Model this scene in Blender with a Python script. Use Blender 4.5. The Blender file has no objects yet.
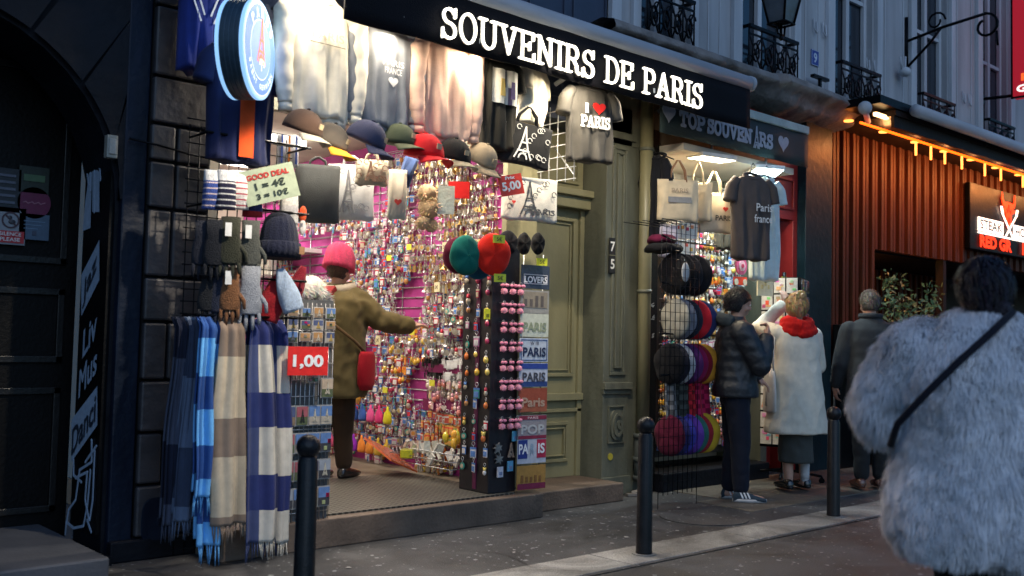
import bpy, bmesh, math, random
from mathutils import Vector, Matrix, noise
random.seed(7)
R = math.radians
SC = bpy.context.scene
COL = SC.collection
PI = math.pi
# ------------------------------------------------------------------ camera model (also used to read distances off the facade planes)
F_PX, CX, CY, EYE = 995.0, 512.0, 288.0, 1.3
YAW, PIT, ROLL = R(48), R(3.0), R(1.3)
def cam_basis():
    f = Vector((math.cos(YAW)*math.cos(PIT), math.sin(YAW)*math.cos(PIT), math.sin(PIT)))
    r = Vector((math.sin(YAW), -math.cos(YAW), 0))
    u = r.cross(f)
    c, s = math.cos(ROLL), math.sin(ROLL)
    return f, r*c + u*s, u*c - r*s
CF, CR, CU = cam_basis()
CAMP = Vector((0, 0, EYE))
def ray(px, py): return CF + CR*((px-CX)/F_PX) - CU*((py-CY)/F_PX)
def at(px, py, Y):
    d = ray(px, py); return CAMP + d*(Y/d.y)
def atx(px, py, X):
    d = ray(px, py); return CAMP + d*(X/d.x)
def atz(px, py, Z=0.0):
    d = ray(px, py); return CAMP + d*((Z-EYE)/d.z)
FY = 5.75          # facade plane
# ------------------------------------------------------------------ mesh builder
class MB:
    def __init__(s): s.v=[]; s.f=[]; s.c=[]; s.col=(.5,.5,.5); s.sm=[]; s.smooth=False
    def add(s, vs, fs, col=None, smooth=None):
        b=len(s.v); s.v.extend([tuple(v) for v in vs])
        col = col or s.col; smooth = s.smooth if smooth is None else smooth
        for i,f in enumerate(fs):
            s.f.append(tuple(b+j for j in f)); s.sm.append(smooth)
            s.c.append(col[i] if isinstance(col, list) else col)
        return s
    def box(s, c, d, rz=0, col=None, M=None):
        x,y,z = d[0]/2, d[1]/2, d[2]/2
        vs=[Vector(p) for p in ((-x,-y,-z),(x,-y,-z),(x,y,-z),(-x,y,-z),(-x,-y,z),(x,-y,z),(x,y,z),(-x,y,z))]
        T = Matrix.Translation(c) @ (M if M is not None else Matrix.Rotation(rz,4,'Z'))
        return s.add([T@v for v in vs], [(0,3,2,1),(4,5,6,7),(0,1,5,4),(1,2,6,5),(2,3,7,6),(3,0,4,7)], col, False)
    def span(s, a, b, col=None):   # box from corner to corner
        return s.box([(a[i]+b[i])/2 for i in range(3)], [abs(b[i]-a[i]) for i in range(3)], 0, col)
    def rings(s, rs, closed=True, caps=True, col=None, smooth=True):
        n=len(rs[0]); vs=[p for r in rs for p in r]; fs=[]
        for i in range(len(rs)-1):
            for j in range(n if closed else n-1):
                k=(j+1)%n; fs.append((i*n+j, i*n+k, (i+1)*n+k, (i+1)*n+j))
        if caps and closed:
            fs.append(tuple(range(n-1,-1,-1))); fs.append(tuple(range((len(rs)-1)*n, len(rs)*n)))
            if isinstance(col, list): col = col+[col[0], col[-1]]
        return s.add(vs, fs, col, smooth)
    def tube(s, pts, r, n=8, col=None, caps=True):
        pts=[Vector(p) for p in pts]; rr = r if isinstance(r,(list,tuple)) else [r]*len(pts); rs=[]; ref=None
        for i,p in enumerate(pts):
            d=(pts[min(i+1,len(pts)-1)]-pts[max(i-1,0)])
            d = d.normalized() if d.length>1e-9 else Vector((0,0,1))
            if ref is None: ref = Vector((0,0,1)) if abs(d.z)<.9 else Vector((1,0,0))
            u=d.cross(ref).normalized(); w=d.cross(u).normalized(); ref = u.cross(d).normalized() if u.length>0 else ref
            rs.append([p+u*math.cos(2*PI*j/n)*rr[i]+w*math.sin(2*PI*j/n)*rr[i] for j in range(n)])
        return s.rings(rs, True, caps, col)
    def ell(s, c, r, n=12, m=8, col=None, M=None, z0=-1.0, z1=1.0):
        rs=[]; c=Vector(c)
        a0=math.asin(max(-.999,z0)); a1=math.asin(min(.999,z1))
        for i in range(m+1):
            a=a0+(a1-a0)*i/m; k=math.cos(a)
            ring=[Vector((r[0]*k*math.cos(2*PI*j/n), r[1]*k*math.sin(2*PI*j/n), r[2]*math.sin(a))) for j in range(n)]
            rs.append([c+(M@p if M is not None else p) for p in ring])
        return s.rings(rs, True, True, col)
    def disc(s, c, nrm, r, th=.01, n=24, col=None, ry=None):
        nrm=Vector(nrm).normalized(); ref=Vector((0,0,1)) if abs(nrm.z)<.9 else Vector((0,1,0))
        u=ref.cross(nrm).normalized(); w=nrm.cross(u).normalized(); c=Vector(c); ry=ry or r
        rs=[[c+nrm*(k*th/2)+u*math.cos(2*PI*j/n)*r+w*math.sin(2*PI*j/n)*ry for j in range(n)] for k in (-1,1)]
        return s.rings(rs, True, True, col, False)
    def prism(s, poly, th, T, col=None):   # poly in local XZ plane; local -y is the front; T maps local to world
        n=len(poly)
        vs=[T@Vector((x,-th/2,z)) for x,z in poly]+[T@Vector((x,th/2,z)) for x,z in poly]
        a=sum(poly[i][0]*poly[(i+1)%n][1]-poly[(i+1)%n][0]*poly[i][1] for i in range(n))
        fr=tuple(range(n)); bk=tuple(range(2*n-1,n-1,-1))
        if a<0: fr=fr[::-1]; bk=bk[::-1]
        return s.add(vs,[fr,bk]+[(i,(i+1)%n,n+(i+1)%n,n+i) for i in range(n)],col,False)
    def sheet(s, fn, nu, nv, col=None, smooth=True):
        vs=[fn(i/nu, j/nv) for j in range(nv+1) for i in range(nu+1)]
        fs=[(j*(nu+1)+i, j*(nu+1)+i+1, (j+1)*(nu+1)+i+1, (j+1)*(nu+1)+i) for j in range(nv) for i in range(nu)]
        if callable(col): col=[col((i+.5)/nu,(j+.5)/nv) for j in range(nv) for i in range(nu)]
        return s.add(vs, fs, col, smooth)
    def mesh(s, name, mat):
        me=bpy.data.meshes.new(name); me.from_pydata(s.v,[],s.f); me.validate(clean_customdata=False)
        if len(me.polygons)==len(s.f):
            me.polygons.foreach_set('use_smooth', s.sm)
            ca=me.color_attributes.new('Col','FLOAT_COLOR','CORNER'); buf=[]
            for i,p in enumerate(me.polygons):
                c=s.c[i]; buf.extend((c[0],c[1],c[2],1.0)*p.loop_total)
            ca.data.foreach_set('color', buf)
        if mat: me.materials.append(mat)
        return me
    def build(s, name, mat, parent=None, bev=0, base=None, sub=0, solid=0):
        """Links ONE mesh object; base (point) becomes its origin."""
        me=s.mesh(name, mat); o=bpy.data.objects.new(name, me); COL.objects.link(o)
        if base is not None:
            me.transform(Matrix.Translation(-Vector(base))); o.location=base
        if parent is not None:
            o.parent=parent; o.location = Vector(o.location)-Vector(world_loc(parent))
        if solid:
            m=o.modifiers.new('solid','SOLIDIFY'); m.thickness=solid
        if bev:
            m=o.modifiers.new('bevel','BEVEL'); m.width=bev; m.segments=2; m.limit_method='ANGLE'
        if sub:
            m=o.modifiers.new('sub','SUBSURF'); m.levels=sub; m.render_levels=sub
        return o
def world_loc(o):
    p=Vector((0,0,0))
    while o is not None: p+=Vector(o.location); o=o.parent
    return p
def empty(name, loc):
    o=bpy.data.objects.new(name,None); COL.objects.link(o); o.location=loc; o.empty_display_size=.1; return o
def tag(o, label=None, cat=None, group=None, kind=None):
    if label: o['label']=label
    if cat: o['category']=cat
    if group: o['group']=group
    if kind: o['kind']=kind
    return o
def thing(name, label, cat, loc, group=None): return tag(empty(name, loc), label, cat, group)
def copy_tree(o, parent=None):
    c=o.copy(); COL.objects.link(c)
    if parent is not None: c.parent=parent
    for ch in list(o.children): copy_tree(ch, c)
    return c
def TR(loc, rz=0, rx=0, ry=0, s=1):
    return Matrix.Translation(loc)@Matrix.Rotation(rz,4,'Z')@Matrix.Rotation(rx,4,'X')@Matrix.Rotation(ry,4,'Y')@Matrix.Scale(s,4)
# ------------------------------------------------------------------ materials
def _new(name):
    m=bpy.data.materials.new(name); m.use_nodes=True; nt=m.node_tree; b=nt.nodes['Principled BSDF']; return m,nt,b
def N(nt, t, **k):
    n=nt.nodes.new(t)
    for a,v in k.items(): setattr(n,a,v)
    return n
def mat(name, base=None, rough=.6, metal=0, var=(6,.25), bump=(40,.15), spec=.5, sheen=0, streak=None, vc=False, coat=0):
    m,nt,b=_new(name); L=nt.links.new
    tc=N(nt,'ShaderNodeTexCoord')
    if vc:
        src=N(nt,'ShaderNodeVertexColor'); src.layer_name='Col'; cs=src.outputs['Color']
    else:
        src=N(nt,'ShaderNodeRGB'); src.outputs[0].default_value=(*base,1); cs=src.outputs[0]
    if var:
        n=N(nt,'ShaderNodeTexNoise'); n.inputs['Scale'].default_value=var[0]; n.inputs['Detail'].default_value=5
        mp=N(nt,'ShaderNodeMapping')
        if streak: mp.inputs['Scale'].default_value=streak
        L(tc.outputs['Object'],mp.inputs[0]); L(mp.outputs[0],n.inputs['Vector'])
        mr=N(nt,'ShaderNodeMapRange'); mr.inputs['From Min'].default_value=.3; mr.inputs['From Max'].default_value=.7
        mr.inputs['To Min'].default_value=1-var[1]; mr.inputs['To Max'].default_value=1+var[1]
        L(n.outputs['Fac'],mr.inputs[0])
        mx=N(nt,'ShaderNodeVectorMath',operation='SCALE'); L(cs,mx.inputs[0]); L(mr.outputs[0],mx.inputs['Scale'])
        L(mx.outputs[0],b.inputs['Base Color'])
        rr=N(nt,'ShaderNodeMapRange'); rr.inputs['To Min'].default_value=max(0,rough-.12); rr.inputs['To Max'].default_value=min(1,rough+.12)
        L(n.outputs['Fac'],rr.inputs[0]); L(rr.outputs[0],b.inputs['Roughness'])
    else:
        L(cs,b.inputs['Base Color']); b.inputs['Roughness'].default_value=rough
    b.inputs['Metallic'].default_value=metal
    b.inputs['Specular IOR Level'].default_value=spec
    if sheen: b.inputs['Sheen Weight'].default_value=sheen
    if coat: b.inputs['Coat Weight'].default_value=coat; b.inputs['Coat Roughness'].default_value=.25
    if bump:
        n2=N(nt,'ShaderNodeTexNoise'); n2.inputs['Scale'].default_value=bump[0]; n2.inputs['Detail'].default_value=6
        L(tc.outputs['Object'],n2.inputs['Vector'])
        bp=N(nt,'ShaderNodeBump'); bp.inputs['Strength'].default_value=bump[1]; bp.inputs['Distance'].default_value=.02
        L(n2.outputs['Fac'],bp.inputs['Height']); L(bp.outputs[0],b.inputs['Normal'])
    return m
def emit(name, col, st):
    m,nt,b=_new(name); b.inputs['Base Color'].default_value=(*[min(1,c) for c in col],1)
    b.inputs['Emission Color'].default_value=(*col,1); b.inputs['Emission Strength'].default_value=st; return m
def emit_vc(name, st):
    m,nt,b=_new(name); s=N(nt,'ShaderNodeVertexColor'); s.layer_name='Col'
    nt.links.new(s.outputs[0],b.inputs['Base Color']); nt.links.new(s.outputs[0],b.inputs['Emission Color'])
    b.inputs['Emission Strength'].default_value=st; return m
M={}
M['paint']=mat('painted_goods',rough=.45,vc=True,var=(30,.12),bump=(60,.08))
M['shiny']=mat('shiny_goods',rough=.22,metal=.55,vc=True,var=(60,.15),bump=(90,.15))
M['plastic']=mat('plastic_packaging',rough=.12,vc=True,var=(30,.1),bump=(50,.25),coat=.7)
M['cloth']=mat('cloth',rough=.9,vc=True,var=(14,.10),bump=(220,.25),sheen=.06,spec=.2)
M['knit']=mat('knit',rough=.95,vc=True,var=(60,.18),bump=(160,.7),sheen=.08,spec=.2)
M['felt']=mat('felt',rough=1,vc=True,var=(10,.08),bump=(300,.2),sheen=.06,spec=.15)
M['skin']=mat('skin',(.48,.27,.19),.5,var=(12,.12),bump=(120,.1))
M['hair']=mat('hair',rough=.36,vc=True,var=(50,.4),bump=(90,.9),streak=(1,1,.15))
M['plastic_jacket']=mat('puffer_fabric',rough=.5,vc=True,var=(10,.15),bump=(30,.3),spec=.5)
M['black_metal']=mat('black_metal',(.006,.007,.009),.38,.6,var=(20,.2),bump=(60,.08))
M['bollard']=mat('bollard_paint',(.010,.010,.012),.38,.0,var=(14,.35),bump=(90,.25),coat=.3)
M['steel']=mat('steel',(.5,.5,.5),.3,.9,var=(20,.2),bump=(60,.05))
M['whitewire']=mat('white_wire',(.75,.75,.72),.35,.1,bump=None)
M['awning_black']=mat('awning_black',(.006,.006,.009),.75,var=(3,.3),bump=(120,.3))
M['awning_tube']=mat('awning_tube',(.42,.45,.50),.5,var=(4,.15),bump=(40,.1),streak=(.4,3,3))
M['olive']=mat('olive_paint',(.235,.215,.118),.42,var=(3,.14),bump=(18,.12),streak=(2,2,.5))
M['olive_dark']=mat('olive_paint_worn',(.13,.135,.10),.45,var=(4,.25),bump=(24,.2),streak=(2,2,.5))
M['pier_stone']=mat('pier_stone',(.033,.032,.037),.5,var=(5,.4),bump=(14,.4))  # same navy paint, lightened to stand in for lamplight on the pier
M['navy_stone']=mat('navy_stone',(.006,.007,.011),.55,var=(5,.3),bump=(14,.35))
M['navy_paint']=mat('navy_paint',(.006,.011,.024),.45,var=(6,.35),bump=(20,.3),streak=(2,2,.4))
M['door_black']=mat('door_black',(.0012,.0012,.0016),.5,var=(5,.3))
M['plaster']=mat('facade_plaster',(.42,.43,.45),.8,var=(2.2,.2),bump=(22,.2),streak=(2,2,.35))
M['trim']=mat('facade_trim',(.52,.54,.57),.7,var=(3,.15),bump=(30,.15),streak=(2,2,.3))
M['stoneledge']=mat('stone_ledge',(.24,.22,.21),.9,var=(5,.35),bump=(14,1.0))
M['bluedoor']=mat('blue_panel',(.045,.06,.10),.5,var=(4,.2),bump=(20,.15))
M['glass']=mat('window_glass',(.02,.028,.04),.06,var=(1.2,.3),bump=(2.5,.05),spec=.8)
M['asphalt']=None
M['pink']=mat('pink_board',(.50,.05,.29),.6,var=(5,.1),bump=(30,.05))
M['red']=mat('red_paint',(.26,.016,.014),.4,var=(3,.2),bump=(20,.1))
M['darkred']=mat('dark_red_cloth',(.10,.008,.010),.6,var=(3,.25))
M['teal']=mat('teal_pillar',(.005,.016,.022),.4,var=(4,.3),bump=(15,.2))
M['wood']=mat('brown_slat_wood',(.085,.026,.012),.5,var=(3,.35),bump=(30,.2),streak=(6,6,.5))
M['wooddark']=mat('dark_wood',(.018,.010,.008),.5,var=(4,.3))
M['shopwall']=mat('shop_wall',(.55,.5,.42),.8,var=(3,.15))
M['brown_trim']=mat('brown_trim',(.25,.17,.11),.6)
for k_ in ('navy_stone','navy_paint','door_black','awning_black','bollard','black_metal','wood','wooddark','teal','stoneledge'): M[k_].node_tree.nodes['Principled BSDF'].inputs['Specular IOR Level'].default_value=.18
M['let_on']=emit('lit_letters',(1,.93,.76),1.5)
M['leaf']=mat('leaf',(.05,.10,.035),.5,vc=True,var=(20,.3),bump=None)
# ------------------------------------------------------------------ lettering
_fc={}
def text_poly(txt, size=1, bold=0):
    k=(txt,bold)
    if k not in _fc:
        cu=bpy.data.curves.new('t','FONT'); cu.body=txt; cu.size=1; cu.offset=bold; cu.resolution_u=3; cu.align_x='CENTER'; cu.align_y='CENTER'
        o=bpy.data.objects.new('t',cu); COL.objects.link(o); dg=bpy.context.evaluated_depsgraph_get(); dg.update()
        me=bpy.data.meshes.new_from_object(o.evaluated_get(dg)); bpy.data.objects.remove(o)
        vs=[tuple(v.co) for v in me.vertices]; fs=[tuple(p.vertices) for p in me.polygons]
        xs=[v[0] for v in vs] or [0]; ys=[v[1] for v in vs] or [0]
        cx,cy=(max(xs)+min(xs))/2,(max(ys)+min(ys))/2
        _fc[k]=([(v[0]-cx,v[1]-cy) for v in vs],fs,max(xs)-min(xs),max(ys)-min(ys)); bpy.data.meshes.remove(me)
    return _fc[k]
def put_text(mb, txt, T, w=None, h=None, th=.003, col=(1,1,1), bold=.01, front=.004):
    """text in local XZ facing local -y, fitted to width w and/or height h"""
    vs,fs,W,Hh=text_poly(txt,1,bold)
    sx = w/W if w else h/Hh; sz = h/Hh if h else sx
    n=len(vs)
    a=[T@Vector((x*sx,-front,z*sz)) for x,z in vs]
    mb.add(a,fs,col,False)
# slab-serif stroke letters, unit height
def arc(cx,cz,rx,rz,a0,a1,n=10): return [(cx+rx*math.cos(R(a0+(a1-a0)*i/n)), cz+rz*math.sin(R(a0+(a1-a0)*i/n))) for i in range(n+1)]
GL={
'S':(.66,[arc(.33,.73,.24,.22,25,270,12)[:]+arc(.33,.27,.26,.24,90,-155,12)[1:], [(.58,.98),(.58,.72)],[(.06,.02),(.06,.30)]]),
'O':(.8,[arc(.4,.5,.33,.46,0,360,26)]),
'U':(.86,[[(.16,.95),(.16,.36)]+arc(.43,.34,.27,.29,180,360,12)+[(.70,.95)],[(0,.95),(.32,.95)],[(.54,.95),(.86,.95)]]),
'V':(.84,[[(.13,.95),(.42,.06),(.71,.95)],[(0,.95),(.28,.95)],[(.56,.95),(.84,.95)]]),
'E':(.74,[[(.14,.95),(.14,.05)],[(0,.95),(.66,.95),(.66,.74)],[(0,.05),(.70,.05),(.70,.28)],[(.14,.51),(.48,.51)],[(.48,.63),(.48,.39)]]),
'N':(.88,[[(.15,.05),(.15,.95),(.70,.05),(.70,.95)],[(0,.05),(.31,.05)],[(0,.95),(.17,.95)],[(.56,.95),(.86,.95)]]),
'I':(.40,[[(.20,.95),(.20,.05)],[(.02,.95),(.38,.95)],[(.02,.05),(.38,.05)]]),
'R':(.82,[[(.15,.05),(.15,.95)],[(0,.05),(.32,.05)],[(0,.95),(.42,.95)]+arc(.42,.73,.22,.22,90,-90,10)+[(.15,.51)],[(.42,.51),(.60,.30),(.64,.10),(.72,.04),(.82,.08)]]),
'D':(.82,[[(.15,.05),(.15,.95)],[(0,.95),(.36,.95)]+arc(.36,.5,.36,.45,90,-90,16)+[(0,.05)]]),
'P':(.74,[[(.15,.05),(.15,.95)],[(0,.05),(.34,.05)],[(0,.95),(.42,.95)]+arc(.42,.71,.24,.24,90,-90,10)+[(.15,.47)]]),
'A':(.86,[[(.12,.05),(.42,.97),(.72,.05)],[(0,.05),(.27,.05)],[(.57,.05),(.86,.05)],[(.22,.36),(.62,.36)]]),
'T':(.74,[[(.37,.95),(.37,.05)],[(.20,.05),(.54,.05)],[(.04,.74),(.04,.95),(.70,.95),(.70,.74)]]),
' ':(.42,[])}
def strokes(mb, paths, wd, T, col, th, front, sx=1, sz=1):
    k=0
    for path in paths:
        for i in range(len(path)-1):
            a=Vector((path[i][0]*sx,path[i][1]*sz)); b=Vector((path[i+1][0]*sx,path[i+1][1]*sz)); d=b-a
            if d.length<1e-6: continue
            d.normalize(); n=Vector((-d.y,d.x))*wd/2; k+=1; dy=front+.00015*(k%23)
            TT=T@Matrix.Translation((0,-dy,0))
            mb.prism([tuple(a-n),tuple(b-n),tuple(b+n),tuple(a+n)],th,TT,col)
        for p in path:
            k+=1; dy=front+.00015*(k%23)
            mb.prism([(p[0]*sx+wd/2*math.cos(2*PI*j/8),p[1]*sz+wd/2*math.sin(2*PI*j/8)) for j in range(8)],th,T@Matrix.Translation((0,-dy,0)),col)
def slab_text(mb, txt, T, w, h, wd, col, th=.012, front=.0, gap=.09):
    tot=sum(GL[c][0]+gap for c in txt)-gap; sx=w/tot; x=-tot/2
    for c in txt:
        if callable(mb): lm=MB()
        strokes(lm if callable(mb) else mb, [[(p[0]+x,p[1]-.5) for p in path] for path in GL[c][1]], wd, T, col, th, front, sx, h); x+=GL[c][0]+gap
        if callable(mb) and c!=' ': mb(lm)
def heart(n=20):
    return [( .5*math.sin(t)**3*1.05, (13*math.cos(t)-5*math.cos(2*t)-2*math.cos(3*t)-math.cos(4*t))/32+.05) for t in [2*PI*i/n for i in range(n)]]
def tower_strokes(): # lattice tower outline, unit height
    return [[(-.22,0),(-.12,.28),(-.05,.6),(0,1)],[(.22,0),(.12,.28),(.05,.6),(0,1)],[(-.15,.24),(.15,.24)],[(-.08,.5),(.08,.5)],arc(0,0,.11,.16,180,0,6)]
# ================================================================== ground
def asphalt(name, base, sp=.010, scale=34, tint=(.36,.37,.38)):
    m,nt,b=_new(name); L=nt.links.new; tc=N(nt,'ShaderNodeTexCoord')
    n=N(nt,'ShaderNodeTexNoise'); n.inputs['Scale'].default_value=1.6; n.inputs['Detail'].default_value=9; n.inputs['Roughness'].default_value=.68; n.inputs['Distortion'].default_value=1.2; L(tc.outputs['Object'],n.inputs['Vector'])
    cr=N(nt,'ShaderNodeValToRGB'); cr.color_ramp.elements[0].position=.35; cr.color_ramp.elements[0].color=(*[c*.45 for c in base],1); cr.color_ramp.elements[1].position=.68; cr.color_ramp.elements[1].color=(*[c*1.6 for c in base],1)
    L(n.outputs['Fac'],cr.inputs[0])
    n3=N(nt,'ShaderNodeTexNoise'); n3.inputs['Scale'].default_value=160; n3.inputs['Detail'].default_value=3; L(tc.outputs['Object'],n3.inputs['Vector'])
    g=N(nt,'ShaderNodeMapRange'); g.inputs['From Min'].default_value=.35; g.inputs['From Max'].default_value=.65; g.inputs['To Min'].default_value=.65; g.inputs['To Max'].default_value=1.4; L(n3.outputs['Fac'],g.inputs[0])
    sc=N(nt,'ShaderNodeVectorMath',operation='SCALE'); L(cr.outputs[0],sc.inputs[0]); L(g.outputs[0],sc.inputs['Scale'])
    prev=sc.outputs[0]
    for vs,lim,prob in ((9,.13,.40),(23,.17,.55)):
        # trodden gum spots and scraps of paper: warped voronoi islands
        nw=N(nt,'ShaderNodeTexNoise'); nw.inputs['Scale'].default_value=22; L(tc.outputs['Object'],nw.inputs['Vector'])
        ad=N(nt,'ShaderNodeMixRGB'); ad.inputs[0].default_value=.035; L(tc.outputs['Object'],ad.inputs[1]); L(nw.outputs['Color'],ad.inputs[2])
        v=N(nt,'ShaderNodeTexVoronoi'); v.inputs['Scale'].default_value=vs; L(ad.outputs[0],v.inputs['Vector'])
        lt=N(nt,'ShaderNodeMath',operation='LESS_THAN'); L(v.outputs['Distance'],lt.inputs[0]); lt.inputs[1].default_value=lim
        sepc=N(nt,'ShaderNodeSeparateColor'); L(v.outputs['Color'],sepc.inputs[0])
        gt=N(nt,'ShaderNodeMath',operation='GREATER_THAN'); L(sepc.outputs[0],gt.inputs[0]); gt.inputs[1].default_value=prob
        mu=N(nt,'ShaderNodeMath',operation='MULTIPLY'); L(lt.outputs[0],mu.inputs[0]); L(gt.outputs[0],mu.inputs[1])
        m2=N(nt,'ShaderNodeMath',operation='MULTIPLY'); L(mu.outputs[0],m2.inputs[0]); m2.inputs[1].default_value=.75
        mx=N(nt,'ShaderNodeMixRGB'); L(m2.outputs[0],mx.inputs[0]); L(prev,mx.inputs[1]); mx.inputs[2].default_value=(*tint,1); prev=mx.outputs[0]
    L(prev,b.inputs['Base Color'])
    rr=N(nt,'ShaderNodeMapRange'); rr.inputs['To Min'].default_value=.32; rr.inputs['To Max'].default_value=.75; L(n.outputs['Fac'],rr.inputs[0]); L(rr.outputs[0],b.inputs['Roughness'])
    bp=N(nt,'ShaderNodeBump'); bp.inputs['Strength'].default_value=.5; bp.inputs['Distance'].default_value=.01; L(n3.outputs['Fac'],bp.inputs['Height']); L(bp.outputs[0],b.inputs['Normal'])
    return m
M['asphalt']=asphalt('asphalt',(.050,.051,.054))
M['road']=asphalt('road_asphalt',(.052,.054,.058))
M['granite']=asphalt('kerb_granite',(.24,.235,.22),tint=(.34,.33,.31))
M['slab']=asphalt('paving_slab',(.12,.105,.085),tint=(.3,.28,.24))
M['stepstone']=mat('step_stone',(.115,.082,.06),.6,var=(4,.35),bump=(40,.3))
def flat(name, x0,x1,y0,y1,z,m):
    o=MB().add([(x0,y0,z),(x1,y0,z),(x1,y1,z),(x0,y1,z)],[(0,1,2,3)]).build(name,m); o['kind']='structure'; return o
flat('ground',-150,150,-150,150,-.016,M['road'])
flat('road',-12,60,-6,3.86,-.006,M['road'])
flat('pavement',-12,60,3.86,FY+.02,0,M['asphalt'])
b=MB(); x=-6.2
while x<30:
    w=.95+random.random()*.35; b.box((x+w/2,4.065,-.02),(w-.014,.355,.048+.004*random.random()))
    x+=w
o=b.build('kerb_stones',M['granite'],bev=.004); o['kind']='structure'
b=MB()
for j,(y0,y1) in enumerate(((4.55,5.12),(5.12,5.74))):
    x=6.7+.3*j
    while x<16:
        w=.75+random.random()*.3; b.box((x+w/2,(y0+y1)/2,-.02),(w-.008,y1-y0-.008,.052)); x+=w
o=b.build('paving_slabs',M['slab'],bev=.003); o['kind']='structure'
b=MB(); rnd=random.Random(12)   # tarred cracks wandering over the asphalt
for k in range(4):
    x,y=rnd.uniform(2.5,9),rnd.choice([rnd.uniform(4.4,5.1),rnd.uniform(1.8,3.7)]); a=rnd.uniform(-.5,.5)
    for j in range(14):
        x2,y2=x+.11*math.cos(a),y+.11*math.sin(a); w=.0018+.0015*rnd.random(); nx,ny=-math.sin(a)*w,math.cos(a)*w
        b.add([(x-nx,y-ny,.0035),(x2-nx,y2-ny,.0035),(x2+nx,y2+ny,.0035),(x+nx,y+ny,.0035)],[(0,1,2,3)],(.008,.008,.009)); x,y=x2,y2; a+=rnd.uniform(-.55,.55)
o=b.build('asphalt_cracks',M['paint']); o['kind']='structure'
b=MB(); b.disc((6.15,4.62,.003),(0,0,1),.33,.008,36,ry=.33); o=b.build('manhole_cover',M['asphalt']); tag(o,'round dark manhole cover sunk in the asphalt near the kerb','manhole cover')
b=MB()
for k in range(26):
    p=(random.uniform(3,8),random.uniform(4.35,5.2) if k%2 else random.uniform(2.6,3.8),.004); s=random.uniform(.006,.02)
    a=random.random()*6; n=5
    b.add([(p[0]+s*math.cos(a+2*PI*i/n)*random.uniform(.6,1.2),p[1]+s*.8*math.sin(a+2*PI*i/n),p[2]+.004*random.random()) for i in range(n)],[tuple(range(n))],(.5,.48,.45))
o=b.build('paper_scraps',M['paint']); tag(o,kind='stuff',label='tiny pale scraps of litter scattered on the asphalt',cat='litter')
b=MB(); b.box((6.62,5.66,.02),(.16,.07,.03),.3,(.35,.33,.3)).box((6.48,5.62,.015),(.10,.06,.02),-.4,(.15,.14,.13)); o=b.build('litter_scrap',M['paint']); tag(o,'crumpled grey litter lying at the foot of the downpipe','litter')

# ================================================================== building A: dark rusticated venue on the left
A=thing('dark_stone_building','dark navy rusticated building with an arched doorway at the far left','building',(1,FY,0))
b=MB(); ax,ar,sz=1.08,1.02,2.02   # arch
top=6.5; y0,y1=FY,FY+.45; RX=2.12
b.span((-3,y0,0),(ax-ar,y1,top)); 
arcp=[(ax+ar*math.cos(PI*(1-i/20)),sz+ar*math.sin(PI*(1-i/20))) for i in range(21)]
for i in range(20):
    (xa,za),(xb,zb)=arcp[i],arcp[i+1]
    b.prism([(xa,za),(xb,zb),(xb,top),(xa,top)],.45,Matrix.Translation((0,(y0+y1)/2,0)))
b.span((ax+ar,y0,0),(RX,y1,top))
b.build('wall',M['navy_stone'],A)
# voussoirs round the arch, and rusticated pier
b=MB()
for i in range(9):
    a0=PI*(1-(i+.06)/9); a1=PI*(1-(i+.94)/9); r0,r1=ar+.03,ar+.62
    P=[(ax+r0*math.cos(a0+(a1-a0)*k/4),sz+r0*math.sin(a0+(a1-a0)*k/4)) for k in range(5)]+[(ax+r1*math.cos(a1+(a0-a1)*k/4),sz+r1*math.sin(a1+(a0-a1)*k/4)) for k in range(5)]
    P=[(min(p[0],RX-.01),p[1]) for p in P]
    b.prism(P,.05,Matrix.Translation((0,FY-.022,0)))
b.build('arch_stones',M['navy_stone'],A,bev=.02)
b=MB()
rows=[.12,.42,.72,1.02,1.36,1.62,2.02,2.30,2.52,2.80,3.22,3.55,3.9,4.3,4.7]
for i in range(len(rows)-1):
    z0,z1=rows[i]+.008,rows[i+1]-.008
    sp=[(RX+.14,2.41),(2.41,2.645)] if i%2 else [(RX+.14,2.645)]
    if i in(9,10): sp=[(RX+.14,2.645)]
    if i in(6,7): sp=[(RX+.14,2.42),(2.42,2.645)]
    for (xa,xc) in sp: b.span((xa+.007,FY-.075+random.uniform(-.008,.008),z0),(xc-.007,FY+.2,z1))
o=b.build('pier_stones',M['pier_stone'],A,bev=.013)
MB().span((RX,FY-.05,0),(RX+.135,FY+.2,6)).build('door_jamb',M['navy_paint'],A,bev=.01)
MB().span((RX+.14,FY-.04,0),(2.64,FY+.25,6.2)).build('pier_core',M['door_black'],A)
MB().span((RX-.0,FY-.10,0),(2.68,FY+.2,.12)).build('pier_base',M['navy_stone'],A,bev=.01)
MB().span((RX+.0,FY+.2,0),(2.64,FY+.45,6.2)).build('pier_return',M['navy_stone'],A)
b=MB(); b.tube([(RX+.01,FY-.09,2.40),(2.3,FY-.1,2.385),(2.5,FY-.095,2.36),(2.64,FY-.09,2.35)],.007,6)
b.build('wall_cable',M['black_metal'],A)
MB().span((-.6,6.4,0),(RX,6.46,3.3)).build('inner_door_wall',M['door_black'],A)
b=MB()
for k in range(2):
    xx=.3+k*.95
    for (za,zb) in ((.2,.95),(1.1,1.55),(1.7,2.9)):
        for (u0,u1,w0,w1) in ((xx,xx+.8,za,za+.04),(xx,xx+.8,zb-.04,zb),(xx,xx+.04,za,zb),(xx+.76,xx+.8,za,zb)): b.span((u0,6.375,w0),(u1,6.42,w1))
b.build('door_panels',mat('door_panel_dark',(.0025,.0025,.003),.4),A,bev=.004)
MB().ell((1.62,6.36,1.02),(.025,.03,.025)).build('door_knob',M['steel'],A)
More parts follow.
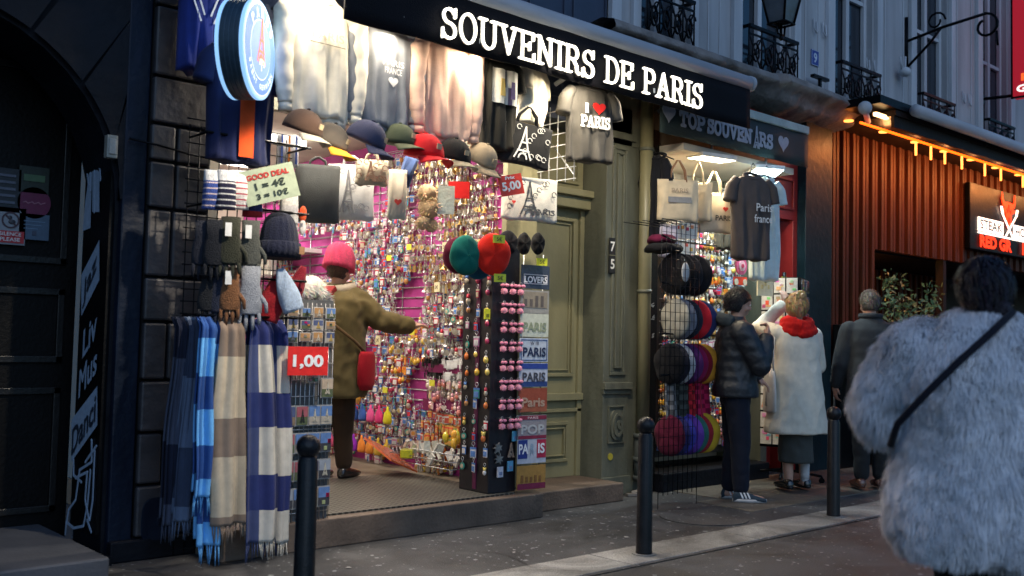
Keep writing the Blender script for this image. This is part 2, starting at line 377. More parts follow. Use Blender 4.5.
b=MB().span((-1.4,5.25,0),(1.97,6.4,.13)); b.build('doorstep',mat('pale_step',(.06,.065,.078),.55,var=(3,.2)),A,bev=.012)
MB().span((2.02,5.62,0),(2.12,6.2,.05)).build('threshold',M['navy_stone'],A)
# signs on the inner door
def flatsign(name,label,c,w,h,col,rz=0,m=None,th=.008,cat='sign',group=None,tilt=0,bev=0):
    T=TR(c,rz)@Matrix.Rotation(tilt,4,'Y'); mb=MB(); mb.prism([(-w/2,-h/2),(w/2,-h/2),(w/2,h/2),(-w/2,h/2)],th,T,col); return mb,T
dk=.45
mb,T=flatsign('s','',(.0,0,0),1,1,(1,1,1))
c=at(10,226,6.37); mb,T=flatsign('','',c,.17,.22,(.22,.24,.27))
mb.prism([(-.078,-.10),(.078,-.10),(.078,-.03),(-.078,-.03)],.004,T@Matrix.Translation((0,-.007,0)),(.4,.02,.03))
put_text(mb,'SILENCE',T@Matrix.Translation((0,-.010,-.048)),w=.12,h=.022,col=(.7,.7,.7)); put_text(mb,'PLEASE',T@Matrix.Translation((0,-.010,-.08)),w=.11,h=.022,col=(.7,.7,.7))
rg=[(.045*math.cos(2*PI*i/20),.035+.045*math.sin(2*PI*i/20)) for i in range(21)]
strokes(mb,[rg,[(-.03,.067),(.03,.003)]],.009,T,(.05,.02,.03),.002,.006)
mb.ell(T@Vector((-.004,-.008,.05)),(.012,.003,.012),8,6,(.04,.04,.05)); mb.ell(T@Vector((.008,-.008,.025)),(.02,.003,.014),8,6,(.04,.04,.05))
o=mb.build('silence_sign',M['paint'],base=c); tag(o,'white and red silence please sign on the black door','sign')
c=at(34,203,6.37); mb=MB(); mb.disc(c,(0,-1,0),.095,.008,28,(.12,.008,.05)); strokes(mb,[[(-.06+.012*k,.006*math.sin(k*2.1)) for k in range(11)]],.006,TR(c),(.3,.12,.18),.002,.006); o=mb.build('round_sticker',M['paint'],base=c); tag(o,'round magenta sticker on the black door above a pale notice','sticker')
c=at(34,227,6.37); mb,T=flatsign('','',c,.17,.155,(.06,.10,.16)); mb.prism([(-.01,-.05),(.012,-.05),(.012,-.025),(-.01,-.025)],.003,T@Matrix.Translation((0,-.008,0)),(.05,.06,.1))
for k in range(3): mb.prism([(-.06,.03-.022*k),(.06-.02*k,.03-.022*k),(.06-.02*k,.035-.022*k),(-.06,.035-.022*k)],.002,T@Matrix.Translation((0,-.006,0)),(.12,.2,.3))
o=mb.build('notice',M['paint'],base=c); tag(o,'pale blue notice beside the silence sign on the black door','notice')
c=at(34,180,6.37); mb,T=flatsign('','',c,.17,.16,(.012,.02,.014)); mb.prism([(-.06,-.01),(.06,-.01),(.06,.03),(-.06,.03)],.003,T@Matrix.Translation((0,-.008,0)),(.06,.12,.06)); o=mb.build('poster',M['paint'],base=c); tag(o,'dim green poster high on the black door','poster')
c=at(6,190,6.37); mb,T=flatsign('','',c,.16,.26,(.012,.015,.022)); 
for k in range(5): mb.prism([(-.06,.08-.04*k),(.05,.08-.04*k),(.05,.095-.04*k),(-.06,.095-.04*k)],.003,T@Matrix.Translation((0,-.008,0)),(.09,.10,.14))
o=mb.build('poster',M['paint'],base=c); tag(o,'dark blue gig poster above the silence sign','poster')
# painted lettering board on the right reveal of the doorway (faces -X)
RV=2.085
RT=lambda y,z: Matrix.Translation((RV-.004,y,z))@Matrix.Rotation(-PI/2,4,'Z')
A_=lambda px,py: atx(px,py,RV-.01)
vb=thing('lettered_panel','black reveal panel with pale jazz live music lettering inside the arched doorway','sign',(RV,6.05,.15))
MB().span((RV-.008,FY+.02,.15),(RV+.012,6.19,3.0)).build('panel',M['door_black'],vb)
wht=(.32,.42,.55)
mb=MB()
def quadx(p,col,dx=.006):
    mb.add([(RV-.008-dx,q.y,q.z) for q in [A_(*k) for k in p]],[(0,1,2,3)],col)
quadx([(82,275),(82,316),(100,280),(100,240)],wht); quadx([(72,420),(72,462),(98,425),(98,386)],wht)
quadx([(86,200),(83,231),(91,228),(93,150)],wht,.005); quadx([(93,165),(93,212),(100,212),(100,172)],wht,.006)
def rev_text(txt,pxs,col,dx):
    (x0,y0,h0),(x1,y1,h1)=pxs
    a=A_(x0,y0);bb=A_(x1,y1); w=(a-bb).length; zc=(a.z+bb.z)/2; hh=h0
    vs,fs,W,H=text_poly(txt,1,.02)
    sl=(bb.z-a.z)/(a.y-bb.y)
    mb.add([(RV-.008-dx, (a.y+bb.y)/2 - x*(a.y-bb.y)/W, zc + y*hh/H + sl*x*(a.y-bb.y)/W*1.0) for x,y in vs],fs,col,False)
rev_text('Jaz',((84,297,.16),(98,262,.16)),(.02,.03,.05),.010)
rev_text('Liv',((84,345,.17),(98,322,.17)),wht,.008)
rev_text('Mus',((80,385,.17),(98,358,.17)),wht,.008)
rev_text('Danci',((73,443,.16),(97,407,.16)),(.02,.03,.05),.010)
TX=Matrix.Translation((RV-.012,0,0))@Matrix.Rotation(-PI/2,4,'Z')
def px2l(px,py): q=A_(px,py); return (-q.y,q.z)
sax=[[px2l(*q) for q in ((92,440),(92,462),(80,470),(76,500),(69,510),(67,522),(74,528),(84,526),(88,505),(91,470))],
     [px2l(*q) for q in ((76,478),(88,472),(86,500),(90,520),(93,500),(95,450))],[px2l(*q) for q in ((74,458),(74,475),(82,482))],
     [px2l(*q) for q in ((97,446),(86,462))],[px2l(*q) for q in ((67,522),(66,534))],[px2l(*q) for q in ((88,520),(92,532))]]
strokes(mb,sax,.016,TX,wht,.003,.0)
hook=[[px2l(*q) for q in ((89,185),(86,160),(89,140),(91,150),(91,190))],[px2l(*q) for q in ((95,212),(95,172),(97,160),(100,162),(101,180))]]
strokes(mb,hook,.018,TX,wht,.003,.0)
mb.build('lettering',M['paint'],vb)
c=at(111,147,FY-.07); mb=MB(); mb.box(c+Vector((0,0,0)),(.06,.05,.13),0,(.25,.25,.22)); mb.box(c+Vector((.0,-.027,.0)),(.04,.01,.09),0,(.3,.3,.28)); o=mb.build('switch_box',M['paint'],base=c,bev=.004); tag(o,'small pale electrical box on the navy door jamb','switch box')
c=at(157,521,FY-.085); mb=MB()
for w,h,th in ((.085,.13,.02),(.06,.10,.035)):
    P=[(w*(abs(math.cos(t))**.6)*(1 if math.cos(t)>0 else -1), h*(abs(math.sin(t))**.6)*(1 if math.sin(t)>0 else -1)) for t in [2*PI*i/28 for i in range(28)]]
    mb.prism(P,th,TR(c))
mb.box(c+Vector((0,-.02,0)),(.02,.01,.05)); o=mb.build('vent_cover',M['navy_paint'],base=c,bev=.005); tag(o,'oval moulded cover plate low on the navy stone pier','cover plate')

# ================================================================== building B: number 75, souvenir shop + olive door + upper floors
B=thing('souvenir_shop_building','pale upper facade over the souvenir shops and olive green door','building',(5,FY,0))
IZ=.18; WX=5.19
# shop interior shell
MB().span((2.62,5.62,-.01),(WX,10.4,IZ)).build('shop_floor',mat('shop_floor',(.20,.165,.12),.45,var=(8,.3)),B)
b=MB()
b.span((2.62,5.33,0),(5.16,5.62,IZ-.004)); o=b.build('shop_step',M['stepstone'],B,bev=.008)
MB().span((3.2,5.325,.03),(3.21,5.335,.17)).build('step_joint',M['door_black'],B)
b=MB(); b.span((5.16,5.50,0),(6.24,6.05,.15)); b.build('door_step',M['stepstone'],B,bev=.01)
MB().span((WX,5.66,IZ),(WX+.03,10.4,3.1)).build('shop_right_wall',M['pink'],B)
MB().span((2.64,FY+.0,IZ),(2.72,10.4,3.1)).build('shop_left_wall',M['shopwall'],B)
MB().span((2.62,10.3,IZ),(WX+.1,10.42,3.1)).build('shop_back_wall',M['shopwall'],B)
MB().span((2.62,FY,3.08),(WX+.12,10.42,3.2)).build('shop_ceiling',M['shopwall'],B)
MB().span((2.62,FY,2.75),(WX+.12,FY+.06,3.12)).build('shop_lintel',M['olive_dark'],B)
# olive wood front
b=MB(); DY=6.03
b.span((WX+.034,5.66,.15),(WX+.10,DY,3.1)); b.span((4.97,5.60,.185),(WX+.10,5.655,2.9)); b.build('door_side_wall',M['olive'],B,bev=.006)
b=MB(); x0,x1=WX+.10,6.24
b.span((x0,DY,.15),(x1,DY+.08,3.4))
def frame(b,xa,xb,za,zb,y,w=.03,d=.018):
    b.span((xa,y-d,za),(xb,y,za+w)); b.span((xa,y-d,zb-w),(xb,y,zb)); b.span((xa,y-d,za+w),(xa+w,y,zb-w)); b.span((xb-w,y-d,za+w),(xb,y,zb-w))
frame(b,x0+.08,x1-.14,.28,.62,DY,.03,.022); frame(b,x0+.13,x1-.19,.33,.57,DY,.012,.03)
frame(b,x0+.04,x1-.10,1.0,2.36,DY,.03,.026); frame(b,x0+.09,x1-.15,1.05,2.31,DY,.012,.015)
b.span((x0,DY-.05,.80),(x1,DY,.86)); b.span((x0,DY-.03,.70),(x1,DY,.73)); b.span((x1-.05,DY-.03,.15),(x1,DY,2.5))
frame(b,x0+.04,x1-.06,2.66,3.2,DY,.03,.02)
b.build('olive_door',M['olive'],B,bev=.004)
b=MB(); b.span((x0,DY-.10,2.44),(x1,DY,2.56)); b.span((x0,DY-.14,2.54),(x1,DY,2.60)); b.build('door_lintel',M['olive'],B,bev=.008)
b=MB(); px0,px1=6.24,6.56
b.span((px0,FY,.0),(px1,DY+.08,3.35)); frame(b,px0+.07,px1-.06,1.02,3.0,FY,.03,.018); frame(b,px0+.12,px1-.11,1.08,2.94,FY,.014,.026)
b.span((px0-.015,FY-.04,.90),(px1+.015,FY,.96)); b.span((px0-.01,FY-.02,.86),(px1+.01,FY,.90)); b.span((px0-.02,FY-.03,.0),(px1+.02,FY,.16)); b.span((px0-.02,FY-.03,3.06),(px1+.02,FY,3.12))
b.build('pilaster',M['olive_dark'],B,bev=.005)
# cartouche
b=MB(); c=Vector((6.40,FY-.01,.60))
frame(b,c.x-.10,c.x+.10,c.z-.16,c.z+.16,FY,.012,.018)
def ov(w,h,th,y): return b.prism([(w*(abs(math.cos(t))**.75)*(1 if math.cos(t)>0 else -1), h*(abs(math.sin(t))**.75)*(1 if math.sin(t)>0 else -1)) for t in [2*PI*i/28 for i in range(28)]],th,TR((c.x,y,c.z)))
ov(.075,.125,.03,FY-.01)
strokes(b,[arc(c.x,c.z,.05,.09,60,330,14),arc(c.x+.02,c.z+.0,.022,.03,0,360,10)],.018,TR((0,FY-.03,0)),(.5,.5,.5),.02,0)
b.build('cartouche',M['olive_dark'],B,bev=.003)
# upper wall ------------------------------------------------
UZ=3.9
wins=[(6.62,7.28),(8.15,9.02),(9.9,10.76),(11.82,12.7),(13.75,14.6),(15.7,16.6)]
b=MB(); xs=[2.66]
for a,c in wins: xs+= [a,c]
xs.append(22)
for i in range(0,len(xs),2): b.span((xs[i] if i else 6.2,FY,UZ),(xs[i+1],FY+.3,7.2)) if i else b.span((6.2,FY,UZ),(xs[1],FY+.3,7.2))
for a,c in wins: b.span((a,FY+.001,UZ),(c,FY+.3,4.0))
b.build('upper_wall',M['plaster'],B)
b=MB(); b.span((2.66,FY+.02,3.12),(6.2,FY+.3,7.2))
for i in range(7):
    xa=2.8+i*.5; frame(b,xa,xa+.42,3.3,4.3,FY+.02,.03,.02); frame(b,xa,xa+.42,4.4,5.6,FY+.02,.03,.02)
b.build('panelled_front',M['bluedoor'],B,bev=.004)
b=MB(); b.span((6.2,FY+.0,3.02),(8.64,FY+.28,UZ)); b.span((8.64,FY+.13,3.3),(9.2,FY+.28,UZ)); b.build('shopfront_band',M['olive_dark'],B)
b=MB()
for (xa,xb) in ((6.22,6.34),(6.5,6.60),(7.30,7.42),(7.98,8.12),(9.05,9.17),(9.72,9.86),(10.8,10.92),(11.64,11.78),(12.74,12.86),(13.55,13.7),(14.64,14.78)):
    b.span((xa,FY-.05,4.0),(xb,FY,7.2))
for a,c in wins: b.span((a-.03,FY-.09,3.93),(c+.03,FY+.1,4.02))
for xx in (7.62,7.8,9.32,9.58,11.05,11.5,12.98,13.42): b.span((xx-.008,FY-.012,4.0),(xx+.008,FY,7.2))
b.build('pilaster_strips',M['trim'],B,bev=.01)
for i,(a,c) in enumerate(wins):
    w=MB(); frame(w,a,c,4.02,7.1,FY+.12,.06,.05); w.span(((a+c)/2-.035,FY+.07,4.08),((a+c)/2+.035,FY+.12,7.0)); w.span((a+.06,FY+.08,5.3),(c-.06,FY+.12,5.35))
    wo=w.build('window_frame',M['trim'],B,bev=.005)
    MB().span((a+.02,FY+.125,4.02),(c-.02,FY+.14,7.1)).build('glass',M['glass'],wo)
# iron railings
def railing(a,c,z0=4.03,z1=4.47,y=FY-.10):
    b=MB(); b.span((a,y-.02,z1-.03),(c,y+.02,z1)); b.span((a,y-.012,z0),(c,y+.012,z0+.02)); b.span((a,y-.01,z1-.1),(c,y+.01,z1-.085))
    b.span((a,y,z1-.03),(a+.02,FY+.1,z1)); b.span((c-.02,y,z1-.03),(c,FY+.1,z1))
    n=4; w=(c-a)/n
    for i in range(n+1): b.tube([(a+i*w,y,z0),(a+i*w,y,z1)],.009,5)
    for i in range(n):
        x=a+i*w; zc=(z0+z1-.1)/2
        b.tube([(x,y,z0),(x+w,y,z1-.1)],.009,5); b.tube([(x+w,y,z0),(x,y,z1-.1)],.009,5)
        b.tube([(x+w/2+.25*w*math.cos(t),y-.008,zc+.09*math.sin(t)) for t in [2*PI*k/12 for k in range(13)]],.011,5)
        b.ell((x+w/2,y-.01,zc),(.03,.012,.035),8,6)
        for sx in(-1,1):
            b.tube([(x+w/2+sx*.36*w+.05*math.cos(t),y,zc+sx*.09+.05*math.sin(t)) for t in [2*PI*k/9 for k in range(8)]],.008,5)
    return b
wl=['first window above the wide black awning','window behind the street lantern','window right of the blue number nine','window above the restaurant gutter, under the scrolled bracket','window at the right edge above the restaurant','window beyond the red hanging sign']
for i,(a,c) in enumerate(wins):
    o=railing(a,c).build('window_railing',M['black_metal'],base=((a+c)/2,FY-.1,4.03)); tag(o,'black wrought iron railing across the '+wl[i],'railing','iron railings at the upper windows')
# ledge
b=MB()
def ledge(u,v):
    x=5.9+u*3.9; prof=[(0.02,3.93),(-.22,3.97),(-.36,3.93),(-.38,3.86),(-.28,3.80),(-.22,3.72),(0.02,3.66)]
    k=v*6; i=min(5,int(k)); f=k-i; y=prof[i][0]*(1-f)+prof[i+1][0]*f; z=prof[i][1]*(1-f)+prof[i+1][1]*f
    d=noise.noise(Vector((x*3,z*5,1)))*.06+noise.noise(Vector((x*9,z*12,3)))*.025
    if x>8.3: y*=1.25; z-= (x-8.3)*.03
    return (x,FY+y+(d if 0<v<1 else 0),z+d*.5)
b.sheet(ledge,160,18); o=b.build('stone_ledge',M['stoneledge'],B)
MB().span((9.75,FY-.3,3.9),(22,FY,3.98)).build('gutter_board',M['black_metal'],B)
# number 9 plate
c=at(815,58,FY-.01); mb,T=flatsign('','',c,.15,.17,(.03,.06,.30)); put_text(mb,'9',T,h=.11,col=(.6,.65,.75),front=.006,bold=.03); frame_=[(-.07,-.08),(.07,-.08),(.07,.08),(-.07,.08),(-.07,-.08)]
strokes(mb,[frame_],.006,T,(.5,.55,.65),.002,.004); o=mb.build('house_number',M['paint'],base=c); tag(o,'blue enamel house number 9 on the upper facade','house number')
c=at(606,255,FY)+Vector((-.012,-.02,0)); c.x=6.30; mb=MB(); mb.box(c,(.07,.012,.30),0,(.02,.02,.02))
T=TR(c); put_text(mb,'7',T@Matrix.Translation((0,0,.075)),h=.085,col=(.75,.75,.7),front=.009,bold=.02); put_text(mb,'5',T@Matrix.Translation((0,0,-.075)),h=.085,col=(.75,.75,.7),front=.009,bold=.02); mb.box(c+Vector((0,-.002,0)),(.072,.014,.006),0,(.2,.2,.12))
o=mb.build('house_number',M['paint'],base=c); tag(o,'black plates with the digits 7 and 5 on the olive pilaster','house number')
c=Vector((6.34,FY-.005,.33)); mb=MB(); mb.disc(c,(0,-1,0),.03,.006,16,(.5,.42,.05)); o=mb.build('sticker',M['paint'],base=c); tag(o,'small round yellow sticker low on the olive pilaster','sticker')
# downpipe
P=thing('downpipe','olive painted downpipe running down beside the pilaster','pipe',(6.66,FY-.08,0))
MB().tube([(6.66,FY-.08,.5),(6.66,FY-.08,3.6)],.058,18).build('pipe',M['olive'],P)
b=MB(); b.tube([(6.66,FY-.08,.12),(6.66,FY-.08,.5)],.066,18)
for z in (.5,.3,.14): b.tube([(6.66,FY-.08,z-.02),(6.66,FY-.08,z+.02)],.078,18)
b.build('pipe_foot',mat('pipe_foot',(.06,.07,.065),.5,var=(8,.5)),P)
b=MB()
for z in (1.75,3.0): b.tube([(6.66,FY-.08,z-.015),(6.66,FY-.08,z+.015)],.066,18)
b.build('clamp',M['olive_dark'],P)
b=MB(); b.span((6.56,FY+.01,0),(6.86,FY+.3,3.3)); b.build('wall_strip',M['olive_dark'],B)
MB().span((6.72,FY-.06,.0),(6.86,FY+.01,3.2)).build('shutter_rail',M['door_black'],B)
mb=MB(); T=TR((6.79,FY-.065,0)); g=[]
for z in (1.35,1.5,1.62): g.append([(-.04+.08*random.random(),z+.05*random.random()) for k in range(6)])
strokes(mb,g,.008,T,(.3,.3,.28),.002,.002); o=mb.build('graffiti',M['paint'],B)
# brackets, hooks on the upper facade
def hookpair(x,z):
    b=MB()
    for dx in (-.09,.09): b.tube([(x+dx-.03,FY-.02,z+.12),(x+dx-.03,FY-.03,z),(x+dx,FY-.04,z-.04),(x+dx+.03,FY-.03,z),(x+dx+.03,FY-.02,z+.1)],.009,6)
    return b
for (x_,y_),lb in (((811+7,32),'above the blue number nine'),((870,70),'by the third window from the left'),((965,102),'left of the red hanging sign')):
    q=at(x_,y_,FY); o=hookpair(q.x,q.z).build('iron_hooks',M['trim'],base=q); tag(o,'pair of pale iron hooks on the facade '+lb,'hook','iron hooks on the upper facade')
q=at(905,72,FY-.1); b=MB(); b.ell(q,(.09,.07,.06),10,6); b.tube([q,q+Vector((.05,.02,.2))],.014,6); b.tube([q+Vector((-.08,0,.02)),q+Vector((-.12,0,.16))],.012,6); o=b.build('wall_lamp_bracket',M['trim'],base=q); tag(o,'pale broken lamp bracket on the facade between windows','bracket')
q=at(820,78,FY-.1); b=MB(); b.box(q,(.3,.05,.03)); b.box(q+Vector((0,0,-.05)),(.03,.03,.14)); o=b.build('iron_bracket',M['black_metal'],base=q); tag(o,'short iron bracket fixed under the blue number nine','bracket')
# scrolled iron bracket
b=MB(); q=at(905,62,FY)
y=FY-.02; x=q.x
b.tube([(x,y,q.z-.15),(x,y,q.z+.55)],.022,6)
b.tube([(x,y,q.z+.25),(x,y-.45,q.z+.33),(x,y-.95,q.z+.38)],.018,6); b.tube([(x,y,q.z-.08),(x,y-.3,q.z+.18),(x,y-.42,q.z+.32)],.016,6)
b.tube([(x,y-.36-.12*math.exp(-t*.12)*math.cos(t),q.z+.42+.12*math.exp(-t*.12)*math.sin(t)) for t in [k*.5 for k in range(14)]],.013,6)
b.tube([(x,y-.95-.15*math.exp(-t*.1)*math.sin(t),q.z+.23+.15*math.exp(-t*.1)*math.cos(t)) for t in [k*.45 for k in range(14)]],.016,6)
b.tube([(x,y-1.07,q.z+.15),(x,y-1.08,q.z-.02)],.012,6)
o=b.build('scroll_bracket',M['black_metal'],base=(x,y,q.z)); tag(o,'black scrolled wrought iron bracket projecting from the upper facade','bracket')
# lantern
q=at(781,38,4.75); LT=thing('street_lantern','black four sided street lantern hanging before the pale facade','lantern',q)
b=MB(); h=.42
for sx,sy in ((1,1),(1,-1),(-1,-1),(-1,1)):
    b.tube([(q.x+sx*.075,q.y+sy*.075,q.z+.12),(q.x+sx*.15,q.y+sy*.15,q.z+.12+h)],.011,5)
for z,w in ((.12,.08),(.54,.155)):
    b.tube([(q.x-w,q.y-w,q.z+z),(q.x+w,q.y-w,q.z+z),(q.x+w,q.y+w,q.z+z),(q.x-w,q.y+w,q.z+z),(q.x-w,q.y-w,q.z+z)],.012,5)
b.tube([(q.x-.06,q.y,q.z+.12),(q.x-.05,q.y,q.z+.03),(q.x+.05,q.y,q.z+.03),(q.x+.06,q.y,q.z+.12)],.01,5); b.tube([(q.x,q.y,q.z+.12),(q.x,q.y,q.z)],.014,6); b.ell((q.x,q.y,q.z),(.02,.02,.025),8,6)
b.tube([(q.x,q.y,q.z+.8),(q.x,q.y,q.z+1.3),(q.x,FY,q.z+1.5)],.02,6)
b.build('frame',M['black_metal'],LT)
b=MB(); b.rings([[(q.x+sx*w,q.y+sy*w,q.z+z) for sx,sy in ((1,1),(-1,1),(-1,-1),(1,-1))] for z,w in ((.13,.072),(.53,.145))],caps=False,smooth=False); b.build('lantern_glass',mat('lantern_glass',(.10,.12,.14),.15,var=(5,.3)),LT)
b=MB(); b.rings([[(q.x+sx*w,q.y+sy*w,q.z+z) for sx,sy in ((1,1),(-1,1),(-1,-1),(1,-1))] for z,w in ((.545,.17),(.66,.11),(.72,.06),(.82,.03))],smooth=False); b.build('lantern_roof',M['black_metal'],LT)
# ================================================================== awnings and shop signs
AY=4.92
AW=thing('black_awning','wide black shop awning with a pale roller tube over the souvenir front','awning',(5,AY,3.1))
ax0,ax1=3.07,7.12; zt,zb=3.49,3.15
b=MB()
b.sheet(lambda u,v:(ax0+u*(ax1-ax0), AY+.012*math.sin(u*31)*(1-v)+.01*noise.noise(Vector((u*12,v*2,0))), zb+(zt-zb)*v),60,4)
b.build('valance',M['awning_black'],AW,solid=.012)
b=MB(); b.sheet(lambda u,v:(ax0+u*(ax1-ax0), AY+v*(FY-AY+.02), zt+.04+v*.22-.03*math.sin(PI*v)),40,6); b.build('canopy_fabric',M['awning_black'],AW,solid=.008)
b=MB(); b.tube([(ax0-.35,AY+.02,zt+.055),(ax1+.01,AY+.02,zt+.055)],.062,20); b.build('roller_tube',M['awning_tube'],AW)
b=MB(); b.tube([(ax1+.008,AY+.02,zt+.055),(ax1+.04,AY+.02,zt+.055)],.068,20); b.build('end_cap',M['awning_tube'],AW)
for xx in (3.5,5.6,6.9):
    b=MB(); b.tube([(xx,AY+.03,zt+.02),(xx+.1,AY+.45,zt+.08),(xx,FY,zt-.1)],.02,8); b.build('folding_arm',M['whitewire'],AW)
# lit lettering on valance
p0=at(441,24,AY-.03); p1=at(702,95,AY-.03); hh=(at(441,7,AY-.03).z-at(441,42,AY-.03).z)
SG=thing('lit_shop_sign','illuminated slab serif lettering SOUVENIRS DE PARIS on the black awning','sign',((p0.x+p1.x)/2,AY-.03,3.3))
zc=(p0.z+p1.z)/2
slab_text(lambda m_: m_.build('letter',M['let_on'],SG),'SOUVENIRS DE PARIS',TR(((p0.x+p1.x)/2,AY-.035,zc)),p1.x-p0.x,.205,.0145,(1,1,1),th=.012)
slab_text(lambda m_: m_.build('letter_back',M['whitewire'],SG),'SOUVENIRS DE PARIS',TR(((p0.x+p1.x)/2,AY-.022,zc)),p1.x-p0.x,.205,.0165,(1,1,1),th=.008)
# second awning
A2=thing('green_awning','small dark green awning lettered TOP SOUVENIRS over the second shop','awning',(7.5,5.35,3.08))
bx0,bx1,y2=6.46,8.74,5.35
b=MB(); b.sheet(lambda u,v:(bx0+u*(bx1-bx0),y2+.006*math.sin(u*23),3.08+.33*v),30,3); b.build('valance',mat('awning_green',(.014,.030,.034),.7,var=(3,.3),bump=(120,.3)),A2,solid=.012)
b=MB(); b.span((bx0,y2-.02,3.41),(bx1,y2+.03,3.49)); b.build('front_bar',mat('awning_bar',(.35,.42,.40),.5),A2,bev=.01)
b=MB(); b.sheet(lambda u,v:(bx0+u*(bx1-bx0),y2+.03+v*(FY-y2-.03),3.48+v*.17),10,3); b.build('canopy_fabric',mat('awning_green_light',(.10,.14,.12),.8),A2,solid=.008)
mb=MB(); col=(.30,.33,.40); T=TR((7.62,y2-.012,3.245))
def word(txt,pxa,pxb):
    a=at(pxa,150,y2-.012).x; c=at(pxb,150,y2-.012).x; slab_text(mb,txt,TR(((a+c)/2,y2-.012,3.235)),c-a,.125,.030,col,th=.004,front=.004)
word('TOP',679,704); word('SOUVEN',707,751); word('RS',759,772)
for px in (667,782): mb.prism([(x*.17,z*.17) for x,z in heart()],.004,TR((at(px,150,y2).x,y2-.016,3.25)),col)
strokes(mb,[[(p[0]*.19,p[1]*.2-.09) for p in q] for q in tower_strokes()],.014,TR((at(755,150,y2).x,y2-.012,3.235)),col,.004,.004)
mb.build('lettering',M['paint'],A2)
# ================================================================== second shop
S2=thing('second_shop_front','narrow open souvenir shop with a cream ceiling right of the downpipe','shop front',(7.7,FY,0))
MB().span((6.86,FY+.0,-.01),(8.6,7.2,.16)).build('floor',M['door_black'],S2)
MB().span((6.86,6.25,.16),(8.6,6.3,3.1)).build('back_wall',M['shopwall'],S2)
MB().span((6.86,5.42,3.0),(8.6,6.3,3.06)).build('ceiling',M['shopwall'],S2)
MB().span((6.86,5.80,.16),(6.9,6.3,3.0)).build('side_wall',M['shopwall'],S2)
MB().span((8.52,5.72,0),(8.62,6.3,3.06)).build('side_post',M['olive_dark'],S2)
MB().span((6.86,5.60,.0),(8.5,5.76,.16)).build('sill_step',M['navy_stone'],S2,bev=.01)
# red doorway
D=thing('red_door_front','red panelled door surround with a dark open doorway','door',(8.9,FY,0))
b=MB(); b.span((8.64,FY,2.62),(9.2,FY+.12,3.6)); frame(b,8.68,9.12,2.72,3.05,FY,.025,.02); b.span((9.12,FY,0),(9.2,FY+.6,2.62)); b.span((8.64,FY,0),(8.68,FY+.3,2.62))
b.build('surround',M['red'],D,bev=.004)
MB().span((8.62,6.5,0),(9.3,6.56,2.7)).build('dark_back',M['door_black'],D)
b=MB(); b.span((8.95,6.0,.05),(9.12,6.04,2.6)); b.build('door_leaf',M['red'],D,bev=.004)
b=MB(); b.span((7.2,FY-.02,3.45),(9.25,FY,3.72)); b.build('header',M['red'],D)
b=MB(); b.span((9.2,FY-.1,0),(9.72,FY+.3,3.75)); o=b.build('corner_pillar',M['teal'],bev=.006,base=(9.46,FY,0)); tag(o,'dark teal painted pillar between the red door and slatted wall','pillar')
# ================================================================== restaurant
C_=thing('restaurant_front','steakhouse front clad in vertical brown wooden slats under a dark canopy','restaurant front',(12,FY,0))
MB().span((9.74,FY-.04,0),(9.82,FY+.02,3.7)).build('corner_trim',M['brown_trim'],C_)
MB().span((9.82,FY+.06,0),(10.82,FY+.14,3.75)).build('cladding_back',M['wooddark'],C_)
MB().span((10.82,FY+.06,2.46),(22,FY+.14,3.75)).build('cladding_back',M['wooddark'],C_)
b=MB(); x=9.86; i=0
while x<20:
    z0=0 if x<10.80 else 2.45
    d=.05 if i%2 else .07
    b.span((x,FY-d+.04,z0),(x+.055,FY+.06,3.75)); x+=.108; i+=1
b.build('wood_slats',M['wood'],C_,bev=.003)
MB().span((9.76,4.95,3.72),(22,FY,3.78)).build('canopy_soffit',M['wooddark'],C_)
b=MB(); b.span((9.4,4.93,3.785),(22,FY,3.87)); b.build('canopy_roof',M['black_metal'],C_)
b=MB(); b.tube([(10.0,4.86,3.80),(22,4.86,3.80)],.065,16); b.build('gutter',M['awning_tube'],C_)
b=MB(); b.span((9.76,4.97,3.60),(22,5.0,3.72)); b.build('fascia_board',M['wooddark'],C_)
# interior terrace behind the slats
MB().span((10.82,7.1,0),(22,7.2,2.7)).build('terrace_wall',M['wooddark'],C_)
MB().span((10.82,FY+.14,2.44),(22,7.2,2.5)).build('terrace_ceiling',M['wooddark'],C_)
b=MB()
for k in range(26): b.span((10.9+k*.17,7.02,0.1),(10.96+k*.17,7.08,2.42))
b.build('terrace_slats',M['wood'],C_)
b=MB(); b.span((10.84,FY-.02,0),(22,FY+.04,.95)); 
b.build('terrace_parapet',M['wooddark'],C_)
for xx in (12.6,14.4): MB().span((xx,FY,0),(xx+.08,FY+.1,2.45)).build('terrace_post',M['wooddark'],C_)
M['led_or']=emit('led_orange',(1,.085,.004),1.7); M['led_warm']=emit('led_warm',(1,.28,.05),1.5)
LD=thing('led_strip_light','orange LED strip with short hanging tubes under the canopy edge','light strip',(12,5.1,3.65))
ly=5.12; zl=3.60
MB().tube([(9.35,ly,zl-.0),(20,ly,zl)],.014,8).build('strip',M['led_or'],LD)
for k,px in enumerate((915,930,944,961,984,1000,1022)):
    x=at(px,160,ly).x; MB().tube([(x,ly-.01,zl-.02),(x,ly-.01,zl-.17)],.013,8).build('hanging_tube',M['led_warm'],LD)
for k in range(9):
    x=9.65+k*.75
    o=MB().disc((x,5.42,3.712),(0,0,1),.05,.012,16).build('ceiling_spotlight',M['led_warm'],base=(x,5.42,3.712)); tag(o,'round warm downlight recessed in the canopy soffit above the slats','spotlight','downlights in the canopy soffit')
q=at(868,108,5.05); 
FL=thing('canopy_flood_lamp','pale round floodlight and bright bar lamp at the canopy corner','flood lamp',q)
MB().ell(at(865,108,5.05),(.07,.07,.07),14,10).build('lamp_body',M['trim'],FL)
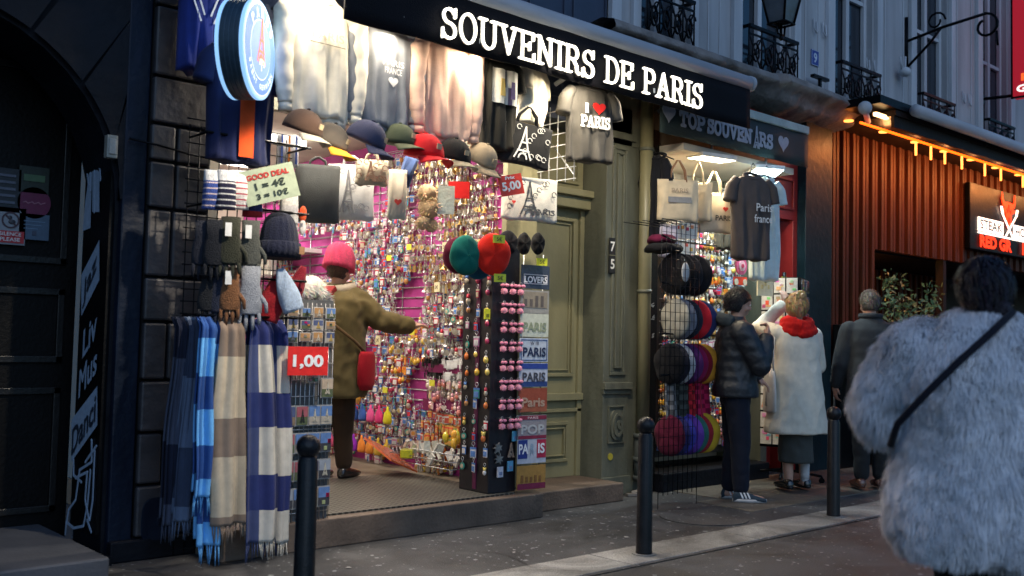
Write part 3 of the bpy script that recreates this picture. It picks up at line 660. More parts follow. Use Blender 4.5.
b=MB(); b.span((9.55,5.05,3.70),(9.80,5.09,3.735)); b.span((9.95,5.05,3.70),(10.05,5.09,3.73)); b.span((10.2,5.05,3.70),(10.45,5.09,3.73)); b.build('bar_lamp',emit('bar_lamp',(1,.6,.25),2),FL)
b=MB(); b.tube([at(865,110,5.05),at(868,122,5.2)],.03,10); b.build('arm',M['trim'],FL)
# steak house sign on the slats
c0=at(970,182,FY-.12); c1=at(970,245,FY-.12); sx0=c0.x; sw=2.3; zc=(c0.z+c1.z)/2; hh=.98
SS=thing('steakhouse_sign','black illuminated sign with orange bull skull over crossed forks on the slats','sign',(sx0+sw/2,FY-.12,zc))
MB().span((sx0,FY-.12,zc-.46),(sx0+sw,FY-.05,zc+.42)).build('board',M['black_metal'],SS,bev=.01)
M['sg']=emit_vc('sign_glow',.5)
mb=MB(); OR=(1.1,.045,.006); WH=(1.5,1.35,1.2); T=TR((sx0+1.2,FY-.13,zc)); 
mb.prism([(-.98,-.02),(-.18,-.02),(-.18,-.20),(-.98,-.20)],.01,T,WH); mb.prism([(.18,-.02),(.98,-.02),(.98,-.20),(.18,-.20)],.01,T,WH); mb.prism([(-.98,-.215),(.98,-.215),(.98,-.235),(-.98,-.235)],.01,T,WH)
put_text(mb,'RED GR',T@Matrix.Translation((-.42,0,-.335)),w=1.04,h=.17,col=OR,bold=.05,front=.008); put_text(mb,'LL',T@Matrix.Translation((.62,0,-.335)),w=.32,h=.17,col=OR,bold=.05,front=.008)
skull=[(-.21,.40),(-.235,.30),(-.19,.21),(-.12,.20),(-.20,.17),(-.17,.13),(-.10,.13),(-.085,.03),(-.05,-.07),(0,-.10),(.05,-.07),(.085,.03),(.10,.13),(.17,.13),(.20,.17),(.12,.20),(.19,.21),(.235,.30),(.21,.40),(.19,.30),(.14,.26),(.06,.275),(-.06,.275),(-.14,.26),(-.19,.30)]
mb.prism(skull,.012,T@Matrix.Translation((0,-.004,0)),OR)
mb.build('lit_emblem',M['sg'],SS)
mb=MB()
for s in (-1,1):
    d=.25; strokes(mb,[[(s*.23,.10),(-s*.14,-.22)]],.026,T,WH,.01,.014+.003*s)
    for k in (-1,0,1): strokes(mb,[[(s*.235+k*.022,.10+abs(k)*.0),(s*.27+k*.022,.19)]],.010,T,WH,.01,.016)
    strokes(mb,[[(s*.21,.09),(s*.26,.115)]],.012,T,WH,.01,.018)
mb.build('crossed_forks',M['sg'],SS)
mb=MB(); DKK=(.01,.01,.01)
put_text(mb,'STEAK',T@Matrix.Translation((-.58,0,-.11)),w=.72,h=.13,col=DKK,bold=.02,front=.012); put_text(mb,'HOUSE',T@Matrix.Translation((.58,0,-.11)),w=.72,h=.13,col=DKK,bold=.02,front=.012)
put_text(mb,'I',T@Matrix.Translation((.40,0,-.335)),w=.05,h=.17,col=(.12,.02,.01),bold=.05,front=.008)
for s in (-1,1): mb.prism([(s*.03,.16),(s*.075,.19),(s*.06,.12)],.006,T@Matrix.Translation((0,-.012,0)),DKK)
mb.prism([(-.02,.06),(.02,.06),(0,-.02)],.006,T@Matrix.Translation((0,-.012,0)),DKK); mb.prism([(-.015,.24),(.015,.24),(0,.14)],.006,T@Matrix.Translation((0,-.012,0)),DKK)
mb.build('dark_letters',M['paint'],SS)
# red hanging sign (perpendicular)
q=atx(1012,98,13.75); hx=13.75; 
HS=thing('red_hanging_sign','red vertical hanging sign with white STEAK HOUSE letters','sign',(hx,q.y,q.z))
ya=q.y; yb=ya-.62; z0=q.z; z1=z0+1.75
MB().span((hx,yb,z0),(hx+.16,ya,z1)).build('box',emit('sign_red',(.45,.012,.025),.22),HS,bev=.01)
mb=MB(); mb.span((hx-.006,yb-.012,z0-.012),(hx+.02,yb+.012,z1)); mb.span((hx-.006,ya-.012,z0-.012),(hx+.02,ya+.012,z1)); mb.span((hx-.006,yb,z0-.012),(hx+.02,ya,z0+.012)); mb.build('rim',M['black_metal'],HS)
mb=MB(); T=Matrix.Translation((hx-.004,(ya+yb)/2,0))@Matrix.Rotation(-PI/2,4,'Z')
for k,ch in enumerate('STEAKHOUSE'[::-1]): put_text(mb,ch,T@Matrix.Translation((-.04,0,z0+.42+k*.132+(.06 if k>4 else 0))),w=.14,h=.105,col=(.9,.85,.8),bold=.04,front=.004)
put_text(mb,'RED',T@Matrix.Translation((-.02,0,z0+.26)),w=.34,h=.10,col=(.9,.12,.02),bold=.04,front=.004); put_text(mb,'GRILL',T@Matrix.Translation((0,0,z0+.11)),w=.50,h=.10,col=(.9,.85,.8),bold=.04,front=.004)
mb.build('lettering',emit_vc('hang_sign_letters',.45),HS)
b=MB()
for z in (z0+.05,z1-.25): b.tube([(hx+.08,ya,z),(hx-.0,FY,z+.0)],.022,8); b.box((hx,FY-.01,z),(.12,.03,.12))
b.build('arm',M['black_metal'],HS)
# potted plant
def leafy(name,label,c,n,hh,w,cat='plant',colr=((.06,.13,.05),(.18,.25,.11))):
    t=thing(name,label,cat,c); b=MB(); rnd=random.Random(3)
    stems=MB()
    for k in range(26):
        a=rnd.random()*2*PI; rr=w*(.3+.7*rnd.random()); tip=Vector((rr*math.cos(a),rr*math.sin(a)*.8,hh*(.35+.65*rnd.random())))
        root=Vector((.05*math.cos(a),.05*math.sin(a),.35)); mid=(root+tip)/2+Vector((0,0,.12))
        pts=[root,mid,tip]; stems.tube([c+p for p in pts],[.010,.007,.003],5)
        for j in range(n):
            f=.25+.75*rnd.random(); p=(root*(1-f)**2+mid*2*f*(1-f)+tip*f*f)+Vector([rnd.gauss(0,.035) for _ in range(3)])
            d=Vector([rnd.gauss(0,1),rnd.gauss(0,1),rnd.gauss(.4,.8)]).normalized(); s=d.cross(Vector((rnd.gauss(0,1),rnd.gauss(0,1),rnd.gauss(0,1)))).normalized()
            l=.05+.05*rnd.random(); wd=l*.2; q=c+p; mixk=rnd.random(); cc=tuple(colr[0][i]*(1-mixk)+colr[1][i]*mixk for i in range(3))
            b.add([q,q+d*l*.5+s*wd,q+d*l-Vector((0,0,.01)),q+d*l*.5-s*wd],[(0,1,2),(0,2,3)],cc,False)
    b.build('foliage',M['leaf'],t); stems.build('stems',M['wooddark'],t)
    return t
pc=Vector((10.75,5.3,0)); t=leafy('potted_shrub','narrow leaved green shrub in a dark planter before the restaurant',pc,120,2.35,.62)
b=MB(); b.rings([[(pc.x+sx*w,pc.y+sy*w,z) for sx,sy in ((1,1),(-1,1),(-1,-1),(1,-1))] for z,w in ((0.003,.2),(.55,.26),(.55,.22),(.5,.22))],smooth=False); b.build('planter',M['black_metal'],t)
# menu stand behind the grey coated man
c=at(850,345,5.45); MS=thing('menu_stand','black menu cabinet on the slatted wall with a small red lamp on top','menu stand',(c.x,5.62,0))
w0=at(839,330,5.6).x; w1=at(872,330,5.6).x
MB().span((w0,5.58,0),(w1,5.68,1.55)).build('cabinet',M['black_metal'],MS,bev=.01)
MB().ell((at(868,290,5.6).x-.05,5.6,1.60),(.03,.03,.05),12,8).build('red_lamp',emit('red_lamp',(1,.02,.08),.5),MS)
# ================================================================== hanging clothes
BM=lambda mb,name,m,par=None,**k: mb.build(name,M[m],par,**k)
def garment(name,label,cat,x0,x1,y,z0,z1,col,long=True,rz=0,sleeve_out=.05,seed=1,m='cloth',neck=True,sleevecol=None,swing=0,group=None,lean=0):
    w=x1-x0; xc=(x0+x1)/2; L=z1-z0; t=thing(name,label,cat,(xc,y,z0),group)
    bw=w*(.78 if long else .80); rnd=random.Random(seed); ph=[rnd.random()*6 for _ in range(6)]
    T=TR((xc,y,0),rz)
    b=MB(); rs=[]; n=56; K=26
    for i in range(K+1):
        v=i/K; z=z0+L*(1-v)   # v=0 top
        hw=bw/2*(.34+.66*min(1,(v/.14))**.6) if v<.14 else bw/2*(1+.03*math.sin(v*3+ph[0]))
        if v>.93 and long: hw*=.95-.5*(v-.93)
        dp=.045+.03*min(1,v*3); ring=[]
        for j in range(n):
            a=2*PI*j/n; u=math.cos(a); s=math.sin(a)
            fold=(.016*math.sin(u*9+ph[1]+v*1.5)+.011*math.sin(u*17+ph[2]-v*2)+.008*math.sin(u*5-v*9+ph[3]))*min(1,v*1.4)*(1 if s<0 else .4)
            zz=z + (.012*math.sin(u*7+ph[4]) if v>.96 else 0)+ (.03*(1-abs(u)) if v<.05 else 0)*(-1)
            ring.append(T@Vector((u*hw+lean*v+swing*v*v, dp*(abs(s)**.7)*(1 if s>0 else -1)+fold, zz)))
        rs.append(ring)
    b.rings(rs,True,True,col)
    for s in (-1,1):
        sc=sleevecol or col
        if long: pts=[(s*bw*.40,0,z1-.05),(s*(bw*.5+.03),-.01,z1-.14),(s*(bw*.5+sleeve_out),-.02,z0+L*.5),(s*(bw*.5+sleeve_out*.8),-.03,z0+L*.22),(s*(bw*.5+sleeve_out*.6),-.03,z0+.05)]; rr=[.06,.075,.06,.052,.042]
        else: pts=[(s*bw*.38,0,z1-.05),(s*(bw*.5+.01),-.01,z1-.12),(s*(bw*.5+.035),-.01,z1-.25)]; rr=[.045,.055,.058]
        fine=[];fr=[]
        for i in range(len(pts)-1):
            for k in range(6):
                f=k/6; p=Vector(pts[i]).lerp(Vector(pts[i+1]),f); fine.append(T@p); fr.append((rr[i]*(1-f)+rr[i+1]*f)*(1+(.05 if long else .015)*math.sin((i*6+k)*1.7+ph[5])))
        fine.append(T@Vector(pts[-1])); fr.append(rr[-1])
        b.tube(fine,fr,14,sc)
        if long:
            e=T@Vector(pts[-1]); b.tube([e+Vector((0,0,.0)),e-Vector((0,0,.05))],[.038,.04],12,sc)
    if long: # ribbed hem
        b.rings([[T@Vector((math.cos(a)*bw*.455+lean+swing,math.sin(a)*.06,z)) for a in [2*PI*j/40 for j in range(40)]] for z in (z0+.015,z0-.045)],True,True,col)
    BM(b,'garment_body',m,t)
    if neck:
        nk=MB(); nk.tube([T@Vector((.085*math.cos(a),.03*math.sin(a)-.01,z1-.012+.03*math.sin(a))) for a in [2*PI*j/20 for j in range(21)]],.013,8,col); BM(nk,'collar',m,t)
    h=MB(); h.tube([T@Vector((-.16,0,z1-.05)),T@Vector((0,0,z1+.02)),T@Vector((.16,0,z1-.05))],.006,6,(.05,.05,.05)); h.tube([T@Vector((0,0,z1+.02)),T@Vector((0,0,z1+.08)),T@Vector((.02,0,z1+.11)),T@Vector((.035,0,z1+.09))],.004,6,(.3,.3,.3)); BM(h,'hanger','black_metal',t)
    return t,T,bw
def gx(px,py,Y): return at(px,py,Y).x
# display rail the clothes hang from
b=MB(); b.tube([(2.3,5.22,3.44),(5.7,5.22,3.44)],.014,8); b.tube([(2.7,5.22,3.44),(2.7,FY,3.44)],.012,6); b.tube([(5.65,5.22,3.44),(5.65,FY,3.44)],.012,6)
o=BM(b,'clothes_rail','steel',base=(4,5.22,3.44)); tag(o,'long steel rail under the awning that the sweatshirts hang from','rail')
t,T,w=garment('sweatshirt','cream sweatshirt with a faint line of print hanging left of the awning','sweatshirt',2.80,3.34,5.18,2.60,3.33,(.80,.74,.60),seed=2)
mb=MB(); put_text(mb,'PARIS',T@TR((0,-.085,3.08)),w=.22,h=.05,col=(.62,.55,.38),front=.004); mb.box(T@Vector((0,-.088,3.03)),(.24,.003,.006),0,(.3,.28,.2)); BM(mb,'print','paint',t)
t,T,w=garment('sweatshirt','steel grey sweatshirt with white chest print under the awning','sweatshirt',3.27,3.80,5.20,2.62,3.34,(.23,.245,.27),seed=3)
mb=MB(); 
for k,(s,ww) in enumerate((('PARIS',.16),('FRANCE',.13))): put_text(mb,s,T@TR((.02,-.09,3.02-.05*k)),w=ww,h=.04,col=(.8,.8,.78),front=.004)
mb.prism([(.02+x*.07,2.90+z*.07) for x,z in heart()],.003,T@TR((0,-.095,0)),(.8,.8,.78)); BM(mb,'print','paint',t)
t,T,w=garment('sweatshirt','pale pink sweatshirt hanging between the grey one and the dark tee','sweatshirt',3.76,4.28,5.18,2.62,3.36,(.76,.50,.38),seed=4)
t,T,w=garment('tee_shirt','black tee shirt with a white photo print and fluted folds','tee shirt',4.30,4.70,5.20,2.62,3.30,(.030,.028,.022),False,seed=5)
mb=MB(); mb.sheet(lambda u,v:T@Vector((-.12+.24*u,-.088+.008*math.sin(u*14),2.93+.24*v)),16,2,lambda u,v:(.75,.72,.62) if noise.noise(Vector((u*5,v*4,1)))<.25 else (.10,.07,.12))
mb.prism([(-.055,2.98),(-.01,2.98),(-.02,3.10),(-.05,3.10)],.003,T@TR((0,-.103,0)),(.6,.42,.1)); mb.prism([(.04,2.97),(.08,2.97),(.075,3.09),(.045,3.09)],.003,T@TR((0,-.103,0)),(.12,.07,.2)); BM(mb,'print','paint',t)
t,T,w=garment('tee_shirt','white tee shirt slung sideways behind the end of the lit lettering','tee shirt',4.72,5.16,5.30,2.86,3.36,(.82,.76,.60),False,rz=.5,seed=6,swing=-.10)
t,T,w=garment('tee_shirt','dark grey I love PARIS tee shirt hanging before the olive pilaster','tee shirt',5.14,5.64,5.16,2.66,3.24,(.085,.08,.07),False,rz=-.25,seed=7)
mb=MB(); put_text(mb,'I',T@TR((-.075,-.085,3.04)),h=.075,w=.03,col=(.9,.88,.8),front=.006,bold=.01); mb.prism([(.03+x*.11,3.045+z*.10) for x,z in heart()],.004,T@TR((0,-.095,0)),(.75,.02,.01)); slab_text(mb,'PARIS',T@TR((0,-.092,2.94)),.25,.085,.016,(.9,.88,.8),th=.003,front=.004); BM(mb,'print','paint',t)
t,T,w=garment('football_shirt','navy football shirt with a central red stripe hanging under the round sign','football shirt',2.36,2.86,5.27,2.28,2.96,(.016,.022,.075),False,seed=8)
mb=MB(); mb.sheet(lambda u,v:T@Vector((-.045+.09*u,-.094-.004*math.sin(u*3),2.30+.62*v)),4,12,lambda u,v:(.75,.8,.85) if (u<.12 or u>.88) else (.72,.09,.02)); BM(mb,'stripe','cloth',t)
t,T,w=garment('football_shirt','royal blue football shirt with pale diagonal lines at the top left','football shirt',2.27,2.6,5.45,2.80,3.5,(.02,.035,.19),False,seed=9)
mb=MB()
for s in (-1,1): strokes(mb,[[(s*.02,3.12),(s*.10,3.34)],[(s*.04,3.08),(s*.13,3.30)]],.010,T@TR((0,-.085,0)),(.6,.65,.7),.003,.004)
BM(mb,'stripe','cloth',t)
# round lit club sign
ps=at(246,50,5.02); RS=thing('round_lit_sign','round double sided light box with a blue crest over the left shop rack','sign',ps)
nrm=Vector((.69,-.72,0)).normalized(); rad=.268; th=.115
b=MB(); b.disc(ps,nrm,rad,th,64,(.03,.06,.09)); 
for k in range(5): b.disc(ps+nrm*(-.05+.025*k),nrm,rad+.004,.006,64,(.05,.09,.13))
b.build('rim',M['paint'],RS)
b=MB(); b.disc(ps+nrm*(th/2+.008),nrm,rad+.004,.02,64,(.30,.58,.95)); b.disc(ps-nrm*(th/2+.008),nrm,rad+.004,.02,64,(.30,.58,.95)); b.build('light_edge',emit_vc('crest_edge',.35),RS)
zr=math.atan2(nrm.y,nrm.x)+PI/2; T=TR(ps+nrm*(th/2+.018),zr)
cr=MB(); dsk=lambda r,d,c: cr.prism([(r*math.cos(2*PI*i/56),r*math.sin(2*PI*i/56)) for i in range(56)],.002,T@TR((0,-d,0)),c)
dsk(.265,.001,(.42,.62,.95)); dsk(.252,.003,(.85,.93,1)); dsk(.245,.005,(.13,.26,.72)); dsk(.165,.007,(.85,.93,1)); dsk(.158,.009,(.20,.34,.80))
def ringtext(s,r,a0,a1,h,col):
    for i,ch in enumerate(s):
        if ch==' ': continue
        a=R(a0+(a1-a0)*i/(len(s)-1)); put_text(cr,ch,T@TR((r*math.cos(a),-.010,r*math.sin(a)))@Matrix.Rotation(-(a-PI/2) if a0<=180 and a0>0 else -(a+PI/2),4,'Y'),h=h,w=h*.75,col=col,bold=.03,front=.002)
ringtext('PARIS',.203,138,42,.055,(.9,.96,1))
ringtext('SAINT GERMAIN',.203,-150,-30,.030,(.9,.96,1))
strokes(cr,[[(p[0]*.26,p[1]*.24-.07) for p in q_] for q_ in tower_strokes()],.016,T,(.95,.25,.15),.002,.012)
strokes(cr,[[(0,-.115),(0,-.055)],arc(-.018,-.08,.018,.022,0,200,6),arc(.018,-.08,.018,.022,180,-20,6)],.009,T,(.95,.9,.6),.002,.016)
cr.build('crest',emit_vc('crest_face',.33),RS)
b=MB(); b.tube([ps+Vector((0,0,rad)),ps+Vector((-.02,.2,rad+.25)),(2.5,FY,3.6)],.015,8); b.build('bracket',M['black_metal'],RS)
# ================================================================== caps, hats
def cap(label,c,col,brimcol=None,rz=0,tilt=.35,s=1,name='baseball_cap'):
    t=thing(name,label,'cap',c); T=TR(c,rz)@Matrix.Rotation(tilt,4,'X')@Matrix.Scale(s,4); b=MB()
    K=9; rs=[]
    for i in range(K+1):
        a=PI/2*i/K; k=math.cos(a)**.85; rs.append([T@Vector((.105*k*math.cos(p),.12*k*math.sin(p),.125*math.sin(a)-.02)) for p in [2*PI*j/24 for j in range(24)]])
    b.rings(rs,True,True,col); b.ell(T@Vector((0,0,.108)),(.012*s,.012*s,.006*s),8,5,col)
    BM(b,'crown','cloth',t,solid=0)
    br=MB(); bc=brimcol or col
    br.sheet(lambda u,v:T@Vector(((.098+.012*v)*math.sin((u-.5)*2.3)*(1+.05*v), -(.12*math.cos((u-.5)*2.3)*.93) -.085*v*math.cos((u-.5)*2.0), -.022-.02*v-.03*(2*(u-.5))**2*(.4+.6*v))),14,5,bc)
    BM(br,'brim','cloth',t,solid=.005)
    bd=MB(); bd.box(T@Vector((0,-.113,.035)),(.035*s,.006,.03*s),M=T.to_3x3().normalized().to_4x4(),col=(.5,.4,.25)); BM(bd,'badge','paint',t)
    return t
def cp(label,px,py,Y,*a,**k):
    k['s']=k.get('s',1)*1.04; k['tilt']=.35+.25*math.sin(px*1.7); k['rz']=k.get('rz',.3)+.3*math.sin(px*.9); return cap(label,at(px,py+1,Y-.16),*a,**k)
cp('dark brown cap with pale lace like brim, first of the cap row from the left',303,127,5.22,(.06,.035,.025),(.4,.36,.28),rz=.3,s=1.0)
cp('orange peaked cap hanging beside the brown cap',329,140,5.28,(.10,.085,.07),(.75,.32,.03),rz=.4,s=1.0)
cp('navy cap with a small tan patch under the grey sweatshirt',366,138,5.22,(.055,.06,.11),rz=.5,s=1.05)
cp('olive green cap with mottled brim between the navy and red caps',398,140,5.3,(.07,.085,.05),(.14,.15,.09),rz=.3,s=1.0)
cp('bright red cap with curved brim in the cap row',424,152,5.22,(.62,.015,.02),rz=.45,s=1.12)
cp('black cap with beige brim to the right of the red cap',453,155,5.26,(.012,.012,.012),(.35,.30,.2),rz=.3,s=1.05)
cp('beige cap rightmost in the row under the black tee shirt',481,158,5.3,(.36,.28,.18),rz=.35,s=1.0)
def beanie(label,c,col,cuff=None,s=1,rz=0,pom=None,name='beanie',tag_=True,rx=0):
    t=thing(name,label,'beanie',c); T=TR(c,rz,rx)@Matrix.Scale(s,4); b=MB(); rs=[]; n=72
    for i in range(13):
        v=i/12; a=v*PI/2; k=max(.02,math.cos(a)**.6); rs.append([T@Vector(((.112*k)*(1+.018*math.cos(p*18))*math.cos(p),(.095*k)*(1+.018*math.cos(p*18))*math.sin(p),.19*math.sin(a)-.02)) for p in [2*PI*j/n for j in range(n)]])
    b.rings(rs,True,True,col); BM(b,'crown','knit',t)
    b=MB(); rs=[]
    for z,r in ((-.06,.115),(-.065,.122),(-.02,.126),(.015,.122),(.02,.112)): rs.append([T@Vector((r*(1+.02*math.cos(p*24))*math.cos(p),r*.86*(1+.02*math.cos(p*24))*math.sin(p),z)) for p in [2*PI*j/96 for j in range(96)]])
    b.rings(rs,True,True,cuff or col); BM(b,'cuff','knit',t)
    if tag_: b=MB(); b.box(T@Vector((.03,-.112,-.02)),(.035,.006,.045),0,(.32,.17,.08)); BM(b,'patch','paint',t)
    if pom: b=MB(); pomball(b,T@Vector((0,0,.2)),.045,pom); BM(b,'pompom','felt',t)
    return t
def pomball(b,c,r,col,n=160):
    rnd=random.Random(int(c[0]*1000)+int(c[2]*777)); b.ell(c,(r*.75,r*.75,r*.75),10,8,col)
    for k in range(n):
        d=Vector((rnd.gauss(0,1),rnd.gauss(0,1),rnd.gauss(0,1))).normalized(); s=d.orthogonal().normalized()*r*.09; f=.85+.3*rnd.random()
        b.add([c+d*r*.5+s,c+d*r*.5-s,c+d*r*f],[(0,1,2)],tuple(x*(.8+.4*rnd.random()) for x in col),False)
beanie('large navy ribbed beanie with tan patch on the left rack',at(279,246,5.22),(.012,.015,.035),s=1.15,rz=.6)
# berets
def beret(label,c,col,rz=0,rx=PI/2,r=.14,name='beret',tail=True,thick=.3,group=None,ry=0,stretch=1.12):
    T=TR(c,rz,rx,ry); b=MB(); rs=[]; n=40
    prof=[(.02,.05),(.35,.048),(.7,.038),(.92,.02),(1,0),(.97,-.02),(.8,-.03),(.5,-.026),(.45,-.02)]
    for pr,pz in prof: rs.append([T@Vector((r*pr*math.cos(p)*(1+.02*math.sin(3*p)),r*stretch*pr*math.sin(p)*(1+.08*max(0,math.sin(p))),pz*thick*3.2+.008*math.sin(p*5)*pr)) for p in [2*PI*j/n for j in range(n)]])
    b.rings(rs,True,True,col)
    if tail: b.tube([T@Vector((0,0,.045*thick*3)),T@Vector((0,0,.045*thick*3+.022))],.004,6,col)
    o=BM(b,name,'felt',base=c); tag(o,label,'beret' if name=='beret' else 'hat',group); return o
VA=R(-42)  # turn a flat face from the facade normal towards the camera
beret('bright red beret hanging in front of the black keyring board',at(493,255,5.12),(.68,.022,.012),rz=R(-35),r=.124,ry=.15)
beret('dark green beret hanging left of the red beret',at(466,256,5.20),(.008,.13,.10),rz=R(-5),r=.118,ry=-.15)
beret('teal blue beret tucked behind the green and red berets',at(478,262,5.30),(.01,.10,.19),rz=R(-25),r=.11)
beret('maroon beret half hidden behind the green beret',at(458,256,5.34),(.12,.01,.03),rz=R(-15),r=.11)
beret('black beret peeking out right of the red beret',at(508,243,5.3),(.01,.01,.012),rz=R(-25),r=.075)
for (px,py,l) in ((524,244,'small black cloche hanging above the licence plates, left one'),(538,244,'small black cloche hanging above the licence plates, right one')):
    beret(l,at(px,py,5.28),(.012,.012,.012),rz=R(-30),r=.052,name='hanging_hat',stretch=1.5)
# ================================================================== tote bags
def tote(label,c,w,h,col,rz=0,print_=None,handles=.2,m='cloth',tilt=0,bulge=.035,name='tote_bag',seed=1,hcol=None):
    t=thing(name,label,'bag',c); T=TR(c,rz)@Matrix.Rotation(tilt,4,'Y'); b=MB(); rs=[]; n=36
    for i in range(13):
        v=i/12; z=-h*v; k=1-.04*math.sin(v*PI); d=.012+bulge*math.sin(PI*min(1,v*.8+.05))
        rs.append([T@Vector((w/2*k*(abs(math.cos(p))**.5)*(1 if math.cos(p)>0 else -1), d*math.sin(p)+.006*math.sin(math.cos(p)*8+seed+v*4), z+.006*math.sin(math.cos(p)*6+seed) if v>.9 else z)) for p in [2*PI*j/n for j in range(n)]])
    b.rings(rs,True,True,col); BM(b,'bag_body',m,t)
    if handles:
        b=MB()
        for s in (-1,1):
            b.tube([T@Vector((-w*.2,s*.012,-.03)),T@Vector((-w*.16,s*.015,handles*.5)),T@Vector((-.01,s*.004,handles)),T@Vector((.01,s*.004,handles)),T@Vector((w*.16,s*.015,handles*.5)),T@Vector((w*.2,s*.012,-.03))],.008,6,hcol or col)
        BM(b,'handle',m,t)
    if print_:
        mb=MB(); print_(mb,T@TR((0,-bulge-.018,-h/2)),w,h); BM(mb,'print','paint',t)
    return t
def pr_tower(col,words='PARIS',red=False):
    def f(mb,T,w,h):
        strokes(mb,[[(p[0]*w*.7-w*.06,p[1]*h*.75-h*.38) for p in q] for q in tower_strokes()],.012,T,col,.002,0)
        rnd=random.Random(5)
        for k in range(14):
            x,z=rnd.uniform(-.42,.42)*w,rnd.uniform(-.4,.42)*h; strokes(mb,[arc(x,z,.018,.018,0,300,6)],.005,T,col,.002,.001)
        if words: put_text(mb,words,T@TR((w*.18,0,-h*.30)),w=w*.42,h=h*.13,col=col,bold=.02)
        if red: mb.prism([(-w*.34+x*.03,-h*.12+z*.03) for x,z in heart()],.002,T@TR((0,-.004,0)),(.7,.03,.02))
    return f
q=at(527,124,5.15); tote('black tote with a white Eiffel tower sketch hanging above the white tote',q,.42,.30,(.022,.022,.022),rz=-.3,print_=pr_tower((.75,.74,.68),None),handles=.12,tilt=.12)
q=at(530,178,5.20); tote('white tote with Paris sketches and a red heart hanging beside the olive door',q,.46,.31,(.72,.68,.58),rz=-.25,print_=pr_tower((.07,.07,.07),'PARIS',True),handles=0)
q=at(318,165,5.75); tote('dark grey backpack like bag behind the brown cap',q,.30,.38,(.075,.08,.08),rz=-.5,handles=.05,bulge=.07)
q=at(352,165,5.80); tote('white and grey tote with a pale tower print behind the navy cap',q,.32,.38,(.62,.62,.62),rz=-.6,print_=pr_tower((.25,.25,.27),None),handles=.06,bulge=.06)
q=at(372,160,5.55); tote('cream patterned pouch hanging below the olive cap',q,.22,.17,(.62,.55,.42),rz=-.5,print_=pr_tower((.35,.22,.15),None),handles=.05,bulge=.05)
q=at(398,170,5.6); tote('long cream scarf bag with a red flower below the red cap',q,.13,.34,(.62,.58,.48),rz=-.5,print_=lambda mb,T,w,h: mb.prism([(x*.05,-.06+z*.05) for x,z in heart()],.002,T,(.6,.05,.03)),handles=0)
q=at(412,158,5.6); tote('blue and red striped pouch squeezed beside the red cap',q,.10,.2,(.05,.09,.22),rz=-.5,handles=0,tilt=.3)
q=at(288,135,5.6); tote('white and orange football scarf folded behind the brown cap',q,.14,.2,(.7,.72,.78),rz=-.3,handles=0,print_=lambda mb,T,w,h: [mb.box(T@Vector((k*.045,0,0)),(.012,.004,h*.9),0,(.05,.12,.5) if k else (.75,.25,.03)) for k in (-1,0,1)])
# furry beige plush and stuffed items high on the pink wall
def fuzzy(name,label,cat,c,parts,col,hair=.03,n=500):
    b=MB(); rnd=random.Random(len(label))
    for (dx,dy,dz,r) in parts:
        p=Vector(c)+Vector((dx,dy,dz)); b.ell(p,(r,r,r),12,8,col)
        for k in range(n//len(parts)):
            d=Vector((rnd.gauss(0,1),rnd.gauss(0,1),rnd.gauss(0,1))).normalized(); s=d.orthogonal().normalized()*.004; f=.7+.6*rnd.random()
            b.add([p+d*r*.9+s,p+d*r*.9-s,p+d*(r+hair*f)-Vector((0,0,hair*.4))],[(0,1,2)],tuple(x*(.75+.45*rnd.random()) for x in col),False)
    o=BM(b,name,'felt',base=Vector(c)); tag(o,label,cat); return o
fuzzy('plush_toy','beige plush toy hanging on the pink wall left of the berets','plush toy',at(427,205,5.6),((0,0,.08,.07),(.02,0,-.02,.08),(-.03,0,-.13,.05),(.04,0,-.14,.05)),(.55,.40,.24))
fuzzy('fur_hat','white fluffy fur hat at the left inside the shop entrance','fur hat',at(301,288,5.6),((0,0,0,.085),(.08,0,.01,.075)),(.72,.68,.60))
fuzzy('fur_hat','grey fluffy fur hat beside the white one by the entrance','fur hat',at(314,296,5.75),((0,0,0,.07),(.06,0,-.01,.06)),(.22,.22,.22))
def pack(label,c,w,h,col,rz,m='plastic',name='packet',cat='packet',group=None,face=None,th=.012):
    mb,T=flatsign('','',c,w,h,col,rz,th=th)
    if face: face(mb,T,w,h)
    o=BM(mb,name,m,base=Vector(c)); tag(o,label,cat,group); return o
pack('clear packet with grey green goods on the pink wall beside the plush toy',at(446,200,5.5),.12,.20,(.42,.48,.44),R(-40))
pack('red pouch hanging at the top of the pink wall under the beige cap',at(459,190,5.5),.15,.12,(.65,.02,.02),R(-40),m='cloth',name='pouch',cat='pouch')
# price signs
def price(label,c,w,h,bg,lines,rz,tilt=0,name='price_sign'):
    t=thing(name,label,'price sign',c); mb,T=flatsign('','',c,w,h,bg,rz,tilt=tilt,th=.006); BM(mb,'card','paint',t)
    mb=MB()
    for (s,dx,dz,tw,thh,col) in lines: put_text(mb,s,T@TR((dx,-.004,dz)),w=tw,h=thh,col=col,bold=.035,front=.003)
    BM(mb,'lettering','paint',t); return t
q=at(270,184,5.10); price('pale green card reading GOOD DEAL 1=4€ 3=10€ on the left rack',q,.30,.20,(.40,.46,.32),[('GOOD DEAL',0,.055,.24,.032,(.5,.03,.02)),('1 = 4€',0,.0,.17,.045,(.02,.03,.02)),('3 = 10€',0,-.058,.18,.036,(.02,.03,.02))],R(-28),tilt=-.28)
q=at(308,361,5.22); price('red card reading 1,00 on the postcard and magnet rack',q,.25,.17,(.72,.02,.015),[('1,00',0,-.005,.19,.085,(.85,.85,.85))],R(-10))
q=at(511,185,5.02); price('small red card reading 5,00 tilted in front of the white tote',q,.17,.14,(.80,.05,.02),[('5,00',0,-.01,.135,.07,(.9,.9,.85)),('Prix',0,.05,.07,.022,(.9,.9,.85))],R(-25),tilt=-.22)
q=at(330,458,5.9)
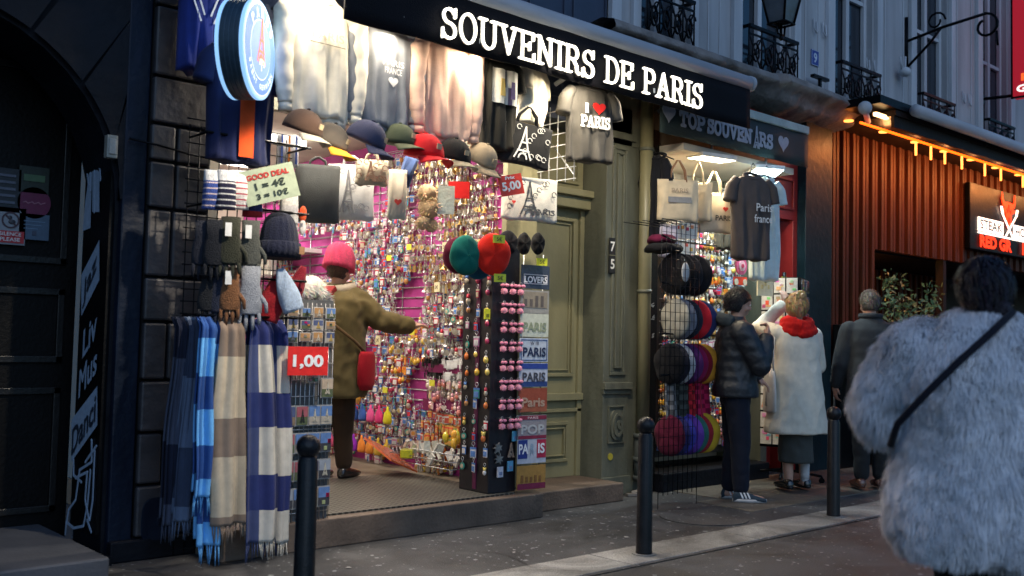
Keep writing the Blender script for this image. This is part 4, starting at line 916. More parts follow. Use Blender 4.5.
# ================================================================== left rack with gloves, hats and scarves
G=thing('wire_display_rack','black wire grid rack holding gloves and hats left of the shop entrance','display rack',(2.72,5.46,0))
b=MB()
for k in range(11): b.tube([(2.40+k*.062,5.46,.05),(2.40+k*.062,5.46,2.5)],.004,5)
for k in range(36): b.tube([(2.38,5.455,.08+k*.07),(3.06,5.455,.08+k*.07)],.0035,5)
b.build('grid',M['black_metal'],G)
for z in (2.42,2.02,1.62,1.40):
    b=MB(); b.tube([(2.38,5.22,z),(3.05,5.22,z)],.008,6); b.tube([(2.4,5.22,z),(2.4,5.46,z)],.007,6); b.tube([(3.03,5.22,z),(3.03,5.46,z)],.007,6); b.build('rail',M['black_metal'],G)
def stripedbag(label,px,py,c1,c2,w=.115,h=.22,rz=-.4,Y=5.2,group=None,freq=7,vert=False):
    c=at(px,py,Y); T=TR(c,rz); b=MB(); n=24; rs=[]; cols=[]
    K=28
    for i in range(K+1):
        v=i/K; d=.018+.03*math.sin(PI*v); rs.append([T@Vector((w/2*(1-.12*(1-v))*(abs(math.cos(p))**.6)*(1 if math.cos(p)>0 else -1),d*math.sin(p),h/2-h*v)) for p in [2*PI*j/n for j in range(n)]])
    for i in range(K):
        for j in range(n): cols.append(c2 if (math.sin((j*1.3 if vert else i/K*freq*PI*2))>.1 and i>K*.25) else (c1 if i>K*.25 else (.75,.75,.75)))
    b.rings(rs,True,True,cols); o=BM(b,'striped_beanie','knit',base=c); tag(o,label,'hat',group); return o
stripedbag('navy and white striped knitted hat at the left end of the top row',213,190,(.05,.09,.33),(.75,.6,.6))
stripedbag('black and white striped knitted hat with a red star in the top row',226,190,(.02,.02,.05),(.78,.76,.75),Y=5.16)
stripedbag('white hat with thin red and blue stripes in the top row',239,190,(.78,.74,.72),(.45,.05,.08),Y=5.2)
stripedbag('red and navy knitted hat behind the green price card',253,198,(.45,.03,.04),(.03,.04,.2),Y=5.24,freq=3)
stripedbag('white hat with blue rim at the right end of the top row',289,205,(.7,.68,.66),(.6,.58,.6),Y=5.26,freq=2)
for k,(px,py) in enumerate(((295,213),(303,214))):
    c=at(px,py,5.3); b=MB(); b.ell(c,(.025,.02,.05),10,6,(.70,.10,.03)); b.ell(c+Vector((0,0,-.08)),(.022,.02,.05),10,6,(.75,.72,.7)); o=BM(b,'knitted_mitten','knit',base=c); tag(o,['orange and white mitten nearest the green price card','orange and white mitten farther right by the entrance'][k],'mitten')
def glove(label,px,py,Y,col,s=1,rz=-.5,cuff=None,pair=True,tagc=True,name='gloves'):
    c=at(px,py,Y); t=thing(name,label,'gloves',c)
    for k in range(2 if pair else 1):
        T=TR(c+Vector((.018*k,.03*k,0)),rz+.15*k)@Matrix.Scale(s,4); b=MB()
        b.rings([[T@Vector((wd*math.cos(p),.016*math.sin(p),z)) for p in [2*PI*j/16 for j in range(16)]] for z,wd in ((.12,.036),(.05,.034),(.03,.040),(-.02,.046),(-.055,.044),(-.062,.03))],True,True,col)
        for i,(dx,l) in enumerate(((-.032,.065),(-.011,.08),(.011,.075),(.032,.055))):
            b.tube([T@Vector((dx,0,-.045)),T@Vector((dx*1.12,-.004,-.045-l*.6)),T@Vector((dx*1.15,-.002,-.045-l))],[.0115,.011,.007],8,col)
        b.tube([T@Vector((.036,0,.01)),T@Vector((.058,-.004,-.02)),T@Vector((.062,-.004,-.055))],[.014,.012,.008],8,col)
        BM(b,'glove','knit',t)
    if tagc: b=MB(); b.box(TR(c,rz)@Vector((-.01,-.04,.10)),(.035,.003,.075),rz+.2,(.7,.7,.68)); BM(b,'price_tag','paint',t)
    return t
glove('dark navy gloves at the left end of the upper glove row',203,250,5.26,(.015,.018,.03),1.35,tagc=False)
glove('black gloves with a white hang tag in the upper glove row',215,250,5.2,(.012,.014,.02),1.4,tagc=False)
glove('dark olive gloves with a white tag in the upper glove row',230,248,5.16,(.035,.037,.025),1.45)
glove('grey green gloves with a slanted tag beside the navy beanie',250,250,5.18,(.085,.09,.08),1.4)
glove('black gloves leftmost in the lower glove row',209,296,5.25,(.014,.016,.02),1.35,tagc=False)
glove('navy gloves second in the lower glove row',219,298,5.22,(.02,.025,.045),1.3,tagc=False)
glove('brown leather gloves in the lower glove row',230,296,5.18,(.20,.09,.04),1.3)
glove('light grey knitted gloves in the lower glove row',250,298,5.16,(.30,.32,.36),1.5,tagc=False)
glove('dark blue gloves hanging low behind the scarf rail',240,316,5.3,(.04,.06,.12),1.2,tagc=False)
def hood(label,px,py,Y,col,w,h,rz=-.5,tilt=.3):
    c=at(px,py,Y); T=TR(c,rz)@Matrix.Rotation(tilt,4,'Y'); b=MB(); rs=[]
    for i in range(15):
        v=i/14; k=(.35+.65*math.sin(PI*min(1,v*1.3)*.5))*(1-.25*max(0,v-.7)); rs.append([T@Vector((w/2*k*math.cos(p),.045*k*math.sin(p)+.008*math.sin(v*9+math.cos(p)*4),h/2-h*v)) for p in [2*PI*j/22 for j in range(22)]])
    b.rings(rs,True,True,col); o=BM(b,'knitted_hat','knit',base=c); tag(o,label,'hat'); return o
hood('deep red knitted hat hanging beneath the navy beanie',274,296,5.24,(.30,.012,.02),.15,.30)
hood('pale blue knitted hat hanging in front of the red one',287,290,5.16,(.42,.52,.66),.13,.26,tilt=-.35)
hood('dark red hat at the right edge of the left rack',298,282,5.3,(.25,.015,.03),.10,.20)
# scarves -----------------------------------------------------------
def plaid(kind):
    def f(u,v):
        h=noise.noise(Vector((u*30,v*60,2)))*.06
        if kind=='navywhite':
            a=math.sin(v*17+.9)>.25; c=((.03,.045,.16) if a else (.07,.09,.20)) if u<.42 else ((.025,.035,.14) if a else (.62,.58,.50))
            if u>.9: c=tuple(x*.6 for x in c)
        elif kind=='beige':
            a=math.sin(v*13+.4)>.35; c=(.27,.20,.15) if a else (.60,.50,.36)
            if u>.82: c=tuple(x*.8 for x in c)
        elif kind=='lightblue':
            a=math.sin(v*16+1.2)>.1; c=(.03,.09,.30) if a else (.16,.48,.90)
            if .3<u<.42 and not a: c=(.1,.3,.6)
        elif kind=='slate':
            a=math.sin(v*10)>.2; c=(.035,.05,.09) if a else (.10,.14,.22)
        elif kind=='dark':
            a=math.sin(v*9+1)>.3; c=(.012,.016,.035) if a else (.06,.075,.12)
        else:
            a=math.sin(v*12)>.2; c=(.10,.02,.06) if a else (.05,.03,.08)
        return tuple(max(0,x*(1+h)) for x in c)
    return f
def scarf(label,px0,px1,pyb,Y,kind,z1=1.385,rz=0,seed=1,drift=0.0,depth=.03,fringe=.10):
    a=at(px0,420,Y); c_=at(px1,420,Y); w=c_.x-a.x; xc=(a.x+c_.x)/2; zb=at((px0+px1)/2,pyb,Y).z+fringe
    t=thing('scarf',label,'scarf',(xc,Y,zb)); rnd=random.Random(seed); p=[rnd.random()*6 for _ in range(5)]
    def pos(u,v,back=0):
        z=z1-(z1-zb)*v; k=.62+.38*min(1,v*2.2)
        x=xc+(u-.5)*w*k+drift*v+.006*math.sin(v*6+p[0]); y=Y+.016*math.sin(u*8+p[1]+v*1.3)*(.5+v)+.010*math.sin(u*17+p[2])+.007*math.sin(v*11+u*3+p[3])+back
        if v<.05: y+= (.05-v)*1.2
        return Vector((x,y,z))
    f=plaid(kind); b=MB(); b.sheet(lambda u,v:pos(u,v),26,70,f); BM(b,'cloth','cloth',t,solid=.008)
    b=MB(); b.sheet(lambda u,v:pos(u*.96+.02,v*.97,.05),20,50,lambda u,v:f(1-u,v)); BM(b,'cloth','cloth',t,solid=.008)
    b=MB(); nf=max(8,int(w/.011))
    for k in range(nf):
        u=(k+.5)/nf; q=pos(u,1); cl=f(u,.99); l=fringe*(.8+.35*rnd.random()); e=Vector((rnd.gauss(0,.008),rnd.gauss(0,.006),0))
        b.tube([q+Vector((0,0,.006)),q+e*.5-Vector((0,0,l*.5)),q+e-Vector((0,0,l))],[.0042,.0038,.0015],5,cl)
    BM(b,'fringe','knit',t); return t
scarf('dark navy plaid scarf leftmost on the scarf rail',171,186,542,5.34,'dark',seed=1,drift=-.03)
scarf('muted plum and blue plaid scarf behind the leftmost scarves',181,196,530,5.36,'plum',seed=8,drift=-.02)
scarf('slate blue plaid scarf second from the left on the rail',184,203,538,5.26,'slate',seed=2,drift=-.03)
scarf('long sky blue and navy checked scarf with pale fringe hanging low',200,222,563,5.20,'lightblue',seed=3)
scarf('shorter bright blue plaid scarf layered over the sky blue one',196,214,515,5.14,'lightblue',seed=12,drift=-.01)
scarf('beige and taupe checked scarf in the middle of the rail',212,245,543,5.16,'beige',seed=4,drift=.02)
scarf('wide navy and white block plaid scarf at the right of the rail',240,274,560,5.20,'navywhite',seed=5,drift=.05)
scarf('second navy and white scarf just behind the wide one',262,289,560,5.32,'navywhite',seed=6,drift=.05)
MB().tube([(2.36,5.22,1.455),(3.08,5.22,1.455)],.012,8)
# ================================================================== card and magnet rack by the entrance
K=thing('postcard_rack','tall narrow rack of magnets and postcards at the left edge of the entrance','card rack',(3.14,5.38,0))
b=MB(); b.span((2.99,5.385,.12),(3.33,5.40,1.52)); BM(b.__class__().span((2.985,5.37,.10),(3.335,5.40,1.52),(.10,.10,.10)),'back_panel','paint',K)
b=MB()
for k in range(12): b.tube([(2.99+k*.0315,5.36,.12),(2.99+k*.0315,5.36,1.5)],.0028,5)
for k in range(14): b.tube([(2.985,5.35,.13+k*.1),(3.335,5.35,.13+k*.1)],.003,5)
b.build('wire_pockets',M['steel'],K)
rnd=random.Random(11)
def pcard_face(mb,T,w,h):
    r=rnd; sky=r.choice([(.12,.22,.45),(.45,.25,.10),(.3,.33,.38),(.08,.10,.2),(.5,.4,.3),(.35,.10,.12)]); gd=r.choice([(.10,.12,.06),(.25,.18,.12),(.05,.05,.06),(.4,.36,.3)])
    mb.prism([(-w*.46,-h*.05),(w*.46,-h*.05),(w*.46,h*.46),(-w*.46,h*.46)],.002,T@TR((0,-.008,0)),sky); mb.prism([(-w*.46,-h*.46),(w*.46,-h*.46),(w*.46,-h*.05),(-w*.46,-h*.05)],.002,T@TR((0,-.008,0)),gd)
    if r.random()<.6: strokes(mb,[[(p[0]*w*.8,p[1]*h*.6-h*.3) for p in q] for q in tower_strokes()],w*.06,T,r.choice([(.55,.5,.4),(.03,.03,.03),(.5,.35,.1)]),.002,.012)
    else:
        for k in range(3): mb.box(T@Vector((r.uniform(-.3,.3)*w,-.011,r.uniform(-.3,.3)*h)),(w*.25,.004,h*.2),0,(r.random()*.6,r.random()*.5,r.random()*.5))
magp=[]
for i in range(10):
    mb,T=flatsign('','',(0,0,0),.07,.055 if i%2 else .07,(.55,.53,.5)); pcard_face(mb,T,.066,.052 if i%2 else .066); magp.append(mb.mesh('fridge_magnet',M['plastic']))
pcp=[]
for i in range(9):
    mb,T=flatsign('','',(0,0,0),.085,.125,(.32,.32,.32),th=.004); pcard_face(mb,T,.083,.12); pcp.append(mb.mesh('postcard',M['plastic']))
def inst(me,name,loc,rz,label,cat,group,rx=0,ry=0,s=1):
    o=bpy.data.objects.new(name,me); COL.objects.link(o); o.location=loc; o.rotation_euler=(rx,ry,rz); o.scale=(s,s,s); tag(o,label,cat,group); return o
for r_ in range(3):
    for c in range(4):
        inst(rnd.choice(magp),'fridge_magnet',(3.03+.087*c,5.33,1.44-.075*r_),rnd.uniform(-.2,.2),'picture magnet above the red 1,00 card on the entrance rack','magnet','picture magnets above the red 1,00 card')
for r_ in range(2):
    inst(rnd.choice(magp),'fridge_magnet',(3.03,5.33,1.19-.08*r_),0,'picture magnet left of the red 1,00 card on the entrance rack','magnet','picture magnets left of the red 1,00 card')
inst(magp[3],'fridge_magnet',(3.17,5.31,1.045),0,'single picture magnet just under the red 1,00 card','magnet',None)
for r_ in range(5):
    for c in range(4):
        if r_==0 and c in(0,1,2): continue
        inst(rnd.choice(pcp),'postcard',(3.03+.085*c,5.335,.98-.165*r_),rnd.uniform(-.05,.05),'postcard in the wire pockets under the red 1,00 card','postcard','postcards on the entrance rack')
# ================================================================== right interior wall of trinkets
def ringlet(b,T,r=.012,col=(.6,.6,.58)): b.tube([T@Vector((0,r*math.cos(a),-r+r*math.sin(a))) for a in [2*PI*k/8 for k in range(9)]],.0022,4,col)
def trinket(kind,col,col2):
    b=MB(); T=Matrix.Rotation(-PI/2,4,'Z')  # flat faces look along -X
    ringlet(b,Matrix.Identity(4)); b.tube([(0,0,-.024),(0,0,-.036)],.002,4,(.6,.6,.55))
    if kind=='tower': 
        b.rings([[(sx*w,sy*w,z) for sx,sy in ((1,1),(-1,1),(-1,-1),(1,-1))] for z,w in ((-.036,.002),(-.062,.005),(-.078,.009),(-.090,.017))],col=col,smooth=False)
    elif kind=='disc': b.disc((0,0,-.060),(1,0,0),.022,.006,16,col); b.disc((0,0,-.060),(1,0,0),.014,.010,12,col2)
    elif kind=='card': b.box((0,0,-.068),(.005,.042,.06),0,col); b.box((-.004,0,-.074),(.004,.032,.035),0,col2); b.box((0,.0,-.040),(.006,.044,.012),0,col2)
    elif kind=='heart': b.prism([(x*.045,z*.045-.060) for x,z in heart(14)],.010,T,col)
    elif kind=='bulb': b.ell((0,0,-.062),(.018,.018,.024),10,6,col); b.ell((0,0,-.042),(.011,.011,.009),8,5,col2)
    elif kind=='bunch':
        for k in range(3): b.tube([(.006*k-.006,.013*(k-1),-.034),(.004,.016*(k-1),-.09)],[.004,.007],6,(col,col2,col)[k])
    elif kind=='figure':
        b.ell((0,0,-.052),(.013,.014,.014),8,6,col); b.ell((0,0,-.080),(.016,.017,.022),8,6,col2); b.ell((0,.012,-.041),(.006,.006,.008),6,4,col); b.ell((0,-.012,-.041),(.006,.006,.008),6,4,col)
    return b
SIL=[(.62,.60,.56),(.45,.42,.36),(.70,.68,.62),(.35,.30,.22)]; GOLD=[(.65,.42,.12),(.5,.3,.1),(.7,.5,.22)]
CLR=[(.60,.03,.06),(.55,.25,.08),(.5,.42,.3),(.10,.25,.60),(.75,.72,.70),(.7,.25,.45),(.05,.35,.28),(.80,.78,.75),(.45,.04,.10),(.75,.72,.70)]
ORG=[(.80,.30,.03),(.80,.48,.05),(.85,.62,.12),(.75,.18,.03)]
TK={}
def tset(nm,kinds,cols,cols2,m,n):
    rr=random.Random(len(nm)*7+n); TK[nm]=[(trinket(rr.choice(kinds),rr.choice(cols),rr.choice(cols2)),m) for _ in range(n)]; 
    TK[nm]=[(b_,b_.mesh('keyring',M[m_])) for b_,m_ in TK[nm]]
tset('silver',['tower','disc','bunch','tower','bulb'],SIL,SIL+GOLD,'shiny',9)
tset('gold',['tower','disc','bunch','heart'],GOLD+SIL[:2],GOLD,'shiny',7)
tset('colour',['card','disc','heart','figure','card','bulb'],CLR,CLR,'plastic',14)
tset('orange',['figure','bulb','card','figure'],ORG,ORG+[(.8,.75,.7)],'plastic',7)
tset('mono',['bunch','card'],[(.02,.02,.02),(.03,.03,.03)],[(.02,.02,.02),(.04,.04,.04)],'plastic',3)
tset('white',['bunch','card'],[(.75,.74,.7)],[(.8,.8,.78),(.6,.6,.6)],'plastic',3)
tset('pack',['card'],[(.70,.68,.60),(.2,.4,.12),(.7,.1,.05)],[(.75,.4,.1),(.5,.08,.05),(.15,.35,.1)],'plastic',6)
tset('pinkish',['card','heart','figure'],[(.8,.42,.48),(.78,.7,.62),(.75,.2,.3)],[(.8,.6,.5),(.75,.25,.2),(.8,.65,.3)],'plastic',6)
def zone(y,z):
    near=y<6.75
    if z>1.78 and y<7.0: return 'gold' if random.random()<.45 else 'silver'
    if near:
        if z>1.25: return 'silver' if random.random()<.72 else 'colour'
        if z>1.06: return 'mono' if y>6.45 else 'white'
        if z>.78: return 'pinkish'
        if z>.55: return 'pack'
        return 'orange' if random.random()<.3 else 'silver'
    if y<7.35:
        if z>1.6: return 'colour' if random.random()<.6 else 'silver'
        if z>1.0: return 'orange' if random.random()<.35 else 'colour' if random.random()<.6 else 'silver'
        return 'colour' if random.random()<.7 else 'silver'
    return 'colour' if random.random()<.75 else 'silver'
LBL={'silver':'silver metal keyring on the pink trinket wall','gold':'golden metal keyring on the pink trinket wall','colour':'colourful little keyring on the pink trinket wall','orange':'orange and yellow figure keyring on the pink trinket wall','mono':'black strap keyring on the pink trinket wall','white':'white strap keyring on the pink trinket wall','pack':'carded packet keyring low on the pink trinket wall','pinkish':'pink and cream keyring low on the pink trinket wall'}
GRP={k:v.replace('keyring','keyrings').replace(' figure',' figure')+'' for k,v in LBL.items()}
random.seed(21)
cand=[]; z=.30
while z<2.95:
    y=5.93
    while y<9.9:
        if not (noise.noise(Vector((y*1.7,z*2.1,4)))>(.34 if y<6.6 else .14)):
            for d in ((0,1,2) if y<6.7 else (0,1)):
                if random.random()<.93: cand.append((y+random.uniform(-.012,.012)+d*.02, z+random.uniform(-.012,.012)-d*.008, 5.16-.045*d-random.random()*.02, zone(y,z)))
        y+=.048+.004*(z%.3)
    z+=.088
cand=[c for c in cand if c[0]>5.9]
order=sorted(cand,key=lambda c:c[0]-(.6 if c[2]<5.15 else 0))
ind=order[:292]; rest=order[292:]
for (y,z,x,kd) in ind:
    b_,me=random.choice(TK[kd]); inst(me,'keyring',(x,y,z),random.uniform(-.5,.5),LBL[kd],'keyring',GRP[kd],s=random.uniform(.8,1.05))
far={'shiny':MB(),'plastic':MB()}
for (y,z,x,kd) in rest:
    b_,me=random.choice(TK[kd]); mk='shiny' if kd in('silver','gold') else 'plastic'; T=TR((x,y,z),random.uniform(-.6,.6),s=random.uniform(.9,1.25))
    far[mk].add([T@Vector(v) for v in b_.v],b_.f,list(b_.c),False)
# goods beyond on the far part and back wall of the shop
for k in range(900):
    x=random.uniform(2.8,5.1); z=random.uniform(.3,2.4); kd=random.choice(['colour','silver','colour','white']); b_,me=random.choice(TK[kd]); T=TR((x,10.24-random.random()*.08,z),PI/2,s=1.9); far['shiny' if kd=='silver' else 'plastic'].add([T@Vector(v) for v in b_.v],b_.f,list(b_.c),False)
o=far['shiny'].build('metal_trinkets',M['shiny']); tag(o,'mass of small metal trinkets deeper on the pink shop wall','trinkets',kind='stuff')
o=far['plastic'].build('plastic_trinkets',M['plastic']); tag(o,'mass of small colourful trinkets deeper on the pink shop wall','trinkets',kind='stuff')
WH_=B
b=MB(); z=.33
while z<2.98:
    b.tube([(5.183,5.9,z),(5.183,10.2,z)],.005,4)
    b.tube([(5.13,5.9,z),(5.13,10.2,z)],.003,4); z+=.088
b.build('hook_rods',M['steel'],WH_)
b=MB(); y=6.0
while y<10: b.tube([(5.18,y,.2),(5.18,y,2.95)],.006,4); y+=.4
b.build('hook_uprights',M['steel'],WH_)
# maroon display cards, price tags, shelf, trays
for k,(y0,y1,z,zh,l) in enumerate(((5.92,6.75,1.02,.07,'maroon header strip above the pink keyrings on the trinket wall'),(5.92,6.7,.70,.10,'lower maroon header strip on the trinket wall'))):
    o=MB().span((5.06,y0,z),(5.075,y1,z+zh),(.17,.008,.07)).build('header_strip',M['paint'],base=(5.07,(y0+y1)/2,z)); tag(o,l,'header strip')
for k,(px,py,Y,l) in enumerate(((409,247,5.9,'top of the pink wall above the shopper’s hand'),(389,258,5.9,'pink wall between shopper and gold charms'),(445,247,5.85,'gold charms left of the green beret'),(437,287,5.85,'silver keyrings under the green beret'),(378,340,6,'pink wall right of the red shoulder bag'),(412,332,6,'orange figures by the shopper’s hand'),(432,383,5.9,'maroon header strip'),(385,390,6,'pink wall below the red shoulder bag'))):
    q=atx(px,py,5.03); col=(.78,.74,.06) if k in(0,1,5,6,7) else (.75,.68,.42); mb=MB(); mb.box(q,(.004,.07,.05 if k in(0,1,5,6,7) else .08),0,col)
    if k in (2,3,4): put_text(mb,'2€',Matrix.Translation(q+Vector((-.003,0,0)))@Matrix.Rotation(-PI/2,4,'Z'),w=.04,h=.03,col=(.1,.05,.02))
    o=BM(mb,'price_tag','paint',base=q); tag(o,('yellow' if k in(0,1,5,6,7) else 'cream')+' price tag by the '+l,'price tag')
b=MB(); b.span((4.9,8.6,2.12),(5.2,10.2,2.16)); o=b.build('wall_shelf',M['whitewire'],base=(5,9,2.14)); tag(o,'white shelf edge high at the left over the pink wall','shelf')

# basket trays on the floor by the wall
def tray(label,c,w,d,h,rz,items,name='wire_tray'):
    t=thing(name,label,'tray',c); T=TR(c,rz); b=MB()
    for z in (0,h*.5,h):
        k=1+.15*z/h; b.tube([T@Vector((sx*w/2*k,sy*d/2*k,z)) for sx,sy in ((1,1),(-1,1),(-1,-1),(1,-1),(1,1))],.004,5)
    for i in range(9):
        for sy in (-1,1): b.tube([T@Vector((-w/2+w*i/8,sy*d/2,0)),T@Vector(((-w/2+w*i/8)*1.15,sy*d/2*1.15,h))],.003,4)
    b.build('basket',M['steel'],t)
    return t,T
c=Vector((4.92,6.35,.30)); t,T=tray('low wire tray of white trinkets at the foot of the pink wall',c,.26,.75,.12,0,None)
rr=random.Random(4)
for k in range(24):
    q=T@Vector((rr.uniform(-.11,.11),rr.uniform(-.34,.34),.05+.1*rr.random())); b=MB(); cl=rr.choice([(.75,.73,.66),(.7,.68,.6),(.6,.6,.5)]); b.box(q,(.02,.05,.08),rr.random()*3,cl,M=Matrix.Rotation(rr.uniform(-.7,.7),4,'X')@Matrix.Rotation(rr.random()*3,4,'Z')); o=BM(b,'white_trinket','plastic',base=q); tag(o,'small white trinket in the low wire tray','trinket','white trinkets in the low tray')
q=Vector((4.78,6.75,.34)); o=BM(MB().box(q,(.32,.42,.015),.3,(.80,.16,.05),M=Matrix.Rotation(.35,4,'X')@Matrix.Rotation(.4,4,'Y')),'orange_packet','plastic',base=q); tag(o,'flat orange packet leaning on the low wire tray','packet')
q=Vector((4.80,6.55,.37)); o=BM(MB().box(q,(.12,.10,.07),.8,(.62,.60,.02)),'yellow_packet','plastic',base=q,bev=.01); tag(o,'small yellow packet on the low wire tray','packet')
# small bags rows hanging near the floor
rr=random.Random(9)
for k in range(9):
    for r_,zc in enumerate((.62,.34)):
        y=7.15+k*.13; cl=[[(.75,.68,.03),(.75,.05,.22),(.75,.1,.3),(.05,.12,.42),(.04,.1,.35),(.8,.25,.05),(.7,.03,.1),(.6,.6,.5),(.7,.1,.2)],[(.65,.42,.05),(.65,.4,.05),(.8,.28,.04),(.8,.25,.04),(.28,.03,.45),(.3,.03,.5),(.3,.03,.45),(.6,.1,.2),(.5,.5,.5)]][r_][k]
        c=Vector((5.02,y,zc)); b=MB(); b.rings([[c+Vector((d*math.cos(p),w*math.sin(p),z)) for p in [2*PI*j/12 for j in range(12)]] for z,w,d in ((.08,.012,.008),(.05,.014,.01),(.02,.045,.02),(-.05,.058,.026),(-.07,.045,.02))],True,True,cl); o=BM(b,'drawstring_pouch','cloth',base=c); tag(o,['coloured drawstring pouch in the upper row low on the pink wall','coloured drawstring pouch in the bottom row low on the pink wall'][r_],'pouch',['upper row of drawstring pouches','bottom row of drawstring pouches'][r_])
for k,(zc,cl,lb) in enumerate(((.78,(.70,.45,.04),'bunch of golden pouches hanging low on the pink wall behind the shopper’s bag'),(.52,(.78,.58,.05),'bunch of yellow pouches low on the near end of the trinket wall'))):
    c=Vector((5.0,7.6-.95*k if k==0 else 6.25,zc)); b=MB()
    for j in range(6): b.ell(c+Vector((rr.uniform(-.03,.03),rr.uniform(-.07,.07),rr.uniform(-.06,.06))),(.025,.03,.045),8,6,tuple(x*rr.uniform(.7,1.1) for x in cl))
    o=BM(b,'pouch_bunch','plastic',base=c); tag(o,lb,'pouches')
# tall silver rack of models deep left
for k in range(14):
    y=8.6+.12*(k%7); z=1.55+.32*(k//7); c=Vector((4.62,y,z)); b=MB(); h=.26
    b.rings([[(c.x+sx*w,c.y+sy*w,c.z+zz*h) for sx,sy in ((1,1),(-1,1),(-1,-1),(1,-1))] for zz,w in ((1,.004),(.6,.012),(.3,.025),(.28,.032),(.22,.028),(0,.055))],smooth=False,col=(.5,.48,.42)); o=BM(b,'tower_model','shiny',base=c); tag(o,['silver tower model on the lower back shelf','silver tower model on the upper back shelf'][k//7],'figurine',['tower models on the lower back shelf','tower models on the upper back shelf'][k//7])
b=MB()
for z in (1.52,1.84): b.span((4.5,8.5,z),(4.75,9.5,z+.02))
for z0 in (8.5,9.48): b.span((4.6,z0,.18),(4.64,z0+.03,2.1))
o=b.build('figurine_shelf',M['steel'],base=(4.6,9,.18)); tag(o,'narrow steel shelf unit with tower models behind the shopper','shelf')
# ================================================================== black keyring block at the corner
KB=thing('black_display_board','black display block with a magnet side and a pompom side at the entrance corner','display board',(5,5.6,.18))
MB().span((4.735,5.47,.19),(5.0,5.80,2.02),(.012,.010,.014)).build('board',M['paint'],KB,bev=.004)
MB().span((4.729,5.60,.21),(4.734,5.64,2.0),(.12,.01,.06)).build('maroon_strip',M['paint'],KB)
b=MB()
for r_ in range(8):
    for c in range(3): b.tube([(4.80+.078*c,5.47,1.71-.14*r_),(4.80+.078*c,5.40,1.715-.14*r_)],.0025,4)
b.build('hooks',M['steel'],KB)
def pompom(c):
    t=thing('pompom_keyring','pink fluffy pompom keyring with a bow on the black board','keyring',c,'pink pompom keyrings on the black board')
    b=MB(); b.tube([Vector(c)+Vector((.012*math.cos(a),0,.012*math.sin(a)+.045)) for a in [2*PI*k/10 for k in range(11)]],.002,5,(.6,.6,.6)); b.build('ring',M['steel'],t)
    b=MB(); pomball(b,Vector(c)+Vector((0,0,-.015)),.030,(.85,.36,.45),120); BM(b,'pompom','felt',t)
    b=MB()
    for s in (-1,1): b.ell(Vector(c)+Vector((s*.018,-.008,.028)),(.018,.010,.012),8,6,(.85,.30,.40))
    b.ell(Vector(c)+Vector((0,-.012,.028)),(.007,.007,.008),6,4,(.7,.2,.3)); BM(b,'bow','felt',t); return t
pr=pompom((0,0,0)); first=True
for r_ in range(8):
    for c in range(3):
        o=pr if first else copy_tree(pr); first=False
        o.location=(4.80+.078*c+random.uniform(-.006,.006),5.405,1.67-.14*r_); o.rotation_euler=(0,0,random.uniform(-.4,.4))
rr=random.Random(14)
for r_ in range(14):
    for c in range(3):
        y=5.50+.115*c; z=1.86-.115*r_+rr.uniform(-.02,.02); kd='orange' if rr.random()<.35 else 'colour'; b_,me=rr.choice(TK[kd])
        inst(me,'magnet_figure',(4.717,y+rr.uniform(-.015,.015),z+.06),rr.uniform(-.3,.3),'small '+('orange and yellow' if kd=='orange' else 'colourful picture')+' trinket on the side of the black block','magnet','orange trinkets on the side of the black block' if kd=='orange' else 'coloured trinkets on the side of the black block',s=rr.uniform(.85,1.2))
def starb(c,r,col,n=6,seed=0):
    b=MB(); q=random.Random(seed); b.prism([(r*(1 if i%2 else .5)*q.uniform(.8,1.1)*math.cos(PI*i/n),r*(1 if i%2 else .5)*q.uniform(.8,1.1)*math.sin(PI*i/n)) for i in range(2*n)],.015,TR(c),col); return b
for k,(px,py,l) in enumerate(((498,448,'glittering silver brooch below the pompoms, left of the small tower'),(499,459,'glittering dark brooch below the first silver brooch'))):
    q=at(px,py,5.45); o=BM(starb(q,.045,(.35,.34,.32),7,k),'brooch','shiny',base=q); tag(o,l,'brooch')
q=at(511,450,5.45); mb=MB(); strokes(mb,[[(p[0]*.12,p[1]*.10-.05) for p in s] for s in tower_strokes()],.010,TR(q),(.5,.38,.3),.01,0); o=BM(mb,'tower_charm','shiny',base=q); tag(o,'small glittering tower charm low on the black board','charm')
for k,(px,py,cl,l) in enumerate(((515,436,(.12,.42,.65),'bright blue card low on the black board under the pompoms'),(510,466,(.12,.38,.60),'blue card on the lowest part of the black board'),(500,472,(.62,.62,.68),'white picture card at the bottom of the black board'),(487,314,(.62,.62,.02),'yellow price tag high on the black block side'))):
    q=at(px,py,5.44); pack(l,q,.055,.075,cl,.1,face=lambda mb,T,w,h: mb.box(T@Vector((0,-.008,-.01)),(w*.5,.003,h*.3),0,(.2,.25,.4) if cl[0]<.6 or cl[1]>.61 and cl[2]>.1 else (.2,.2,.02)),name='picture_card',cat='card')
for k,(px,py,l) in enumerate(((538,236,'over the licence plates by the black hats'),(499,241,'above the red beret'),(500,278,'between the red beret and the first pompoms'),(541,299,'on the topmost packet of the plate column'))):
    q=at(px,py+(0 if k!=1 else -2),5.05 if k<3 else 5.33)
    if k==0: continue
    if k==3: q=at(542,262,5.30)
    pack('yellow price tag '+l,q,.085,.055,(.70,.70,.03),R(-20),m='paint',name='price_tag',cat='price tag',face=lambda mb,T,w,h: put_text(mb,'5€',T@TR((0,-.006,0)),w=.04,h=.03,col=(.1,.1,.02)),th=.004)
